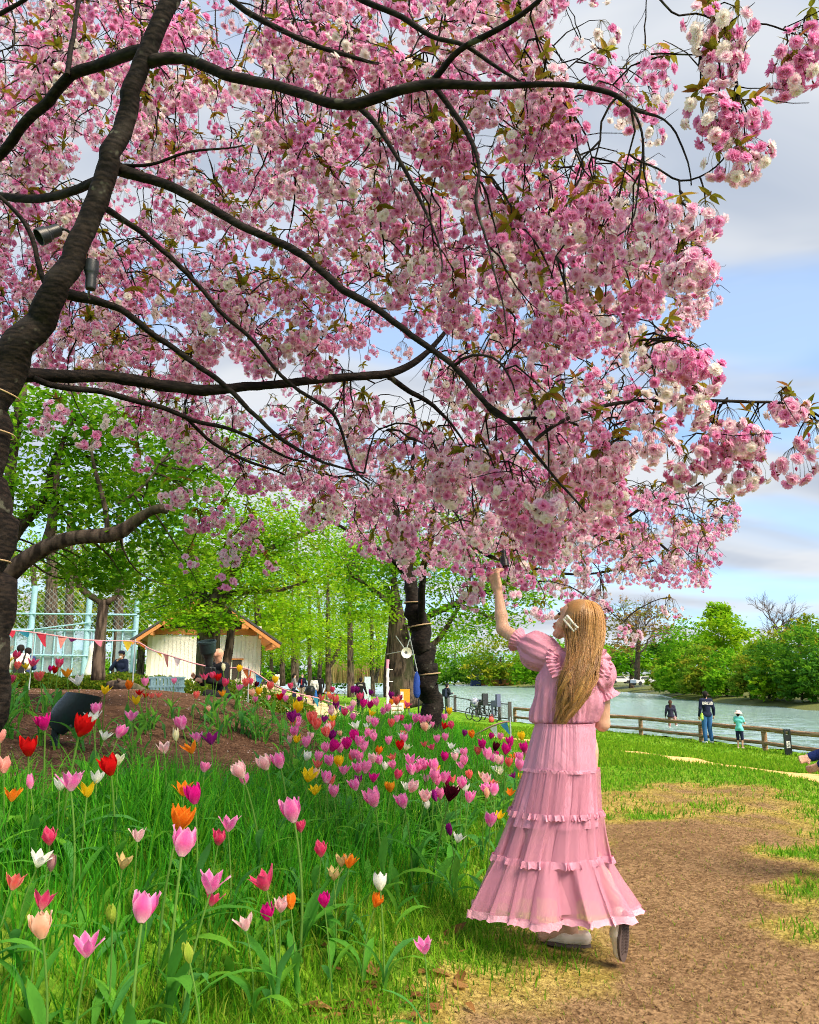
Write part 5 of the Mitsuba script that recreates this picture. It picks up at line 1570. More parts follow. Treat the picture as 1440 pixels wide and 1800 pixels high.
def puff(name, a, b, r, seed, cuff):
    a, b = np.asarray(a), np.asarray(b)
    d = (b - a) / np.linalg.norm(b - a)
    L = np.linalg.norm(b - a)
    R_ = frame(d)
    th = np.linspace(0, 2 * math.pi, 72, endpoint=False)
    rows = []
    for s in np.linspace(0, 1, 18):
        rad = r * (0.80 + 0.34 * math.sin(math.pi * min(1, s * 0.9 + 0.08))) * (1 - 0.34 * sst(0.72, 1.0, s))
        w = 0.05 * np.sin(9 * th + seed) * (0.3 + s) + 0.03 * np.sin(17 * th + 2 * seed + 3 * s) + 0.05 * np.sin(2 * th + 6 * s + seed)
        rows.append(a + d * L * s + (np.cos(th)[:, None] * R_[:, 0] + np.sin(th)[:, None] * R_[:, 1]) * (rad * (1 + w))[:, None])
    e = rows[-1]
    e = b + (e - b) / np.linalg.norm(e - b, axis=1, keepdims=True) * 0.060
    for s, k in ((0.012, 0.80), (0.022, 0.92), (0.036, 1.08)):
        rows.append(b + d * s + (e - b) * k * (1 + 0.07 * np.sin(20 * th + s * 60))[:, None])
    v = np.array(rows).reshape(-1, 3)
    n = 72
    i, j = np.meshgrid(np.arange(len(rows) - 1), np.arange(n), indexing='ij')
    q = np.stack([i * n + j, i * n + (j + 1) % n, (i + 1) * n + (j + 1) % n, (i + 1) * n + j], -1).reshape(-1, 4)
    cloth(name, (v, q), 'satin_stuff')


puff('sleeve', shL + (shR - shL) * 0.20 + [0, 0, -0.012], shL + (elL - shL) * 0.52, 0.082, 1.0, True)
puff('sleeve', shR + (shL - shR) * 0.20 + [0, 0, -0.012], shR + (elR - shR) * 0.50 + [0.012, 0, 0], 0.082, 2.4, True)


def yoke_frill(rows, out, seed):
    """frill along an open line on the back"""
    p = spline(np.array(rows), 60)
    t = np.gradient(p, axis=0)
    t /= np.linalg.norm(t, axis=1, keepdims=True)
    n = np.cross(t, out)
    n /= np.linalg.norm(n, axis=1, keepdims=True)
    ph = np.linspace(0, 46, 60) + 0.9 * np.sin(np.linspace(0, 17, 60))
    vs = [p + n * (w * 0.03) + np.asarray(out) * (0.006 + abs(w) * 0.012 * np.sin(ph + w * 2))[:, None] for w in (-1, -0.5, 0, 0.5, 1)]
    v = np.array(vs).reshape(-1, 3)
    i, j = np.meshgrid(np.arange(4), np.arange(59), indexing='ij')
    q = np.stack([i * 60 + j, i * 60 + j + 1, (i + 1) * 60 + j + 1, (i + 1) * 60 + j], -1).reshape(-1, 4)
    cloth('yoke_frill', (v, q), 'satin_stuff', PINK * 1.05)


def on_cloth(px, py, lift=0.004):
    d = ray(px, py)
    ys = np.arange(3.85, 4.3, 0.004)
    p = EYE + d * (ys / d[1])[:, None]
    k = np.nonzero(bod(p) < 0.004)[0]
    return p[k[0]] - d * lift if len(k) else P(px, py, 4.06)


yoke_frill([on_cloth(a, b) for a, b in ((975, 1146), (971, 1158), (974, 1172), (982, 1188))], np.array([-0.25, -0.95, 0.1]), 1)
yoke_frill([on_cloth(a, b) for a, b in ((1056, 1148), (1064, 1162), (1063, 1180), (1056, 1200))], np.array([0.3, -0.93, 0.1]), 2)
# waist band, slip, tiers
cloth('slip', skirt_sheet(wz(1300), wz(1446), 24, -0.012, 0.003, 0.008, 4, 200), 'satin_stuff', PINK * 0.98)
cloth('upper_tier', skirt_sheet(wz(1270), wz(1352), 24, -0.004, 0.005, 0.0045, 5, 300), 'satin_stuff')
t2 = skirt_sheet(wz(1349), wz(1424), 22, 0.001, 0.0045, 0.011, 6, 600, over=1.25, kk=33)
cloth('gathered_tier', t2, 'tulle_stuff')
t3 = skirt_sheet(wz(1420), wz(1500), 26, 0.0, 0.006, 0.022, 7, 600, over=1.35, kk=25)
cloth('middle_tier', t3, 'tulle_stuff')
hemf = lambda th: 0.008 * np.abs(np.sin(40 * th)) + 0.004 * np.sin(5 * th + 1.0)
t4 = skirt_sheet(wz(1496), wz(1588), 34, 0.0, 0.008, 0.052, 8, 600, over=1.3, kk=19)
cloth('lower_tier', t4, 'tulle_stuff')
t5 = skirt_sheet(wz(1586), wz(1600), 6, 0.001, 0.052, 0.053, 8, 1200, hem=hemf, over=1.3, kk=19, hold=True)
cloth('lace_hem', t5, 'satin_stuff', PINK * np.array((1.08, 1.25, 1.12)))
cloth('seam_band', skirt_sheet(wz(1347), wz(1353), 3, 0.003, 0.004, 0.0045, 5, 300), 'satin_stuff', PINK * 1.12)
cloth('inner_tulle', skirt_sheet(wz(1440), wz(1580), 30, -0.022, 0.006, 0.030, 12, 480, over=1.2, kk=17), 'tulle_stuff')
ruffle('frill', t2[2][-1][::2], 0.020, 0.026, 64, 1, PINK * 1.06)
ruffle('frill', t3[2][-1][::2], 0.022, 0.030, 70, 2, PINK * 1.06)


def flat_shoe(toe, heel, down):
    toe, heel = np.asarray(toe, float), np.asarray(heel, float)
    y = toe - heel
    y /= np.linalg.norm(y)
    z = -np.asarray(down, float)
    z = z - y * (z @ y)
    z /= np.linalg.norm(z)
    m = np.column_stack([np.cross(y, z), y, z])
    mid = (toe + heel) / 2
    sb = [(np.array([0, -0.085, 0.030]), np.array([0, 0.0, 0.026]), 0.036, 0.038), (np.array([0, 0.0, 0.026]), np.array([0.004, 0.085, 0.018]), 0.038, 0.030)]
    fn = bones_fn(sb, 0.02)
    hole = lambda p: -(np.linalg.norm((p - [0, -0.035, 0.07]) / [0.032, 0.075, 0.035], axis=1) - 1) * 0.03
    cutb = lambda p: 0.004 - p[:, 2]
    v, f = nets(both(both(fn, hole), cutb), np.array([-0.06, -0.14, -0.02]), np.array([0.06, 0.14, 0.09]), 0.005)
    tr = lambda v: v @ m.T + mid
    put('shoe', (tr(v), f), 'pearl_stuff', smooth=True, color=np.broadcast_to((0.72, 0.64, 0.54), (len(v), 3)), parent=W)
    th = np.linspace(0, 2 * math.pi, 40, endpoint=False)
    out = [(0.036 * math.cos(a) * (1 - 0.12 * math.cos(a * 1)) * (0.86 if math.sin(a) < 0 else 1.0) * (1 - 0.18 * max(0, -math.sin(a)) ** 2), 0.118 * math.sin(a)) for a in th]
    s = trimesh.creation.extrude_polygon(Polygon(out), 0.013)
    s.apply_translation((0, 0, -0.009))
    put('sole', (tr(s.vertices), s.faces), 'paint_vc', color=np.broadcast_to((0.115, 0.085, 0.082), (len(s.vertices), 3)), parent=W)
    tm = MB()
    for k in range(12):
        yy = -0.09 + 0.0145 * k
        w = 0.026 if yy < 0.06 else 0.02
        for x in (-0.5, 0.5):
            b = trimesh.creation.box((w * 0.85, 0.006, 0.004))
            b.apply_transform(trimesh.transformations.rotation_matrix(0.5 * (1 if x > 0 else -1), [0, 0, 1]))
            tm.add(tr(b.vertices + [x * w, yy, -0.0105]), b.faces, (0.07, 0.052, 0.05))
    put('tread', tm.get(), 'paint_vc', color=tm.col(), parent=W, kind='stuff')


flat_shoe((0.635, 4.27, 0.012), (0.86, 4.19, 0.014), (0, 0, -1))
flat_shoe(toeR + [0, -0.03, -0.004], heelR + [0.0, 0, 0], np.array([0.62, -0.74, -0.25]))
plain('white_paint', (0.80, 0.79, 0.74), rough=0.7, spec=0.3)
plain('hut_timber', (0.52, 0.22, 0.07), rough=0.6, spec=0.3)
plain('roof_slate', (0.05, 0.055, 0.06), rough=0.7, spec=0.3)
plain('pale_post', (0.62, 0.60, 0.50), rough=0.7, spec=0.3)
plain('dark_window', (0.05, 0.04, 0.035), rough=0.5)
plain('blue_paint', (0.30, 0.52, 0.62), rough=0.45, spec=0.5)
plain('wire', (0.36, 0.42, 0.44), rough=0.5, spec=0.5)
plain('grey_post', (0.085, 0.08, 0.075), rough=0.7, spec=0.3)
plain('lamp_glass', (0.05, 0.06, 0.065), rough=0.15, spec=0.8)
plain('umbrella_blue', (0.02, 0.07, 0.38), rough=0.6)
plain('crate_stuff', (0.17, 0.30, 0.36), rough=0.45)
# ------------------------------------------------------------------ the white hut
HD = 30.0
hut = thing('white_hut', 'white boarded hut with an orange timbered gable roof behind the hedge', 'hut')


def hp(px, py, dd=0.0):
    return P(px, py, HD + dd)


xl_, xr_ = hp(270, 1150)[0], hp(450, 1150)[0]
zt, zb = hp(360, 1117)[2], 0.2
nb = 26
for k in range(nb):
    x = xl_ + (xr_ - xl_) * (k + 0.5) / nb
    m = box(x, HD + 0.02 * 0, (zt + zb) / 2, (xr_ - xl_) / nb - 0.011, 0.04, zt - zb, bevel=0.008)
    put('board', (m.vertices, m.faces), 'white_paint', parent=hut)
m = box((xl_ + xr_) / 2, HD + 1.9, (zt + zb) / 2, xr_ - xl_ - 0.02, 3.75, zt - zb)
put('wall', (m.vertices, m.faces), 'white_paint', parent=hut)
for x in (xl_ - 0.06, xr_ + 0.06):
    m = box(x, HD - 0.02, (zt + 0.35 + zb) / 2, 0.16, 0.16, zt - zb + 0.35, bevel=0.01)
    put('corner_post', (m.vertices, m.faces), 'pale_post', parent=hut)
m = box((xl_ + xr_) / 2, HD - 0.03, zt + 0.13, xr_ - xl_ - 0.04, 0.14, 0.22, bevel=0.01)
put('tie_beam', (m.vertices, m.faces), 'hut_timber', parent=hut)
apex = hp(364, 1052)
el, er = hp(243, 1134), hp(487, 1138)
gm = trimesh.creation.extrude_polygon(Polygon([(xl_, zt + 0.24), (xr_, zt + 0.24), (xr_, zt + 0.32), (apex[0], apex[2] - 0.22), (xl_, zt + 0.32)]), 0.05)
gv = np.column_stack([gm.vertices[:, 0], HD + 0.1 + gm.vertices[:, 2], gm.vertices[:, 1]])
put('gable_board', (gv, gm.faces[:, ::-1]), 'dark_window', parent=hut)
for sgn, e in ((-1, el), (1, er)):
    for nm, th, y0, y1, off, bs in (('roof', 0.07, -0.95, 4.6, 0.10, 'roof_slate'), ('soffit', 0.06, -0.92, 4.5, 0.02, 'hut_timber')):
        a2, e2 = np.array([apex[0], apex[2]]), np.array([e[0], e[2]])
        n2 = np.array([-(e2 - a2)[1], (e2 - a2)[0]])
        n2 = n2 / np.linalg.norm(n2) * (1 if n2[1] > 0 else -1)
        q = [a2 + n2 * off, e2 + n2 * off, e2 + n2 * (off + th), a2 + n2 * (off + th)]
        gm = trimesh.creation.extrude_polygon(Polygon(q), y1 - y0)
        gv = np.column_stack([gm.vertices[:, 0], HD + y0 + gm.vertices[:, 2], gm.vertices[:, 1]])
        put(nm, (gv, gm.faces[:, ::-1]), bs, parent=hut)
    a2, e2 = np.array([apex[0], apex[2] - 0.05]), np.array([e[0], e[2] - 0.05])
    gm = trimesh.creation.extrude_polygon(Polygon([a2, e2, e2 + [0, 0.13], a2 + [0, 0.13]]), 0.06)
    gv = np.column_stack([gm.vertices[:, 0], HD - 1.02 + gm.vertices[:, 2], gm.vertices[:, 1]])
    put('verge_board', (gv, gm.faces[:, ::-1]), 'hut_timber', parent=hut)
    for k in range(5):
        t = 0.2 + 0.18 * k
        c = a2 + (e2 - a2) * t
        m = box(c[0], HD + 1.5, c[1] - 0.03, 0.09, 5.0, 0.12)
        put('rafter', (m.vertices, m.faces), 'hut_timber', parent=hut)
    x = xl_ + 0.02 if sgn < 0 else xr_ - 0.02
    m = box(x - sgn * 0.5, HD - 0.5, zt + 0.30, 0.14, 1.0, 0.16)
    put('purlin_end', (m.vertices, m.faces), 'hut_timber', parent=hut)
d0, d1 = hp(408, 1160), hp(424, 1160)
m = box((d0[0] + d1[0]) / 2, HD - 0.04, (d0[2] + zb) / 2, d1[0] - d0[0], 0.05, d0[2] - zb)
dk = put('door', (m.vertices, m.faces), 'dark_window', parent=hut, label='dark doorway')
m = box((d0[0] + d1[0]) / 2, HD - 0.06, d0[2] + 0.03, d1[0] - d0[0] + 0.12, 0.08, 0.06)
put('door__lintel', (m.vertices, m.faces), 'hut_timber', parent=hut)

hc_ = P(364, 1150, HD)
for k_ in [k for k in scene if k.startswith(hut + '__')]:
    scene[k_] = {**scene[k_], 'to_world': T().translate(hc_.tolist()).rotate([0, 0, 1], 13.0).translate((-hc_).tolist())}

# ------------------------------------------------------------------ the sports fence on the left
SD = 33.0
sf = thing('sports_fence', 'tall pale blue sports ground fence with netting and mesh screens', 'fence')
scene['screen_stuff'] = {'type': 'mask', 'opacity': 0.55, 'bsdf': {'type': 'twosided', 'bsdf': {'type': 'principled', 'base_color': rgb((0.34, 0.50, 0.58)), 'roughness': 0.7}}}
sz = lambda py: P(100, py, SD)[2]
sx = lambda px: P(px, 1120, SD)[0]
for px, w, top in ((5, 6, 1070), (53, 10, 1030), (152, 10, 1030), (237, 9, 1055)):
    put('post', tube(np.array([[sx(px), SD, 0.0], [sx(px) + 0.02, SD, sz(top)]]), w / 2 / 1440 * SD, 10), 'blue_paint', smooth=50, parent=sf)
for px in range(12, 240, 17):
    if min(abs(px - q) for q in (53, 152, 237)) > 7:
        put('upright', tube(np.array([[sx(px), SD - 0.05, 0.0], [sx(px), SD - 0.05, sz(1105 - 0.0 * px) if px > 60 else sz(1112)]]), 0.03, 6), 'blue_paint', smooth=True, parent=sf)
for py, x0, x1 in ((1078, -60, 240), (1106, -60, 240), (1150, -60, 160)):
    put('rail', tube(np.array([[sx(x0), SD - 0.1, sz(py)], [sx(x1), SD - 0.1, sz(py + 3)]]), 0.035, 8), 'blue_paint', smooth=True, parent=sf)
put('rail', tube(np.array([[sx(20), SD - 0.16, sz(1112)], [sx(165), SD - 0.16, sz(1094)]]), 0.03, 8), 'blue_paint', smooth=True, parent=sf)
for a, b in ((-60, 50), (56, 149), (155, 175), (205, 234)):
    m = MB()
    m.add(np.array([[sx(a), SD, 0.1], [sx(b), SD, 0.1], [sx(b), SD, sz(1107)], [sx(a), SD, sz(1107)]]), np.array([[0, 1, 2], [0, 2, 3]]))
    put('mesh_screen', m.get(), 'screen_stuff', parent=sf)
nm_ = MB()
zlo, zhi = sz(1106), sz(1035)
xa, xb = sx(-60), sx(237)
for k in np.arange(xa - (zhi - zlo), xb, 0.24):
    for s in (1, -1):
        q0, q1 = np.array([k if s > 0 else k + (zhi - zlo), SD + 0.02, zlo]), np.array([k + (zhi - zlo) if s > 0 else k, SD + 0.02, zhi])
        nm_.add(*tube(np.array([q0, q1]), 0.007, 3, cap=False))
put('netting', nm_.get(), 'wire', parent=sf, kind='stuff')
wb = thing('white_banner', 'white rolled banner hanging on a slanted pole left of the pollarded trunk', 'banner')
put('cloth', tube(spline([P(167, 1130, 27), P(162, 1155, 27), P(155, 1190, 27)], 8), [0.08, 0.16, 0.14, 0.12, 0.12, 0.13, 0.14, 0.14], 10, bump=0.2), 'white_paint', smooth=True, parent=wb)
put('pole', tube(np.array([P(168, 1122, 27.1), P(152, 1205, 27.1)]), 0.025, 6), 'wire', smooth=True, parent=wb)

# ------------------------------------------------------------------ fences by the water
def fence_at(s):
    sh = LineString(SHORE)
    return np.array(sh.interpolate(s).coords[0])


shl = LineString(SHORE)
S0 = shl.project(Point(14.2, 21.0))
s_of = lambda x, y: shl.project(Point(x, y))
lf = thing('log_fence', 'rustic brown log fence with two rails along the pond', 'fence')


def log_fn(p, n, uv):
    s = mikit.fbm(p.x * 3, p.y * 3, p.z * 40, 3)
    return mikit.mix((0.17, 0.095, 0.05), (0.40, 0.27, 0.16), mikit.smoothstep(0.3, 0.7, s))


scene['log_stuff'] = {'type': 'twosided', 'bsdf': {'type': 'principled', 'base_color': mikit.proc(log_fn), 'roughness': 0.85, 'specular': 0.2}}
posts = []
for px, d in ((905, 42.3), (1000, 37.4), (1125, 33.5), (1230, 30.0), (1340, 26.6), (1462, 23.3), (1600, 20.3)):
    p = P(px, 1250, d)
    posts.append([p[0], p[1], float(land(p[0], p[1]))])
posts = np.array(posts)
for p in posts:
    put('post', tube(np.array([p - [0, 0, 0.2], p + [0, 0, 0.62], p + [0, 0, 0.64]]), [0.085, 0.085, 0.07], 12), 'log_stuff', smooth=40, parent=lf)
for a, b in zip(posts[:-1], posts[1:]):
    for h, r in ((0.66, 0.075), (0.24, 0.06)):
        d = (b - a) / np.linalg.norm(b - a)
        c = (a + b) / 2 + [0, 0, h - 0.02]
        put('rail', tube(np.array([a + [0, 0, h] - d * 0.02, c, b + [0, 0, h] - d * 0.03]), r, 10, bump=0.05), 'log_stuff', smooth=50, parent=lf)
mf = thing('railing', 'grey metal railing with square posts between the log fence and the promenade', 'fence')
mp = []
for px, d in ((896, 42.8), (878, 43.8), (838, 46.6), (800, 49.6), (768, 52.6), (742, 55), (716, 58), (690, 61), (674, 63.5), (661, 66), (649, 69), (638, 72), (628, 76)):
    p = P(px, 1230, d)
    mp.append([p[0], p[1], float(land(p[0], p[1]))])
mp = np.array(mp)
for p in mp:
    m = box(p[0], p[1], p[2] + 0.42, 0.17, 0.17, 1.1, bevel=0.015)
    put('post', (m.vertices, m.faces), 'grey_post', parent=mf)
for a, b in zip(mp[:-1], mp[1:]):
    for h in (0.85, 0.12):
        put('rail', tube(np.array([a + [0, 0, h], b + [0, 0, h]]), 0.03, 6), 'grey_post', smooth=True, parent=mf)
    bm = MB()
    for t in np.linspace(0.06, 0.94, 14):
        q = a + (b - a) * t
        bm.add(*tube(np.array([q + [0, 0, 0.12], q + [0, 0, 0.85]]), 0.007, 4, cap=False))
    put('bar', bm.get(), 'wire', parent=mf, kind='stuff')
# marker post
mk = P(1385, 1308, 25.0)
mz = float(land(mk[0], mk[1]))
ms = thing('marker_post', 'black wooden marker post with a white notice in front of the log fence', 'post')
s_ = 25.6 / 1440
pm = MB()
w_, t_ = 11 * s_, 0.08
hh_ = 42 * s_
for cx_2, cz_, sx_2, sz_2 in ((-w_ / 2 + 0.025, hh_ * 0.5, 0.05, hh_), (w_ / 2 - 0.025, hh_ * 0.5, 0.05, hh_), (0, hh_ - 0.025, w_ - 0.1, 0.05), (0, hh_ * 0.39, w_ - 0.1, hh_ * 0.78)):
    b = box(mk[0] + cx_2, mk[1], mz + cz_, sx_2, t_, sz_2)
    pm.add(b.vertices, b.faces)
put('frame', pm.get(), 'dark_metal', parent=ms)
b = box(mk[0], mk[1] - t_ / 2 - 0.004, mz + hh_ * 0.42, w_ * 0.55, 0.006, hh_ * 0.27)
put('notice', (b.vertices, b.faces), 'white_paint', parent=ms)
nt_ = MB()
for k in range(4):
    b = box(mk[0] + (k % 2 - 0.5) * 0.02, mk[1] - t_ / 2 - 0.009, mz + hh_ * (0.34 + 0.05 * k), w_ * 0.18, 0.003, 0.018)
    nt_.add(b.vertices, b.faces)
put('notice__print', nt_.get(), 'dark_metal', parent=ms, kind='stuff')

# ------------------------------------------------------------------ bicycles
def bicycle(label, at, yaw, col, child_seat=None, basket=False, group=None, s=1.0):
    t = thing('bicycle', label, 'bicycle', group)
    R_ = rotz(yaw)
    tr = lambda vf: (np.asarray(vf[0]) * s @ R_.T + np.asarray(at), vf[1])
    r = 0.30
    for x in (-0.52, 0.52):
        a = np.linspace(0, 2 * math.pi, 25)
        ring = np.stack([x + r * np.cos(a), 0 * a, r + r * np.sin(a)], -1)
        wk = put('wheel', tr(tube(ring, 0.026, 6, cap=False)), 'dark_metal', smooth=True, parent=t)
        sm_ = MB()
        for k in range(10):
            b = k * math.pi / 5
            sm_.add(*tube(np.array([[x, 0, r], [x + r * math.cos(b), 0, r + r * math.sin(b)]]), 0.004, 3, cap=False))
        put(wk.split('__')[-1] + '__spokes', tr(sm_.get()), 'wire', parent=t, kind='stuff')
    fm_ = MB()
    for p in ([(-0.52, 0, 0.3), (-0.12, 0, 0.28)], [(-0.12, 0, 0.28), (-0.22, 0, 0.80)], [(-0.12, 0, 0.28), (0.40, 0, 0.70)], [(-0.52, 0, 0.3), (-0.20, 0, 0.66)], [(0.52, 0, 0.3), (0.38, 0, 0.95)], [(-0.18, 0, 0.55), (0.39, 0, 0.78)]):
        fm_.add(*tube(np.array(p, float), 0.024, 7))
    put('frame', tr(fm_.get()), 'paint_vc', smooth=40, color=np.broadcast_to(col, (len(fm_.get()[0]), 3)), parent=t)
    hb = spline([(0.20, -0.28, 1.02), (0.36, -0.2, 1.0), (0.37, 0, 0.96), (0.36, 0.2, 1.0), (0.20, 0.28, 1.02)], 12)
    put('handlebar', tr(tube(hb, 0.016, 6)), 'dark_metal', smooth=True, parent=t)
    sd_ = trimesh.creation.icosphere(2, 1.0)
    put('saddle', tr((sd_.vertices * [0.14, 0.085, 0.045] + [-0.24, 0, 0.83], sd_.faces)), 'dark_metal', smooth=True, parent=t)
    if child_seat:
        cs = MB()
        for c, q in (((-0.58, 0, 0.80), (0.32, 0.34, 0.12)), ((-0.74, 0, 1.05), (0.10, 0.36, 0.62)), ((-0.58, 0.17, 0.92), (0.30, 0.05, 0.26)), ((-0.58, -0.17, 0.92), (0.30, 0.05, 0.26)), ((-0.50, 0.16, 0.55), (0.10, 0.06, 0.5)), ((-0.50, -0.16, 0.55), (0.10, 0.06, 0.5))):
            b = box(*c, *q, bevel=0.03)
            cs.add(b.vertices, b.faces)
        put('child_seat', tr(cs.get()), 'paint_vc', color=np.broadcast_to(child_seat, (len(cs.get()[0]), 3)), parent=t)
    if basket:
        b = trimesh.creation.icosphere(2, 1.0)
        vv = b.vertices * [0.20, 0.24, 0.25] + [0.62, 0, 0.92]
        put('front_basket', tr((vv, b.faces)), 'paint_vc', smooth=True, color=np.where((np.sin(vv[:, 2:] * 60 + vv[:, 1:2] * 40) > 0), np.array([basket]), np.array([(0.55, 0.58, 0.62)])), parent=t)
    return t


def stand(px, d):
    p = P(px, 1220, d)
    return np.array([p[0], p[1], float(land(p[0], p[1]))])


bicycle('dark bicycle with a tall black rear child seat leaning by the railing', stand(836, 44.0), 2.2, (0.03, 0.03, 0.035), child_seat=(0.03, 0.035, 0.04))
bicycle('bicycle with a patterned blue child carrier in front, standing next to the log fence', stand(853, 42.2), 2.5, (0.03, 0.03, 0.03), child_seat=(0.10, 0.12, 0.2), basket=(0.06, 0.09, 0.22))
bicycle('bicycle parked against the railing behind the cyclist child', stand(612, 58), 0.3, (0.25, 0.27, 0.28))
rb = thing('red_bag', 'small red bag on the grass beside the bicycles', 'bag')
b = trimesh.creation.icosphere(3, 1.0)
b.vertices = b.vertices * [0.14, 0.12, 0.15] * (1 + 0.12 * (meshkit.fbm(b.vertices * 2, 3, 4)[:, None] - 0.5))
q = stand(863, 41.6)
put('sack', (b.vertices + q + [0, 0, 0.12], b.faces), 'paint_vc', smooth=True, color=np.broadcast_to((0.62, 0.09, 0.08), (len(b.vertices), 3)), parent=rb)
put('handle', tube(q + spline([(-0.06, 0, 0.25), (-0.03, 0, 0.36), (0.03, 0, 0.36), (0.06, 0, 0.25)], 8), 0.012, 5), 'paint_vc', parent=rb, color=np.broadcast_to((0.4, 0.05, 0.05), (42, 3)))

# ------------------------------------------------------------------ people
NAVY, BLACK = (0.012, 0.018, 0.05), (0.012, 0.012, 0.014)
walk = dict(kneeL=(-0.09, 0.12, 0.50), ankL=(-0.09, 0.06, 0.10), kneeR=(0.09, -0.02, 0.49), ankR=(0.09, -0.24, 0.14), elL=(-0.22, -0.10, 1.13), wrL=(-0.22, -0.06, 0.90), elR=(0.22, 0.06, 1.13), wrR=(0.22, 0.20, 0.93))


def bag_strap(col, strap=(0.02, 0.02, 0.02)):
    def f(t, tr, J, H):
        b = box(0, -0.17, 1.20, 0.30, 0.13, 0.42, bevel=0.05)
        bp = trimesh.Trimesh(b.vertices, b.faces).subdivide().subdivide()
        put('backpack', tr((bp.vertices, bp.faces)), 'cloth_vc', smooth=True, color=np.broadcast_to(col, (len(bp.vertices), 3)), parent=t)
        for s in (-1, 1):
            put('strap', tr(tube(spline([(s * 0.11, -0.12, 1.38), (s * 0.12, -0.01, 1.475), (s * 0.12, 0.13, 1.36), (s * 0.14, 0.10, 1.12), (s * 0.14, -0.10, 1.04)], 12), 0.018, 5)), 'cloth_vc', smooth=True, color=np.broadcast_to(strap, (62, 3)), parent=t)
    return f


def back_print(text, h, z):
    def f(t, tr, J, H):
        tm = meshkit.text_mesh(text, h, 0.008, bold=True)
        w = tm.bounds[1][0] - tm.bounds[0][0]
        v = tm.vertices - [tm.bounds[0][0] + w / 2, 0, 0]
        k = put('jacket__lettering', tr((np.column_stack([v[:, 0], -0.150 - v[:, 2] + 0.35 * v[:, 0] ** 2 * 3, z + v[:, 1]]), tm.faces)), 'white_paint', parent=t)
    return f


def back_dashes(t, tr, J, H):
    m = MB()
    for k in range(7):
        b = box((k - 3) * 0.03, -0.150 + 0.002 * (k - 3) ** 2, 1.36 - 0.003 * (k - 3) ** 2, 0.018, 0.006, 0.05)
        m.add(b.vertices, b.faces)
    put('jacket__print', tr(m.get()), 'white_paint', parent=t, kind='stuff')


def red_top(t, tr, J, H):
    b = box(0, 0.128, 1.22, 0.07, 0.02, 0.34, bevel=0.008)
    put('red_top', tr((b.vertices, b.faces)), 'paint_vc', color=(0.6, 0.05, 0.06), parent=t)


person('dark haired person in grey jacket and navy trousers walking on the promenade', stand(516, 46.5), 1.66, -1.2, (0.22, 0.23, 0.25), NAVY, pose_=walk, mask=True, hair_len=0.1)
person('person in a navy jacket over a red top and beige trousers walking toward the viewer', stand(531, 51), 1.68, 2.9, NAVY, (0.42, 0.36, 0.28), pose_=walk, mask=True, hair='grey', extra=red_top)
person('person in a white top and bright blue skirt seen from behind', stand(552, 50.5), 1.60, 0.1, (0.70, 0.70, 0.70), NAVY, skirt=(0.03, 0.14, 0.48), hair_len=0.06)
person('person in a long black coat beside the one in the blue skirt', stand(562, 51.5), 1.74, 0.0, BLACK, BLACK, coat=0.4, pose_=walk)
person('child in an orange jacket with a helmet riding a small bicycle', stand(577, 47.5), 1.20, 0.2, (0.62, 0.32, 0.04), (0.25, 0.25, 0.25), hat=('helmet', (0.10, 0.10, 0.11)), pose_=dict(kneeL=(-0.11, 0.30, 0.72), ankL=(-0.11, 0.24, 0.38), kneeR=(0.11, 0.28, 0.62), ankR=(0.11, 0.22, 0.24), elL=(-0.26, 0.22, 1.18), wrL=(-0.22, 0.42, 1.08), elR=(0.26, 0.22, 1.18), wrR=(0.22, 0.42, 1.08)))
bicycle('small white bicycle ridden by the child in the orange jacket', stand(577, 47.6) + [0.02, 0.1, 0], 1.75, (0.65, 0.65, 0.65), s=0.72)
person('man in a black jacket with white lettering on its back and black trousers', stand(634, 42.5), 1.74, 0.05, BLACK, BLACK, pose_=dict(wrR=(0.30, 0.05, 0.92)), extra=back_dashes, hair='black')
person('person in a long white coat far along the promenade', stand(487, 70), 1.68, 0.2, (0.75, 0.74, 0.70), (0.3, 0.28, 0.26), coat=0.6, pose_=walk, hair_len=0.08)
person('person in a dark jacket at the far end of the promenade by the hut', stand(463, 80), 1.70, 0.4, (0.03, 0.03, 0.04), (0.05, 0.05, 0.06), pose_=walk)
person('person in white at the far end of the promenade', stand(456, 83), 1.62, 2.4, (0.7, 0.7, 0.7), (0.2, 0.2, 0.22), pose_=walk)
# pram
pr = thing('pram', 'black pram pushed by the person in the blue skirt', 'pram')
pq = stand(545, 49.4)
for x, y in ((-0.25, -0.3), (0.25, -0.3), (-0.25, 0.35), (0.25, 0.35)):
    a = np.linspace(0, 2 * math.pi, 17)
    put('wheel', tube(pq + np.stack([0 * a + x, y + 0.12 * np.cos(a), 0.13 + 0.12 * np.sin(a)], -1), 0.022, 5, cap=False), 'dark_metal', smooth=True, parent=pr)
v, f = moved(lathe([(0.0, 0.0), (0.2, 0.02), (0.28, 0.16), (0.30, 0.34), (0.27, 0.34), (0.0, 0.1)], 16, sy=1.3), pq + [0, 0, 0.42])
put('seat', (v, f), 'dark_metal', smooth=True, parent=pr)
v, f = moved(lathe([(0.31, 0.0), (0.29, 0.16), (0.20, 0.28), (0.0, 0.33)], 16), pq + [0, 0.12, 0.74])
put('hood', (v, f), 'dark_metal', smooth=True, parent=pr)
fr = MB()
for x in (-0.26, 0.26):
    fr.add(*tube(pq + np.array([[x, -0.3, 0.13], [x, 0.1, 0.5], [x, -0.55, 1.0]]), 0.014, 5))
    fr.add(*tube(pq + np.array([[x, 0.35, 0.13], [x, -0.1, 0.55]]), 0.014, 5))
fr.add(*tube(pq + np.array([[-0.26, -0.55, 1.0], [0.26, -0.55, 1.0]]), 0.014, 5))
put('frame', fr.get(), 'dark_metal', parent=pr)

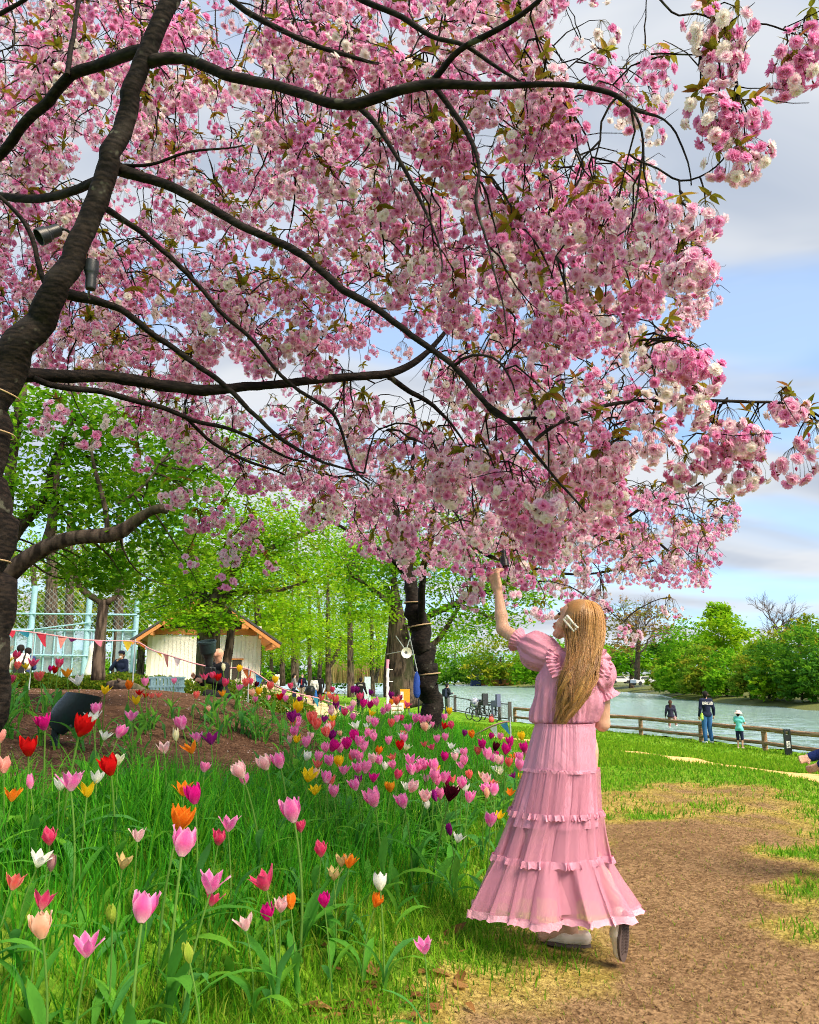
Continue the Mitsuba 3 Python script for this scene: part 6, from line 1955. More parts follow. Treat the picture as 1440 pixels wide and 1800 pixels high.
person('man with a backpack and cap looking at his phone by the railing', stand(786, 47.5), 1.72, -1.0, (0.02, 0.025, 0.04), (0.13, 0.14, 0.15), pose_=dict(elR=(0.22, 0.06, 1.15), wrR=(0.10, 0.30, 1.18), elL=(-0.22, 0.06, 1.15), wrL=(-0.10, 0.26, 1.14)), hat=('cap', (0.02, 0.02, 0.025)), extra=bag_strap((0.02, 0.03, 0.06)), mask=True, shoes=(0.3, 0.25, 0.2))
# three by the log fence
seg = lambda px: (lambda u: posts[2] + (posts[3] - posts[2]) * u)(0)


def on_fence(px):
    for a, b in zip(posts[:-1], posts[1:]):
        xa_, xb_ = pix(a)[0], pix(b)[0]
        if xa_ <= px <= xb_:
            u = (px - xa_) / (xb_ - xa_)
            return a + (b - a) * u
gp = on_fence(1185)
person('girl with long dark hair sitting on the top rail of the log fence', gp + [0, 0.0, 0.735 - 0.82 * 1.3 / 1.7 + 0.0], 1.30, -0.35, (0.03, 0.03, 0.06), (0.55, 0.30, 0.34), hair='brown', hair_len=0.26, shoes=(0.7, 0.7, 0.7),
       pose_=dict(kneeL=(-0.10, 0.38, 0.86), kneeR=(0.12, 0.40, 0.88), ankL=(-0.11, 0.36, 0.42), ankR=(0.20, 0.52, 0.50), hipL=(-0.09, 0.02, 0.92), hipR=(0.09, 0.02, 0.92), wrL=(-0.25, 0.05, 0.93), wrR=(0.25, 0.05, 0.93)))
mp_ = stand(1240, 29.2)
man = person('man in a dark lettered jacket and blue jeans standing at the log fence', mp_, 1.76, 0.12, (0.012, 0.018, 0.05), (0.035, 0.13, 0.32), shoes=(0.75, 0.75, 0.75), hair='black', pose_=dict(kneeR=(0.09, 0.04, 0.49), ankR=(0.13, 0.0, 0.08), elR=(0.26, 0.02, 1.14), wrR=(0.30, 0.10, 0.92)), extra=back_print('BRLUD', 0.085, 1.27), h=0.014, head_dir=(0.5, 0.85, 0))
gc = thing('green_cloth', 'bright yellow green cloth tucked at the hip of the man in jeans', 'cloth')
b = trimesh.creation.icosphere(3, 1.0)
b.vertices = b.vertices * [0.055, 0.05, 0.13] * (1 + 0.5 * (meshkit.fbm(b.vertices * 2.2, 3, 9)[:, None] - 0.5))
put('folds', (b.vertices + mp_ + [-0.19, -0.06, 0.90], b.faces), 'paint_vc', smooth=True, color=np.broadcast_to((0.45, 0.72, 0.10), (len(b.vertices), 3)), parent=gc)
person('child in turquoise shirt, dark shorts and pale sun hat by the log fence', stand(1295, 27.0), 1.16, -0.75, (0.16, 0.62, 0.62), (0.015, 0.02, 0.06), sleeve='short', shorts=1.0, hat=('sun', (0.80, 0.62, 0.56)), hair='black', coat=0.15,
       pose_=dict(elR=(0.23, 0.12, 1.16), wrR=(0.08, 0.30, 1.36), elL=(-0.23, 0.10, 1.15), wrL=(-0.08, 0.30, 1.28)), shoes=(0.6, 0.5, 0.42), h=0.014)
# the photographer kneeling behind the bed
PYAW = 2.5
PHEAD = np.array([-0.02, 0.06, 1.07])
ph_at = P(384, 1152, 14.1) - rotz(PYAW) @ PHEAD * (1.72 / 1.7)
CAMP = {}


def big_camera(t, tr, J, H):
    c = thing('telephoto_camera', 'camera with a huge telephoto lens and wide hood held up by the kneeling photographer', 'camera')
    o = P(368, 1172, 13.72)
    top = P(364, 1128, 13.62)
    d = (top - o) / np.linalg.norm(top - o)
    R_ = frame(d)
    L = np.linalg.norm(top - o)
    put('lens', moved(lathe([(0.0, -0.02), (0.055, 0.0), (0.06, 0.03), (0.068, 0.05), (0.068, 0.14), (0.085, 0.17), (0.10, 0.22)], 24), o, R_), 'dark_metal', smooth=40, parent=c)
    put('lens_hood', moved(lathe([(0.100, 0.21), (0.128, 0.24), (0.145, L), (0.15, L), (0.15, L - 0.02), (0.150, L + 0.01), (0.136, L + 0.01), (0.12, 0.24)], 28), o, R_), 'teal_metal', smooth=40, parent=c)
    put('front_glass', moved(lathe([(0.0, 0.25), (0.115, 0.245)], 24), o, R_), 'dark_metal', parent=c)
    b = box(0, 0, -0.06, 0.17, 0.10, 0.13, bevel=0.015)
    put('body', moved((b.vertices, b.faces), o, R_), 'dark_metal', parent=c)
    b = box(0, 0.075, -0.05, 0.07, 0.05, 0.06, bevel=0.01)
    put('viewfinder', moved((b.vertices, b.faces), o, R_), 'dark_metal', parent=c)


person('photographer with shaved head in black clothes kneeling behind the tulips', ph_at, 1.72, PYAW, BLACK, BLACK, bald=True, head_dir=tuple(rotz(-PYAW) @ np.array([0.85, -0.45, -0.2])), extra=big_camera, skin=(0.60, 0.33, 0.22),
       pose_=dict(hip=(0, -0.05, 0.42), hipL=(-0.10, -0.05, 0.40), hipR=(0.10, -0.05, 0.40), kneeL=(-0.14, 0.36, 0.44), ankL=(-0.13, 0.26, 0.08), kneeR=(0.16, 0.22, 0.10), ankR=(0.14, -0.22, 0.10), chest=(0, 0.02, 0.70), shL=(-0.18, 0.03, 0.88), shR=(0.18, 0.03, 0.88), neck=(-0.01, 0.04, 0.92), head=tuple(PHEAD),
                  elL=(-0.25, 0.12, 0.62), wrL=(-0.02, 0.34, 0.66), elR=(0.25, 0.14, 0.62), wrR=(0.16, 0.38, 0.72), toeR=(0.14, -0.34, 0.03)))
def seated(px, py, d, label, **kw):
    q = P(px, py, d)
    t = person(label, [q[0], q[1], q[2] - 0.98], 1.66, kw.pop('yaw'), pose_={**dict(hip=(0, 0, 0.42), hipL=(-0.09, 0, 0.40), hipR=(0.09, 0, 0.40), kneeL=(-0.12, 0.40, 0.46), kneeR=(0.12, 0.40, 0.46), ankL=(-0.12, 0.36, 0.06), ankR=(0.12, 0.36, 0.06), chest=(0, 0, 0.72), shL=(-0.165, 0, 0.89), shR=(0.165, 0, 0.89), neck=(0, 0, 0.92), head=(0, 0.015, 1.07),
             elL=(-0.23, 0.05, 0.62), wrL=(-0.10, 0.26, 0.56), elR=(0.23, 0.05, 0.62), wrR=(0.10, 0.26, 0.56)), **kw.pop('pose_', {})}, **kw)
    return t


def strap2(t, tr, J, H):
    for s in (-1, 1):
        put('strap', tr(tube(spline([(s * 0.12, 0.12, 0.80), (s * 0.13, 0.02, 0.975), (s * 0.11, -0.12, 0.86), (s * 0.07, -0.145, 0.68)], 10), 0.022, 5)), 'cloth_vc', smooth=True, color=np.broadcast_to((0.015, 0.015, 0.015), (52, 3)), parent=t)
    b = box(0, -0.20, 0.60, 0.26, 0.12, 0.26, bevel=0.04)
    put('backpack', tr((b.vertices, b.faces)), 'cloth_vc', color=np.broadcast_to((0.02, 0.02, 0.025), (len(b.vertices), 3)), parent=t)


seated(36, 1146, 21, 'person in a white shirt with black straps sitting at the left behind the tulips', yaw=0.4, top=(0.72, 0.66, 0.64), legs=BLACK, extra=strap2)
seated(49, 1150, 23, 'person in navy half hidden behind the one in the white shirt', yaw=0.8, top=(0.03, 0.05, 0.16), legs=BLACK)
seated(214, 1156, 25, 'person in a navy jacket and cap with a white mask sitting behind the hedge', yaw=2.9, top=(0.012, 0.02, 0.05), legs=BLACK, hat=('cap', (0.01, 0.012, 0.03)), mask=True, pose_=dict(elR=(0.22, 0.2, 0.66), wrR=(0.03, 0.2, 0.88)))
for px, d, w in ((42, 22, 1.6), (214, 25, 1.2)):
    q = P(px, 1185, d)
    g = float(land(q[0], q[1]))
    bt = thing('bench', f'low wooden bench under the {"two people sitting at the left" if d == 22 else "person with the cap"}', 'bench')
    top = P(px, 1150, d)[2] - 0.98 + 0.31
    m = box(q[0], d, top - 0.03, w, 0.5 if d == 25 else 2.4, 0.05, bevel=0.01)
    put('seat', (m.vertices, m.faces), 'log_stuff', parent=bt)
    for s in (-1, 1):
        m = box(q[0] + s * w * 0.4, d, (top - 0.055 + g) / 2, 0.08, 0.4, max(top - 0.055 - g, 0.1))
        put('leg', (m.vertices, m.faces), 'log_stuff', parent=bt)
# the child at the right edge
kid_at = on_land(1500, 1480) if False else np.array([P(1512, 1350, 5.3)[0], 5.3, 0.0])
kid_at[2] = float(land(kid_at[0], kid_at[1]))
person('child in dark blue top and red trousers reaching in at the right edge', kid_at, 1.16, 1.25, (0.012, 0.03, 0.14), (0.40, 0.015, 0.03), hair='brown', h=0.0085, head_dir=(0.1, 1, -0.05), skin=(0.66, 0.40, 0.28),
       pose_=dict(elL=(-0.24, 0.16, 1.12), wrL=(-0.17, 0.34, 1.02), elR=(0.20, 0.22, 1.10), wrR=(0.07, 0.40, 1.06), head=(0, 0.06, 1.585)), hair_len=0.05)

# ------------------------------------------------------------------ bunting round the bed
FCOL = {'red': (0.62, 0.05, 0.09), 'teal': (0.04, 0.25, 0.36), 'salmon': (0.78, 0.30, 0.26), 'purple': (0.36, 0.05, 0.26), 'pink': (0.75, 0.22, 0.32), 'yellow': (0.74, 0.56, 0.06), 'orange': (0.75, 0.20, 0.07), 'pale': (0.75, 0.62, 0.66), 'blue': (0.10, 0.34, 0.62), 'white': (0.75, 0.74, 0.74)}
bu = thing('bunting', 'string of coloured pennants sagging round the far side of the flower bed', 'bunting')
LINE = [(-40, 1102, 14.5), (20, 1108, 14.5), (60, 1112, 14.6), (120, 1121, 14.8), (172, 1126, 15.0), (238, 1128, 15.4), (262, 1140, 15.0), (300, 1153, 14.6), (345, 1167, 14.4), (400, 1175, 14.2), (438, 1177, 14.0), (470, 1197, 14.2), (500, 1212, 14.6), (535, 1222, 15.2), (565, 1229, 15.6), (605, 1243, 15.4), (660, 1262, 14.6), (730, 1283, 14.0), (815, 1298, 13.4), (850, 1284, 13.0), (897, 1268, 12.6)]
LP_ = np.array([P(a, b, c) for a, b, c in LINE])
put('string', tube(spline(LP_, 120), 0.012, 5), 'cloth_vc', smooth=True, color=np.broadcast_to((0.62, 0.30, 0.33), (602, 3)), parent=bu)
fr_ = np.random.default_rng(9)
lpx = np.array([l[0] for l in LINE], float)
for px, col, sc in ((18, 'red', 1.1), (42, 'teal', 1.2), (72, 'red', 1.1), (109, 'salmon', 1), (130, 'purple', 1), (173, 'pink', 1), (225, 'yellow', 1), (249, 'orange', 1.2), (277, 'yellow', 1.1), (292, 'salmon', 1.1), (312, 'pale', 1), (434, 'orange', 1.1), (456, 'blue', 1.0), (500, 'purple', 1.1), (541, 'salmon', 1.0), (554, 'teal', 1.0), (598, 'teal', 1.0), (640, 'yellow', 0.9), (700, 'pink', 0.9), (760, 'orange', 0.9), (838, 'salmon', 1.2), (868, 'white', 0.9), (886, 'blue', 0.9)):
    p0 = np.array([np.interp(px, lpx, LP_[:, a]) for a in range(3)])
    p1 = np.array([np.interp(px + 1, lpx, LP_[:, a]) for a in range(3)]) - p0
    p1 /= np.linalg.norm(p1)
    w, L = 0.085 * sc, 0.14 * sc
    sw = fr_.uniform(-0.08, 0.08, 3) + np.array([0.03, -0.05, 0])
    rows = []
    for s in (0, 0.33, 0.66, 1.0):
        for k in (-1, 0, 1):
            rows.append(p0 + p1 * k * w * (1 - s * 0.93) + np.array([0, 0, -L * s]) + sw * s + np.array([0, 0.025 * math.sin(3 * s + k + px), 0]))
    f = [(a * 3 + c, a * 3 + c + 1, a * 3 + c + 4, a * 3 + c + 3) for a in range(3) for c in range(2)]
    put('pennant', (np.array(rows), np.array(f)), 'leaf_stuff', smooth=True, color=np.broadcast_to(FCOL[col], (12, 3)), parent=bu)
for px, py, d in ((238, 1126, 15.4), (438, 1175, 14.0), (607, 1240, 15.4), (897, 1264, 12.6), (60, 1108, 14.6)):
    q = P(px, py, d)
    put('stake', tube(np.array([[q[0], q[1], float(land(q[0], q[1])) - 0.1], q + [0, 0, 0.03]]), 0.012, 6), 'wire', smooth=True, parent=bu)

# ------------------------------------------------------------------ lamps and other small things
def spotlight(name, label, at, d, r, L, cat='spotlight', hood=True, bs='dark_metal', yoke=None):
    t = thing(name, label, cat)
    R_ = frame(d)
    prof = [(0.0, -L * 0.5), (r * 0.62, -L * 0.5), (r * 0.72, -L * 0.44), (r * 0.72, -L * 0.05), (r * 0.8, -L * 0.02), (r * 0.80, L * 0.05), (r * 0.98, L * 0.12), (r, L * 0.5), (r * 0.9, L * 0.5), (r * 0.86, L * 0.2)]
    put('housing', moved(lathe(prof, 28), at, R_), bs, smooth=35, parent=t)
    put('lens', moved(lathe([(0.0, L * 0.2), (r * 0.86, L * 0.2)], 24), at, R_), 'lamp_glass', parent=t)
    if yoke is not None:
        put('bracket', tube(spline(np.array(yoke), 10), r * 0.18, 8), bs, smooth=True, parent=t)
    return t


fl = on_land(95, 1312)
sk = fl[1] / 1440
t = thing('floodlight', 'large dark green floodlight on a short stake tilted up among the tulips', 'floodlight')
rings = []
a = np.linspace(0, 2 * math.pi, 32, endpoint=False)
for (px, py, r, up) in ((98, 1283, 4, 0.0), (99, 1281, 16, 0.0), (104, 1272, 21, 0.05), (114, 1260, 25, 0.15), (127, 1247, 28, 0.4), (139, 1234, 29, 0.75), (148, 1222, 29.5, 1.0), (148, 1222, 27.5, 1.0), (139, 1235, 26, 0.75)):
    ax_ = np.array([0.62, 0.06, 0.75]) * (1 - up) + np.array([0.12, 0.16, 1.0]) * up
    ax_ = ax_ / np.linalg.norm(ax_)
    e1 = np.array([1.0, 0, 0]) - ax_ * ax_[0]
    e1 /= np.linalg.norm(e1)
    F_ = np.stack([e1, np.cross(ax_, e1), ax_], 1)
    rings.append(P(px, py, fl[1]) + (np.cos(a)[:, None] * F_[:, 0] + np.sin(a)[:, None] * F_[:, 1]) * r * sk)
v = np.array(rings).reshape(-1, 3)
i, j = np.meshgrid(np.arange(len(rings) - 1), np.arange(32), indexing='ij')
put('housing', (v, np.stack([i * 32 + j, i * 32 + (j + 1) % 32, (i + 1) * 32 + (j + 1) % 32, (i + 1) * 32 + j], -1).reshape(-1, 4)), 'teal_metal', smooth=40, parent=t)
fc = P(112, 1258, fl[1])
put('lens', moved(lathe([(0.0, 0.0), (24 * sk, 0.0)], 24), P(128, 1243, fl[1]), frame([0.4, 0, 0.9])), 'lamp_glass', parent=t)
put('stake', tube(np.array([fl - [0, 0, 0.1], fl + [0, 0, 0.12], P(104, 1278, fl[1])]), 0.03, 8), 'teal_metal', smooth=40, parent=t)
for s in (-1, 1):
    put('yoke', tube(spline([P(104, 1282, fl[1]), P(108 + 16 * s, 1276, fl[1] - 0.05 + 0.0 * s), fc + [0.03 * s, -0.02, -0.02]], 8), 0.016, 6), 'teal_metal', smooth=True, parent=t)
a_ = P(86, 410, 3.42)
spotlight('tree_spotlight', 'black spotlight clamped to the left side of the leaning cherry trunk pointing left', a_, P(62, 418, 3.38) - P(108, 400, 3.44), 0.040, 0.105, yoke=[P(104, 402, 3.44), P(114, 403, 3.44), P(122, 408, 3.46)])
b_ = P(160, 484, 3.42)
spotlight('tree_spotlight', 'black upright spotlight standing on the lowest right bough beside the leaning trunk', b_, P(159, 458, 3.42) - P(157, 510, 3.42), 0.033, 0.135, yoke=[P(157, 508, 3.42), P(156, 516, 3.5), P(158, 525, 3.58)])
spotlight('tree_spotlight', 'small black spotlight hanging among the blossoms above the raised hand', P(886, 982, 4.9), np.array([0.1, -0.2, -1.0]), 0.026, 0.10, yoke=[P(886, 970, 4.9), P(882, 960, 4.95), P(872, 955, 5.0)])

for k, (tree_, px0, px1, py0, py1, d, r) in enumerate(((CA, -20, 14, 772, 776, 3.62, 0.16), (CA, -22, 15, 988, 992, 3.7, 0.165), (CA, -15, 38, 694, 712, 3.6, 0.155), (CB, 715, 757, 1106, 1096, 12.0, 0.21), (CB, 733, 771, 1188, 1182, 12.0, 0.205), (CB, 718, 738, 1062, 1060, 11.95, 0.2))):
    q = LA[0] if tree_ is CA else LB[0]
    z = P((px0 + px1) / 2, (py0 + py1) / 2, d)[2]
    c = np.array([np.interp(z, q[:, 2], q[:, a]) for a in range(4)])
    a = np.linspace(0, 2 * math.pi, 40)
    tilt = (py0 - py1) / 60.0
    rr_ = c[3] * 1.10 + 0.004
    ring = np.stack([c[0] + rr_ * np.cos(a), c[1] + rr_ * np.sin(a), z + rr_ * np.cos(a) * tilt], -1)
    put('rope_tie', tube(ring, 0.0035 if tree_ is CA else 0.011, 6, cap=False), 'rope', smooth=True, parent=tree_)
um = thing('blue_umbrella', 'closed blue umbrella hanging by a cord on the second cherry trunk', 'umbrella')
put('canopy', moved(lathe([(0.0, -0.22), (0.03, -0.20), (0.05, -0.15), (0.052, -0.05), (0.04, 0.08), (0.016, 0.15), (0.0, 0.16)], 12, sy=0.7), P(733, 1200, 11.75)), 'umbrella_blue', smooth=True, parent=um)
put('cord', tube(np.array([P(718, 1108, 11.72), P(735, 1186, 11.75)]), 0.008, 5), 'wire', smooth=True, parent=um)
put('shaft', tube(np.array([P(736, 1228, 11.75), P(736, 1258, 11.75)]), 0.014, 6), 'dark_metal', smooth=True, parent=um)
hs = thing('horn_speaker', 'round white horn loudspeaker strapped to the thick furrowed trunk', 'loudspeaker')
c = P(714, 1147, 22.0)
put('horn', moved(lathe([(0.0, -0.12), (0.04, -0.11), (0.055, -0.02), (0.085, 0.04), (0.135, 0.085), (0.142, 0.10), (0.12, 0.085), (0.04, 0.0)], 20), c, frame([0.15, -1, -0.1])), 'white_paint', smooth=40, parent=hs)
for dx in (-34, -18, 8):
    put('strap', tube(np.array([c + [0, 0.02, 0.05], P(714 + dx, 1118 if dx > -30 else 1150, 22.55)]), 0.012, 5), 'wire', smooth=True, parent=hs)
mpole = thing('measuring_pole', 'thin pink and white pole with short pegs beside the old trunk', 'pole')
for k in range(6):
    a, b = P(681 + 0.0 * k, 1255 - k * 16, 20), P(682, 1255 - (k + 1) * 16, 20)
    put('section', tube(np.array([a, b]), 0.035, 8), 'paint_vc', color=np.broadcast_to((0.78, 0.76, 0.76) if k % 2 == 0 and k < 5 else (0.75, 0.28, 0.42) if k == 5 else (0.74, 0.70, 0.72), (18, 3)), parent=mpole)
for py in (1177, 1198, 1220):
    put('peg', tube(np.array([P(681, py, 20), P(691, py, 20)]), 0.012, 5), 'white_paint', parent=mpole)
yb = thing('orange_board', 'orange notice board with a white sheet at the foot of the old trunk', 'sign')
m = box(*P(712, 1228, 18.0), 0.21, 0.03, 0.40, bevel=0.006)
put('panel', (m.vertices, m.faces), 'paint_vc', color=np.broadcast_to((0.78, 0.32, 0.02), (len(m.vertices), 3)), parent=yb)
m = box(*(P(707, 1223, 18.0) - [0, 0.022, 0]), 0.06, 0.008, 0.17)
put('sheet', (m.vertices, m.faces), 'white_paint', parent=yb)
q = P(712, 1228, 18.0)
for s in (-1, 1):
    m = box(q[0] + s * 0.085, q[1] + 0.03, (q[2] - 0.2 + float(land(q[0], q[1]))) / 2 + 0.1, 0.03, 0.03, q[2] - float(land(q[0], q[1])) + 0.1)
    put('leg', (m.vertices, m.faces), 'grey_post', parent=yb)
wbx = thing('white_board', 'white notice board with faint red lines below the orange one', 'sign')
q = P(698, 1252, 16.6)
m = box(q[0], q[1], q[2], 0.26, 0.03, 0.36, bevel=0.006)
put('panel', (m.vertices, m.faces), 'white_paint', parent=wbx)
for k in range(4):
    m = box(q[0], q[1] - 0.02, q[2] - 0.12 + k * 0.08, 0.2, 0.006, 0.014)
    put('line', (m.vertices, m.faces), 'hut_timber', parent=wbx)
for s in (-1, 1):
    g = float(land(q[0], q[1]))
    m = box(q[0] + s * 0.1, q[1] + 0.03, (q[2] + g) / 2, 0.03, 0.03, max(q[2] - g, 0.1))
    put('leg', (m.vertices, m.faces), 'grey_post', parent=wbx)
pb = thing('pale_board', 'narrow pale blue upright board on the promenade behind the man in black', 'sign')
q = stand(646, 50)
m = box(q[0], q[1], q[2] + 1.05, 0.36, 0.06, 1.55, bevel=0.02)
put('panel', (m.vertices, m.faces), 'paint_vc', color=np.broadcast_to((0.52, 0.68, 0.78), (len(m.vertices), 3)), parent=pb)
for s in (-1, 1):
    m = box(q[0] + s * 0.13, q[1], q[2] + 0.14, 0.04, 0.05, 0.28)
    put('leg', (m.vertices, m.faces), 'wire', parent=pb)
# crate
cr = thing('plastic_crate', 'blue grey plastic basket lying on the soil before the hedge', 'crate')
q = P(293, 1218, 14.4)
q[2] = float(land(q[0], q[1])) + 0.0
W_, D_, H_ = 0.50, 0.34, 0.26
for y in (-1, 1):
    for k in range(8):
        m = box(q[0] - W_ / 2 + W_ * (k + 0.5) / 8, q[1] + y * D_ / 2, q[2] + H_ / 2 + 0.02, 0.022, 0.012, H_)
        put('slat', (m.vertices, m.faces), 'crate_stuff', parent=cr)
for x in (-1, 1):
    for k in range(5):
        m = box(q[0] + x * W_ / 2, q[1] - D_ / 2 + D_ * (k + 0.5) / 5, q[2] + H_ / 2 + 0.02, 0.012, 0.022, H_)
        put('slat', (m.vertices, m.faces), 'crate_stuff', parent=cr)
rm = MB()
for z in (0.03, 0.13, H_ + 0.02):
    for y in (-1, 1):
        b = box(q[0], q[1] + y * (D_ / 2 + 0.004), q[2] + z, W_ + 0.03, 0.022, 0.032, bevel=0.005)
        rm.add(b.vertices, b.faces)
    for x in (-1, 1):
        b = box(q[0] + x * (W_ / 2 + 0.004), q[1], q[2] + z, 0.022, D_, 0.030, bevel=0.005)
        rm.add(b.vertices, b.faces)
put('frame', rm.get(), 'crate_stuff', parent=cr)
lg = thing('fallen_log', 'brown weathered log lying on the soil behind the crate', 'log')
put('wood', tube(spline([P(190, 1205, 14.6), P(215, 1205, 14.5), P(238, 1211, 14.3), P(262, 1222, 14.0)], 14), [0.06, 0.08, 0.09, 0.1, 0.1, 0.09, 0.1, 0.1, 0.09, 0.08, 0.08, 0.07, 0.06, 0.04], 10, bump=0.25), 'rough_bark', smooth=True, parent=lg)
put('stub', tube(spline([P(215, 1204, 14.5), P(212, 1198, 14.45), P(206, 1194, 14.4)], 5), [0.045, 0.04, 0.035, 0.03, 0.02], 7, bump=0.2), 'rough_bark', smooth=True, parent=lg)

# across the pond: parked cars, a dark blue container, a brown wall
def car(label, px, d, col, yaw):
    t = thing('parked_car', label, 'car', 'cars parked across the pond')
    q = P(px, 1190, d)
    q[2] = -0.55
    R_ = rotz(yaw)
    prof = Polygon([(-2.1, 0.35), (-2.1, 0.85), (-1.5, 1.0), (-1.0, 1.45), (0.6, 1.45), (1.2, 0.98), (2.1, 0.85), (2.15, 0.35)])
    gm = trimesh.creation.extrude_polygon(prof, 1.6)
    v = np.column_stack([gm.vertices[:, 0], gm.vertices[:, 2] - 0.8, gm.vertices[:, 1]])
    put('body', moved((v, gm.faces[:, ::-1]), q, R_), 'paint_vc', color=np.broadcast_to(col, (len(v), 3)), parent=t)
    for y in (-0.81, 0.81):
        gm = trimesh.creation.extrude_polygon(Polygon([(-1.25, 0.98), (-0.9, 1.38), (0.5, 1.38), (0.95, 0.98)]), 0.03)
        v = np.column_stack([gm.vertices[:, 0], gm.vertices[:, 2] - 0.015 + y, gm.vertices[:, 1]])
        put('window', moved((v, gm.faces), q, R_), 'lamp_glass', parent=t)
        for x in (-1.3, 1.3):
            c = trimesh.creation.cylinder(0.33, 0.2, sections=16)
            v = np.column_stack([c.vertices[:, 0] + x, c.vertices[:, 2] + y * 0.95, c.vertices[:, 1] + 0.33])
            put('wheel', moved((v, c.faces), q, R_), 'dark_metal', parent=t)


car('white car parked under the trees across the pond', 1090, 165, (0.75, 0.75, 0.78), 0.1)
car('silver car parked right of the white one across the pond', 1113, 168, (0.45, 0.5, 0.55), 0.0)
car('small pale car near the water across the pond', 1131, 140, (0.6, 0.62, 0.66), 0.4)
ct = thing('container', 'dark blue container standing at the water across the pond', 'container')
q = P(836, 1187, 215)
m = box(q[0], q[1], -0.2, 2.4, 4.0, 3.6, bevel=0.05)
put('shell', (m.vertices, m.faces), 'paint_vc', color=np.broadcast_to((0.01, 0.03, 0.10), (len(m.vertices), 3)), parent=ct)
for k in range(5):
    m = box(q[0] - 0.96 + 0.48 * k, q[1] - 2.03, -0.2, 0.12, 0.05, 3.3)
    put('rib', (m.vertices, m.faces), 'paint_vc', color=np.broadcast_to((0.012, 0.04, 0.12), (len(m.vertices), 3)), parent=ct)
bw = thing('brown_wall', 'low brown retaining wall at the water right of the dark blue container', 'wall')
m = box(P(870, 1190, 216)[0], 216, -0.9, 9.0, 0.5, 1.5)
put('face', (m.vertices, m.faces), 'hut_timber', parent=bw)
m = box(P(870, 1190, 216)[0], 215.9, -0.1, 9.2, 0.8, 0.12)
put('coping', (m.vertices, m.faces), 'pale_post', parent=bw)
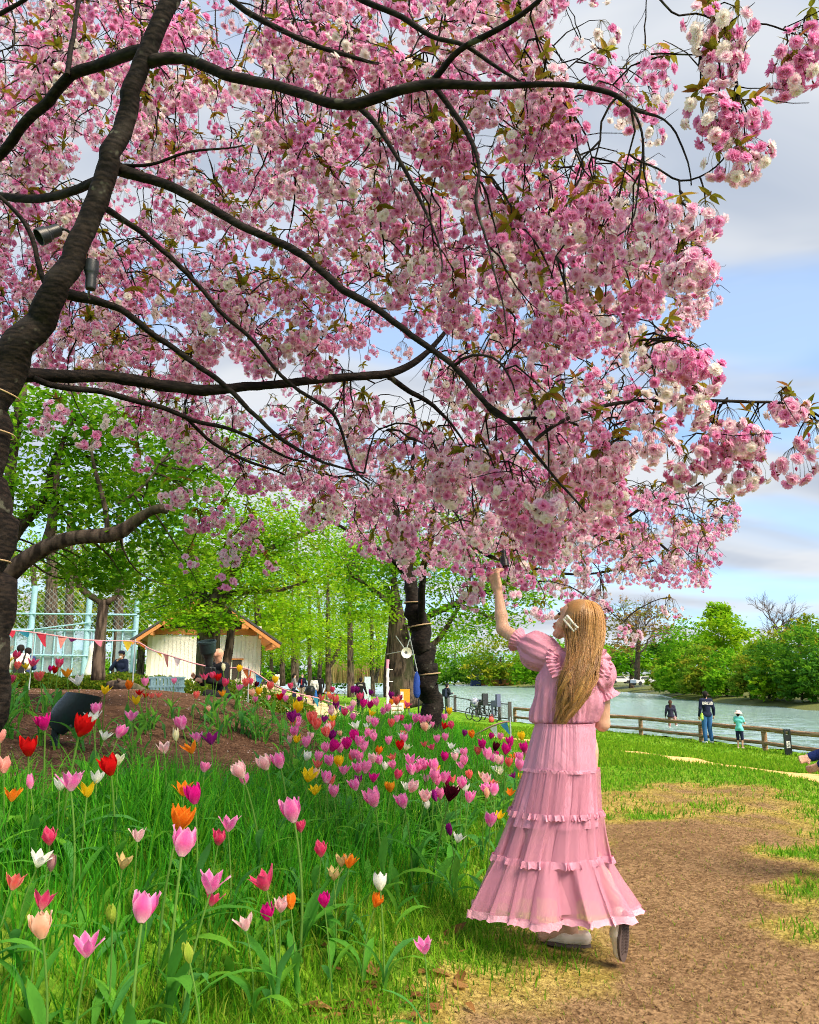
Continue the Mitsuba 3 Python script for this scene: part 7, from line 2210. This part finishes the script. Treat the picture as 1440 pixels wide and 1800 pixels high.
# ------------------------------------------------------------------ tulips
TUL = """50,1313,red,cup,27;6,1346,salmon,cup,22;22,1397,orange,open,22;53,1374,pink,bud,12;125,1373,edged,open,42;153,1388,yellow,open,32;107,1378,white,open,22;191,1347,red,cup,28;207,1335,cream,open,22;172,1352,white,open,18;288,1314,blush,open,26;335,1315,orange,open,26;370,1299,purple,open,26;361,1348,pink,double,16;
421,1355,blush,cup,24;429,1370,pink,cup,14;465,1326,blush,cup,22;322,1388,orange,open,30;340,1398,magenta,cup,26;318,1438,orange,double,44;323,1481,edged,cup,40;403,1447,edged,open,34;385,1473,rose,cup,20;243,1468,blush,open,25;87,1472,rose,cup,22;70,1511,white,open,34;91,1518,mauve,bud,13;218,1515,faded,open,16;25,1550,coral,open,32;76,1583,rose,open,36;
72,1628,peach,cup,34;153,1663,edged,open,46;254,1596,edged,cup,40;373,1551,edged,open,46;375,1580,rose,open,28;463,1548,rose,open,42;470,1605,magenta,cup,22;430,1623,blush,open,26;196,1608,green,bud,15;330,1675,green,bud,16;490,1338,edged,cup,22;543,1364,yellow,open,28;554,1358,peach,open,22;582,1372,coral,open,14;554,1390,yellow,open,18;513,1401,edged,cup,34;
605,1353,edged,open,22;632,1331,pink,cup,14;643,1348,pink,cup,19;655,1333,blush,cup,15;657,1367,magenta,open,20;655,1388,pink,cup,26;686,1383,gold,double,18;707,1399,edged,cup,20;725,1383,blush,cup,18;750,1415,white,cup,12;677,1347,white,cup,11;722,1335,edged,open,24;741,1331,edged,cup,15;762,1330,edged,cup,18;780,1356,edged,open,25;768,1372,pink,cup,15;785,1371,magenta,cup,14;
792,1393,maroon,double,28;764,1387,purple,bud,10;749,1368,blush,open,13;743,1396,blush,open,11;826,1401,edged,cup,17;868,1388,edged,cup,18;856,1394,peach,bud,9;863,1441,edged,cup,20;878,1434,yellow,open,14;790,1458,purple,bud,10;806,1473,white,open,18;528,1452,rose,double,20;564,1494,rose,cup,20;601,1512,faded,open,14;615,1515,orange,open,16;588,1536,faded,open,12;668,1551,white,cup,22;
663,1583,orange,cup,13;570,1583,magenta,cup,17;510,1586,orange,cup,18;494,1591,blush,cup,20;745,1663,edged,open,24;815,1323,pink,cup,12;811,1345,edged,open,17;840,1320,coral,cup,12;848,1308,magenta,cup,14;857,1319,pink,cup,16;872,1313,maroon,cup,12;873,1326,magenta,cup,9;866,1333,edged,cup,13;880,1337,edged,cup,12;890,1317,magenta,cup,15;903,1329,orange,open,12;897,1304,magenta,cup,13;921,1314,magenta,cup,14;
895,1340,coral,cup,13;915,1345,pink,cup,17;902,1363,purple,open,12;848,1363,peach,open,16;870,1350,white,open,12;880,1295,pink,cup,10;864,1294,magenta,cup,9;829,1291,orange,cup,11;817,1289,purple,cup,9;916,1365,yellow,cup,9;897,1394,orange,open,10;800,1390,maroon,open,12;475,1206,coral,cup,17;484,1195,yellow,cup,11;511,1206,rose,cup,9;492,1225,red,open,16;502,1228,edged,cup,9;526,1230,purple,cup,9;
523,1243,yellow,cup,18;513,1260,purple,cup,16;523,1259,purple,cup,11;515,1268,coral,cup,13;566,1227,coral,open,14;582,1224,coral,open,15;590,1230,coral,cup,12;591,1239,purple,cup,14;585,1208,rose,cup,9;517,1286,edged,cup,14;522,1299,yellow,open,18;538,1304,pink,cup,15;546,1294,blush,cup,11;548,1262,coral,cup,18;556,1273,coral,cup,17;570,1264,purple,open,18;585,1263,yellow,open,18;583,1275,coral,cup,12;
573,1287,coral,cup,15;584,1293,purple,cup,14;598,1289,peach,cup,8;606,1252,rose,cup,11;617,1245,edged,open,16;621,1260,edged,cup,12;587,1312,magenta,cup,17;610,1307,magenta,cup,17;624,1294,magenta,cup,16;632,1303,edged,cup,16;639,1237,magenta,cup,12;651,1239,magenta,cup,11;633,1225,rose,cup,11;621,1213,purple,cup,10;627,1213,purple,cup,10;652,1217,purple,open,13;661,1234,pink,cup,11;653,1254,yellow,open,14;
674,1250,edged,cup,11;682,1244,pink,cup,12;688,1235,gold,cup,9;688,1222,purple,cup,11;697,1232,coral,cup,12;703,1227,rose,cup,9;659,1270,edged,cup,12;649,1265,blush,cup,11;647,1287,yellow,cup,10;656,1288,pink,cup,10;625,1275,white,open,18;645,1276,white,open,12;688,1271,coral,cup,12;698,1264,pink,cup,10;706,1262,rose,cup,9;716,1239,rose,open,14;718,1278,edged,open,19;731,1263,edged,cup,13;743,1266,edged,cup,13;
747,1278,peach,cup,13;760,1274,pink,cup,8;782,1276,red,open,15;793,1275,rose,cup,11;768,1299,pink,cup,11;783,1296,pink,cup,11;703,1310,red,cup,14;715,1313,cream,open,16;759,1313,rose,open,14;793,1312,white,open,14;666,1320,orange,cup,12;255,1199,pink,cup,12;306,1197,pink,cup,9;345,1222,coral,cup,11;360,1190,rose,open,14;374,1188,rose,cup,11;383,1191,red,cup,11;396,1200,rose,cup,12;393,1173,cream,bud,7;
421,1175,yellow,cup,10;391,1219,gold,open,14;418,1197,cream,open,10;421,1208,edged,open,15;432,1200,coral,cup,13;441,1198,rose,cup,10;443,1218,peach,cup,11;455,1215,yellow,cup,11;451,1203,maroon,cup,8;472,1227,pink,cup,7;367,1246,peach,cup,8;318,1271,edged,cup,20;346,1295,edged,open,22;309,1292,cream,bud,11;245,1218,red,open,13;256,1222,red,open,12;267,1223,coral,open,12;279,1222,coral,open,12;14,1142,cream,open,20;
13,1161,yellow,open,20;29,1152,rose,cup,13;8,1174,purple,cup,16;31,1170,coral,cup,12;45,1171,yellow,open,13;58,1165,rose,open,18;20,1193,rose,double,15;69,1188,coral,double,18;89,1176,magenta,cup,9;97,1178,red,cup,11;104,1166,rose,cup,13;118,1183,gold,open,20;136,1196,white,open,24;185,1213,yellow,open,17;227,1205,orange,cup,13;239,1231,yellow,open,20;169,1246,edged,cup,17;231,1258,edged,open,24;212,1287,edged,cup,19;
75,1269,magenta,double,28;145,1275,red,double,42;163,1262,white,open,26;185,1293,white,open,18;0,1295,salmon,cup,18;448,1230,edged,cup,9;540,1330,white,cup,12;690,1345,pink,cup,12;735,1350,edged,cup,14;825,1362,coral,cup,12;700,1362,rose,cup,14;619,1330,coral,cup,12;560,1330,pink,cup,14;800,1330,blush,cup,12;782,1330,magenta,cup,13;630,1372,purple,cup,12"""
TCOL = {  # base of the petal, its middle, its edge
    'red': ((0.50, 0.06, 0.01), (0.62, 0.010, 0.012), (0.66, 0.02, 0.02)), 'pink': ((0.88, 0.62, 0.68), (0.85, 0.22, 0.50), (0.90, 0.40, 0.64)), 'edged': ((0.92, 0.76, 0.74), (0.83, 0.14, 0.47), (0.91, 0.48, 0.72)), 'rose': ((0.78, 0.40, 0.34), (0.74, 0.05, 0.17), (0.82, 0.18, 0.32)),
    'magenta': ((0.62, 0.10, 0.30), (0.66, 0.01, 0.25), (0.74, 0.03, 0.34)), 'orange': ((0.80, 0.44, 0.04), (0.84, 0.20, 0.015), (0.88, 0.34, 0.04)), 'yellow': ((0.76, 0.56, 0.02), (0.88, 0.60, 0.01), (0.90, 0.70, 0.05)), 'gold': ((0.85, 0.55, 0.03), (0.82, 0.28, 0.02), (0.88, 0.55, 0.05)),
    'white': ((0.66, 0.74, 0.40), (0.86, 0.87, 0.80), (0.90, 0.90, 0.88)), 'cream': ((0.70, 0.74, 0.30), (0.86, 0.82, 0.56), (0.88, 0.87, 0.70)), 'blush': ((0.88, 0.80, 0.66), (0.88, 0.46, 0.52), (0.92, 0.76, 0.76)), 'coral': ((0.82, 0.42, 0.22), (0.82, 0.12, 0.11), (0.88, 0.34, 0.30)),
    'salmon': ((0.85, 0.55, 0.40), (0.85, 0.34, 0.30), (0.90, 0.52, 0.46)), 'peach': ((0.86, 0.66, 0.42), (0.90, 0.52, 0.36), (0.92, 0.66, 0.52)), 'purple': ((0.30, 0.06, 0.24), (0.28, 0.012, 0.20), (0.40, 0.03, 0.30)), 'maroon': ((0.10, 0.01, 0.03), (0.085, 0.006, 0.018), (0.13, 0.01, 0.03)),
    'mauve': ((0.50, 0.40, 0.25), (0.50, 0.26, 0.30), (0.45, 0.28, 0.24)), 'faded': ((0.60, 0.50, 0.22), (0.70, 0.54, 0.25), (0.52, 0.36, 0.16)), 'green': ((0.20, 0.36, 0.04), (0.34, 0.50, 0.06), (0.50, 0.58, 0.10))}
TROW = {k: len(PALETTE) + i for i, k in enumerate(TCOL)}
PALETTE += list(TCOL.values())
CNAME = {'edged': 'light-edged pink', 'blush': 'blush white and pink', 'gold': 'yellow and orange', 'maroon': 'blackish maroon', 'coral': 'coral red', 'rose': 'rose red', 'green': 'yellowish green', 'mauve': 'faded mauve', 'faded': 'withered yellowish'}
SNAME = {'cup': 'cupped tulip', 'open': 'open tulip', 'double': 'double tulip', 'bud': 'tulip bud'}
TH = 0.42


def tulip_petal(a, shape, inner, cols, rng):
    L = {'cup': 0.070, 'open': 0.072, 'double': 0.058, 'bud': 0.068}[shape] * rng.uniform(0.92, 1.08)
    Wd = {'cup': 0.046, 'open': 0.044, 'double': 0.036, 'bud': 0.036}[shape] * rng.uniform(0.9, 1.1)
    nu, nv = 6, 5
    v, c = [], []
    sp = rng.uniform(-1, 1)
    for i in range(nu):
        s = i / (nu - 1)
        w = Wd / 2 * (math.sin(math.pi * (0.10 + 0.86 * s) ** 0.85) ** 0.75) if i < nu - 1 else Wd * 0.045
        if shape == 'cup':
            rad = 0.006 + 0.0235 * math.sin(min(1, s * 1.5) * math.pi / 2) - 0.004 * max(0, s - 0.6) * 2.5 + (0.010 + 0.004 * sp) * max(0, s - 0.8) * 3 * (1 - inner)
        elif shape == 'open':
            rad = 0.005 + 0.022 * math.sin(min(1, s * 1.8) * math.pi / 2) + (0.034 + 0.014 * sp) * max(0, s - 0.35) ** 1.3
        elif shape == 'double':
            rad = (0.005 + 0.024 * math.sin(min(1, s * 1.5) * math.pi / 2) + 0.014 * max(0, s - 0.5)) * (1 - 0.38 * inner)
        else:
            rad = 0.004 + 0.014 * math.sin(min(1, s * 1.7) * math.pi / 2) - 0.012 * max(0, s - 0.45)
        rad -= 0.003 * inner
        z = L * (s - (0.14 * s * s if shape == 'open' else 0.03 * s * s))
        for j in range(nv):
            t = (j / (nv - 1)) * 2 - 1
            b = t * w / max(rad, 0.012) * (1.0 if shape != 'open' else 0.85)
            r2 = rad + 0.0022 * abs(t) ** 2 * (1 if not inner else -1) + 0.002 * math.sin(7 * s + 4 * t + 9 * sp) * s
            v.append((r2 * math.cos(a + b), r2 * math.sin(a + b), z + 0.004 * (1 - abs(t)) * s + 0.0015 * math.sin(11 * t + 5 * sp) * s))
            e = min(1.0, abs(t) ** 2.2 * 0.9 + max(0, s - 0.82) * 3.0)
            c.append((cols, min(1, s * 3.2), e))
    f = [(i * nv + j, i * nv + j + 1, (i + 1) * nv + j + 1, (i + 1) * nv + j) for i in range(nu - 1) for j in range(nv - 1)]
    return np.array(v), np.array(f), np.array(c)


def tulip_leaf(L, Wd, lean, twist, rng, c):
    nu = 8
    v, cc = [], []
    for i in range(nu):
        s = i / (nu - 1)
        w = Wd / 2 * (0.35 + 1.3 * s) * (1 - s) ** 0.55 if i < nu - 1 else 0.0008
        ang = 0.15 + lean * s ** 1.4
        x = L * s * math.sin(ang)
        z = L * s * math.cos(ang * 0.9)
        fold = 0.55 * (1 - s) + 0.15
        tw = twist * s
        for k in (-1, 0, 1):
            y = k * w * math.cos(fold)
            n = abs(k) * w * math.sin(fold)
            v.append((x - n * math.cos(ang) + 0.3 * y * math.sin(tw), y * math.cos(tw) + 0.006 * math.sin(9 * s + k), z + n * math.sin(ang) + y * math.sin(tw) * 0.4))
            cc.append(np.array(c))
    f = []
    for i in range(nu - 1):
        b = i * 3
        f += [(b, b + 1, b + 4, b + 3), (b + 1, b + 2, b + 5, b + 4)]
    return np.array(v), np.array(f), np.array(cc)


LEAFC = [(0.09, 0.33, 0.045), (0.12, 0.39, 0.05), (0.10, 0.35, 0.08), (0.16, 0.44, 0.045)]
KINDS = {}


def tulip_group(col, shape, var):
    key = f'tulip_{col}_{shape}_{var}'
    if key in KINDS:
        return key
    rng = np.random.default_rng(abs(hash((len(col) * 31 + ord(col[0]) * 7 + ord(col[-1]), len(shape) * 5 + ord(shape[0]), var))) % 100000)
    g = {'type': 'shapegroup'}
    n = {'cup': 6, 'open': 6, 'double': 13, 'bud': 5}[shape]
    bend = rng.uniform(0, 6.28)
    tip = np.array([0.05 * math.cos(bend), 0.05 * math.sin(bend), TH - 0.035]) * rng.uniform(0.2, 1.0) * [1, 1, 0] + [0, 0, TH - 0.035]
    axis = np.array([tip[0] * 5, tip[1] * 5, 1.0]) + rng.normal(size=3) * [0.12, 0.12, 0]
    R_ = frame(axis)
    for k in range(n):
        inner = (k % 2) if shape != 'double' else (k / n)
        v, f, c = tulip_petal(k * 2 * math.pi / n * (1 if shape != 'double' else 2.4) + rng.uniform(-0.15, 0.15), shape, inner, TROW[col], rng)
        g['petal' if k == 0 else f'petal_{k:03d}'] = pply((v @ R_.T + tip, f), True, c)
    if shape == 'open':
        v, f = lathe([(0.0, 0.0), (0.005, 0.004), (0.0045, 0.018), (0.006, 0.021), (0.0, 0.024)], 6)
        g['pistil'] = cply((v @ R_.T + tip, f), 'leaf_stuff', True, np.broadcast_to((0.45, 0.42, 0.08), (len(v), 3)))
    v, f = tube(spline([np.array([0, 0, -0.06]), np.array([tip[0] * 0.1, tip[1] * 0.1, TH * 0.5]), tip], 8), np.linspace(0.0044, 0.0032, 8), 6)
    g['stem'] = cply((v, f), 'leaf_stuff', True, np.broadcast_to((0.20, 0.40, 0.08), (len(v), 3)))
    for k in range(3):
        a = rng.uniform(0, 6.28)
        v, f, c = tulip_leaf(rng.uniform(0.20, 0.31), rng.uniform(0.035, 0.062), rng.uniform(0.25, 1.1), rng.uniform(-0.6, 0.6), rng, LEAFC[rng.integers(0, 4)])
        g['leaf' if k == 0 else f'leaf_{k:03d}'] = cply((v @ rotz(a).T + [0.006 * math.cos(a), 0.006 * math.sin(a), 0.02 * k], f), 'leaf_stuff', True, c)
    scene[key] = g
    KINDS[key] = tip + R_[:, 2] * 0.033
    return key


def region(px, py):
    if py > 1520:
        return 'low in the bottom grass' if px < 560 else 'left of the hem'
    if py > 1400:
        return 'in the tall left grass' if px < 480 else 'in the front of the middle'
    if px < 145 and py < 1200:
        return 'before the seated people'
    if px < 330 and py < 1236:
        return 'before the hedge'
    if px < 330:
        return 'around the floodlight'
    if px < 480 and py < 1250:
        return 'before the photographer'
    if px < 480:
        return 'at the edge of the bare soil'
    if px < 640 and py < 1285:
        return 'before the sandy promenade'
    if px < 800 and py < 1300:
        return 'before the second cherry trunk'
    return 'close beside the pink skirt' if px > 800 else 'in the middle of the bed'


tr_ = np.random.default_rng(55)
rowsT = []
for k in range(64):
    while True:
        px, py = tr_.uniform(500, 925), tr_.uniform(1232, 1400)
        if py > 1232 + (0.10 * abs(px - 640)) and (px < 800 or py > 1290) and not (px > 905 and py > 1340):
            break
    rowsT.append((round(px), round(py), ['edged', 'pink', 'blush', 'coral', 'edged', 'edged', 'yellow', 'white', 'pink', 'blush', 'pink', 'cream'][k % 12], ['cup', 'cup', 'cup', 'open'][k % 4], float(round(8 + (py - 1232) * 0.055 + tr_.uniform(-1, 2)))))
for it in TUL.replace('\n', '').split(';'):
    a = it.split(',')
    rowsT.append((float(a[0]), float(a[1]), a[2], a[3], float(a[4])))
rank_, count_ = {}, {}
for r in sorted(rowsT):
    k = (r[2], r[3], region(r[0], r[1]))
    rank_[r] = count_[k] = count_.get(k, 0) + 1
ORD = ['', 'first', 'second', 'third', 'fourth', 'fifth', 'sixth', 'seventh', 'eighth', 'ninth', 'tenth', 'eleventh', 'twelfth', 'thirteenth', 'fourteenth', 'fifteenth', 'sixteenth', 'seventeenth', 'eighteenth', 'nineteenth', 'twentieth', '21st', '22nd', '23rd', '24th', '25th', '26th', '27th', '28th', '29th', '30th']
TPOS = []
for r in rowsT:
    px, py, col, shape, size = r
    s = 1.0
    q = None
    for _ in range(4):
        lift = TH * s
        q = on_land(px, py, lift=lift, y1=17.0)
        if q is None:
            q = P(px, py, 13.5 if px < 300 else 12.6 if px < 700 else 12.0)
        want = size * q[1] / 1440 / (0.058 if shape == 'cup' else 0.085 if shape == 'open' else 0.064 if shape == 'double' else 0.034)
        s = float(np.clip(0.5 * s + 0.5 * want, 0.8, 1.45))
    q = on_land(px, py, lift=TH * s, y1=17.0)
    if q is None:
        q = P(px, py, 13.5 if px < 300 else 12.6 if px < 700 else 12.0)
    gk = tulip_group(col, shape, int(tr_.integers(0, 2)))
    turn = rotz(tr_.uniform(0, 6.28)) @ trimesh.transformations.rotation_matrix(tr_.normal(0, 0.07), [1, 0, 0])[:3, :3]
    base = q - turn @ KINDS[gk] * s
    g = float(land(base[0], base[1]))
    if base[2] > g + 0.03:
        base[2] = g
    k = (col, shape, region(px, py))
    o = f'{ORD[rank_[r]]} from left ' if count_[k] > 1 else ''
    nm = CNAME.get(col, col)
    key = thing('tulip', f'{nm} {SNAME[shape]} {o}{region(px, py)}', 'tulip', f'{nm} tulips in the flower bed')
    scene[key] = {'type': 'instance', 'g': {'type': 'ref', 'id': gk}, 'to_world': pose(base, turn, s)}
    TPOS.append(base)
TPOS = np.array(TPOS)

# ------------------------------------------------------------------ grass
BL_V = np.array([[-0.5, 0, 0], [0.5, 0, 0], [-0.42, 0.10, 0.42], [0.42, 0.10, 0.42], [-0.25, 0.34, 0.78], [0.25, 0.34, 0.78], [0, 0.72, 1.0]])
BL_F = np.array([[0, 1, 3], [0, 3, 2], [2, 3, 5], [2, 5, 4], [4, 5, 6]])
SB_V = np.array([[-0.5, 0, 0], [0.5, 0, 0], [0.0, 0.45, 1.0]])
SB_F = np.array([[0, 1, 2]])


def blades(rng, x, y, h, w, cols, lean, proto=(BL_V, BL_F), lift=0.0):
    n = len(x)
    yaw = rng.uniform(0, 6.28, n)
    M = np.zeros((n, 3, 3))
    M[:, 0, 0], M[:, 1, 0] = np.cos(yaw) * w, np.sin(yaw) * w
    M[:, 0, 1], M[:, 1, 1] = -np.sin(yaw) * h * lean, np.cos(yaw) * h * lean
    M[:, 2, 2] = h
    tilt = rng.normal(0, 0.16, (n, 2)) * h[:, None]
    M[:, 0, 2], M[:, 1, 2] = tilt[:, 0], tilt[:, 1]
    p = np.column_stack([x, y, land(x, y) - 0.006 + lift])
    c = np.asarray(cols)[rng.integers(0, len(cols), n)] * rng.uniform(0.72, 1.25, (n, 1))
    v, f, c = scatter(proto[0], proto[1], M, p, c)
    return v, f, c


def in_soil(x, y):
    import shapely
    return shapely.contains_xy(Polygon(SOIL).buffer(-0.15), x, y)


GR = [(0.065, 0.34, 0.020), (0.10, 0.42, 0.022), (0.08, 0.38, 0.032), (0.15, 0.47, 0.024), (0.055, 0.29, 0.024)]
import shapely
gr = np.random.default_rng(91)
# tall grass and leaves of the bed
n = 80000
x, y = gr.uniform(-3.6, 2.2, n), 2.0 + 12.0 * gr.random(n) ** 1.5
e = bed_edge(y) - x
dens = sst(0.02, 0.6, e) * np.where(in_soil(x, y), 0.0, 1.0) * (0.35 + 0.65 * sst(0.35, 0.6, meshkit.fbm(np.stack([x * 1.6, y * 1.6, 0 * x], -1), 3, 3)))
ok = gr.random(n) < dens
x, y, e = x[ok], y[ok], e[ok]
sd_ = shapely.distance(Polygon(SOIL), shapely.points(x, y))
h = (0.10 + 0.20 * sst(0.1, 0.9, e)) * gr.uniform(0.6, 1.35, len(x)) * (0.4 + 0.6 * sst(0.0, 0.7, sd_))
v, f, c = blades(gr, x, y, h, gr.uniform(0.0045, 0.0085, len(x)) * (1 + 0.06 * y), GR, gr.uniform(0.25, 1.0, len(x)))
put('tall_grass', (v, f), 'leaf_stuff', color=c, kind='stuff', label='tall green grass of the flower bed', cat='grass')
n = 2600
x, y = gr.uniform(-3.4, 2.0, n), 2.1 + 11.5 * gr.random(n) ** 1.3
e = bed_edge(y) - x
ok = (e > 0.12) & (~in_soil(x, y) | (gr.random(n) < 0.0))
x, y = x[ok], y[ok]
# clumps of leaves also round the tulips that stand on bare soil
so = TPOS[in_soil(TPOS[:, 0], TPOS[:, 1])]
k = np.repeat(np.arange(len(so)), 4)
x = np.concatenate([x, so[k, 0] + gr.normal(0, 0.09, len(k))])
y = np.concatenate([y, so[k, 1] + gr.normal(0, 0.09, len(k))])
lm_ = MB()
for a, b in zip(x, y):
    v, f, c = tulip_leaf(gr.uniform(0.16, 0.30), gr.uniform(0.026, 0.062), gr.uniform(0.2, 1.3), gr.uniform(-0.7, 0.7), gr, np.array(LEAFC[gr.integers(0, 4)]) * gr.uniform(0.8, 1.2))
    lm_.add(v @ rotz(gr.uniform(0, 6.28)).T + [a, b, float(land(a, b)) - 0.01], f, c)
put('tulip_foliage', lm_.get(), 'leaf_stuff', smooth=True, color=lm_.col(), kind='stuff', label='broad tulip leaves without flowers between the grass', cat='leaves')
# short lawn, dense near the camera
n = 150000
yy = 2.3 + 13.0 * gr.random(n) ** 1.55
x = gr.uniform(-1.0, 1.0, n) * (0.9 + yy * 0.56) + 0.15 * yy
w = wear(x, yy, NPM)
e = bed_edge(yy) - x
dens = (1 - sst(-0.12, 0.42, w + gr.normal(0, 0.10, n))) * (1 - sst(0.3, 0.8, e)) * (shore_x(yy) - x > 0.2)
ok = (gr.random(n) < dens) & ~shapely.contains_xy(TRP, x, yy)
x, yy = x[ok], yy[ok]
h = gr.uniform(0.025, 0.070, len(x)) * (1 + 0.9 * sst(-0.5, 0.25, bed_edge(yy) - x))
v, f, c = blades(gr, x, yy, h, 0.0035 + 0.0011 * yy, [(0.12, 0.34, 0.015), (0.17, 0.39, 0.02), (0.22, 0.42, 0.025), (0.10, 0.29, 0.015), (0.29, 0.38, 0.05)], gr.uniform(0.4, 1.3, len(x)))
put('lawn_grass', (v, f), 'leaf_stuff', color=c, kind='stuff', label='short bright green lawn grass', cat='grass')
n = 60000
yy = 12 + 26 * gr.random(n) ** 1.2
x = gr.uniform(-0.12, 0.62, n) * yy + gr.uniform(-1, 1, n)
e = bed_edge(yy) - x
import shapely
okk = (e < -0.2) & (shore_x(yy) - x > 0.05) & ~shapely.contains_xy(Polygon(SAND), x, yy) & ~shapely.contains_xy(TRP, x, yy)
x, yy = x[okk], yy[okk]
v, f, c = blades(gr, x, yy, gr.uniform(0.04, 0.10, len(x)), 0.014 + 0.0012 * yy, [(0.16, 0.35, 0.015), (0.22, 0.40, 0.02), (0.27, 0.42, 0.03), (0.13, 0.30, 0.015)], gr.uniform(0.3, 1.2, len(x)), proto=(SB_V, SB_F))
put('lawn_grass', (v, f), 'leaf_stuff', color=c, kind='stuff', label='bright grass of the lawn toward the pond', cat='grass')
# dry blades and chips on the trodden earth
n = 60000
yy = 2.4 + 9.0 * gr.random(n) ** 1.5
x = gr.uniform(-0.6, 1.0, n) * (0.9 + yy * 0.5) + 0.1 * yy
w = wear(x, yy, NPM)
ok = (gr.random(n) < sst(-0.3, 0.15, w) * (1 - 0.45 * sst(0.4, 0.9, w))) & (bed_edge(yy) - x < 0.1)
x, yy = x[ok], yy[ok]
v, f, c = blades(gr, x, yy, gr.uniform(0.008, 0.030, len(x)), 0.0035 + 0.0011 * yy, [(0.34, 0.25, 0.09), (0.42, 0.33, 0.15), (0.26, 0.24, 0.06), (0.22, 0.15, 0.08), (0.20, 0.28, 0.04)], gr.uniform(1.5, 3.5, len(x)), proto=(SB_V, SB_F))
put('dry_grass', (v, f), 'leaf_stuff', color=c, kind='stuff', label='dry straw and flattened dead grass on the trodden earth', cat='grass')
n = 17000
yy = 2.4 + 8.2 * gr.random(n) ** 1.4
x = gr.uniform(-0.5, 1.0, n) * (0.9 + yy * 0.5) + 0.1 * yy
w = wear(x, yy, NPM)
ok = (gr.random(n) < sst(0.0, 0.5, w)) & (bed_edge(yy) - x < 0)
x, yy = x[ok], yy[ok]
s = gr.uniform(0.006, 0.022, len(x)) * (0.6 + 0.4 * gr.random(len(x)) ** 3)
M = rand_rot(gr, len(x)) * s[:, None, None]
M[:, 2] *= 0.45
v, f, c = scatter(np.array([[-0.5, -0.25, 0], [0.5, -0.2, 0.1], [0.45, 0.25, 0], [-0.5, 0.2, 0.12]]), LEAF_F, M, np.column_stack([x, yy, land(x, yy) + 0.004]), np.array([(0.17, 0.105, 0.055), (0.29, 0.19, 0.10), (0.12, 0.075, 0.042), (0.38, 0.28, 0.16)])[gr.integers(0, 4, len(x))] * gr.uniform(0.7, 1.2, (len(x), 1)))
put('litter', (v, f), 'leaf_stuff', color=c, kind='stuff', label='small bark chips and crumbs on the trodden earth', cat='litter')
# fallen petals on the soil
n = 1300
x, yy = gr.uniform(-6.5, -0.8, n), gr.uniform(5.2, 15.0, n)
ok = in_soil(x, yy)
x, yy = x[ok], yy[ok]
M = rand_rot(gr, len(x)) * (gr.uniform(0.012, 0.026, len(x)) * (0.7 + 0.06 * yy))[:, None, None]
M[:, 2] *= 0.4
v, f, c = scatter(LEAF_V, LEAF_F, M, np.column_stack([x, yy, land(x, yy) + 0.012]), np.array([(0.82, 0.62, 0.66), (0.85, 0.78, 0.76), (0.70, 0.48, 0.46), (0.5, 0.36, 0.28)])[gr.integers(0, 4, len(x))])
put('fallen_petals', (v, f), 'leaf_stuff', color=c, kind='stuff', label='pale fallen petals scattered on the brown soil', cat='petals')
# dead leaves at the bottom edge
for k in range(46):
    px, py = (gr.normal(690, 55), gr.uniform(1715, 1796)) if k < 26 else (gr.uniform(560, 900), gr.uniform(1600, 1795)) if k < 36 else (gr.normal(590, 40), gr.uniform(1776, 1799))
    q = on_land(px, py)
    L = gr.uniform(0.05, 0.10)
    v, f, c = leaf_mesh(L, L * gr.uniform(0.45, 0.7), gr.uniform(-0.3, 0.5), gr.uniform(-0.3, 0.6), np.array([(0.36, 0.19, 0.07), (0.44, 0.25, 0.10), (0.28, 0.14, 0.06)][k % 3]) * gr.uniform(0.8, 1.2), gr)
    R_ = rotz(gr.uniform(0, 6.28)) @ trimesh.transformations.rotation_matrix(gr.uniform(-0.5, 0.5), [1, 0, 0])[:3, :3]
    put('dead_leaf', (v @ R_.T + q + [0, 0, 0.022], f), 'leaf_stuff', smooth=True, color=c, label=('russet', 'tan', 'dark brown')[k % 3] + ' curled dead leaf ' + ('in the heap near the bottom edge' if k < 26 else 'lying alone in the thin grass' if k < 36 else 'cut by the bottom edge'), cat='leaf', group='dead leaves at the bottom edge')
q = on_land(178, 1768)
tp = MB()
a, b_, c_ = P(167, 1740, q[1]), P(190, 1744, q[1]), P(171, 1769, q[1])
tp.add(np.array([a, b_, c_, a + [0, 0.003, 0], b_ + [0, 0.003, 0], c_ + [0, 0.003, 0]]), np.array([[0, 1, 2], [3, 5, 4], [0, 3, 4], [0, 4, 1], [1, 4, 5], [1, 5, 2], [2, 5, 3], [2, 3, 0]]))
tg = thing('plant_tag', 'pale green triangular plant tag in the grass near the bottom left corner', 'tag')
put('blade', tp.get(), 'paint_vc', color=(0.42, 0.68, 0.50), parent=tg)
put('peg', tube(np.array([c_ + [0, 0.0015, 0.004], [c_[0], c_[1], float(land(c_[0], c_[1])) - 0.03]]), 0.003, 5), 'paint_vc', color=(0.42, 0.68, 0.50), parent=tg)
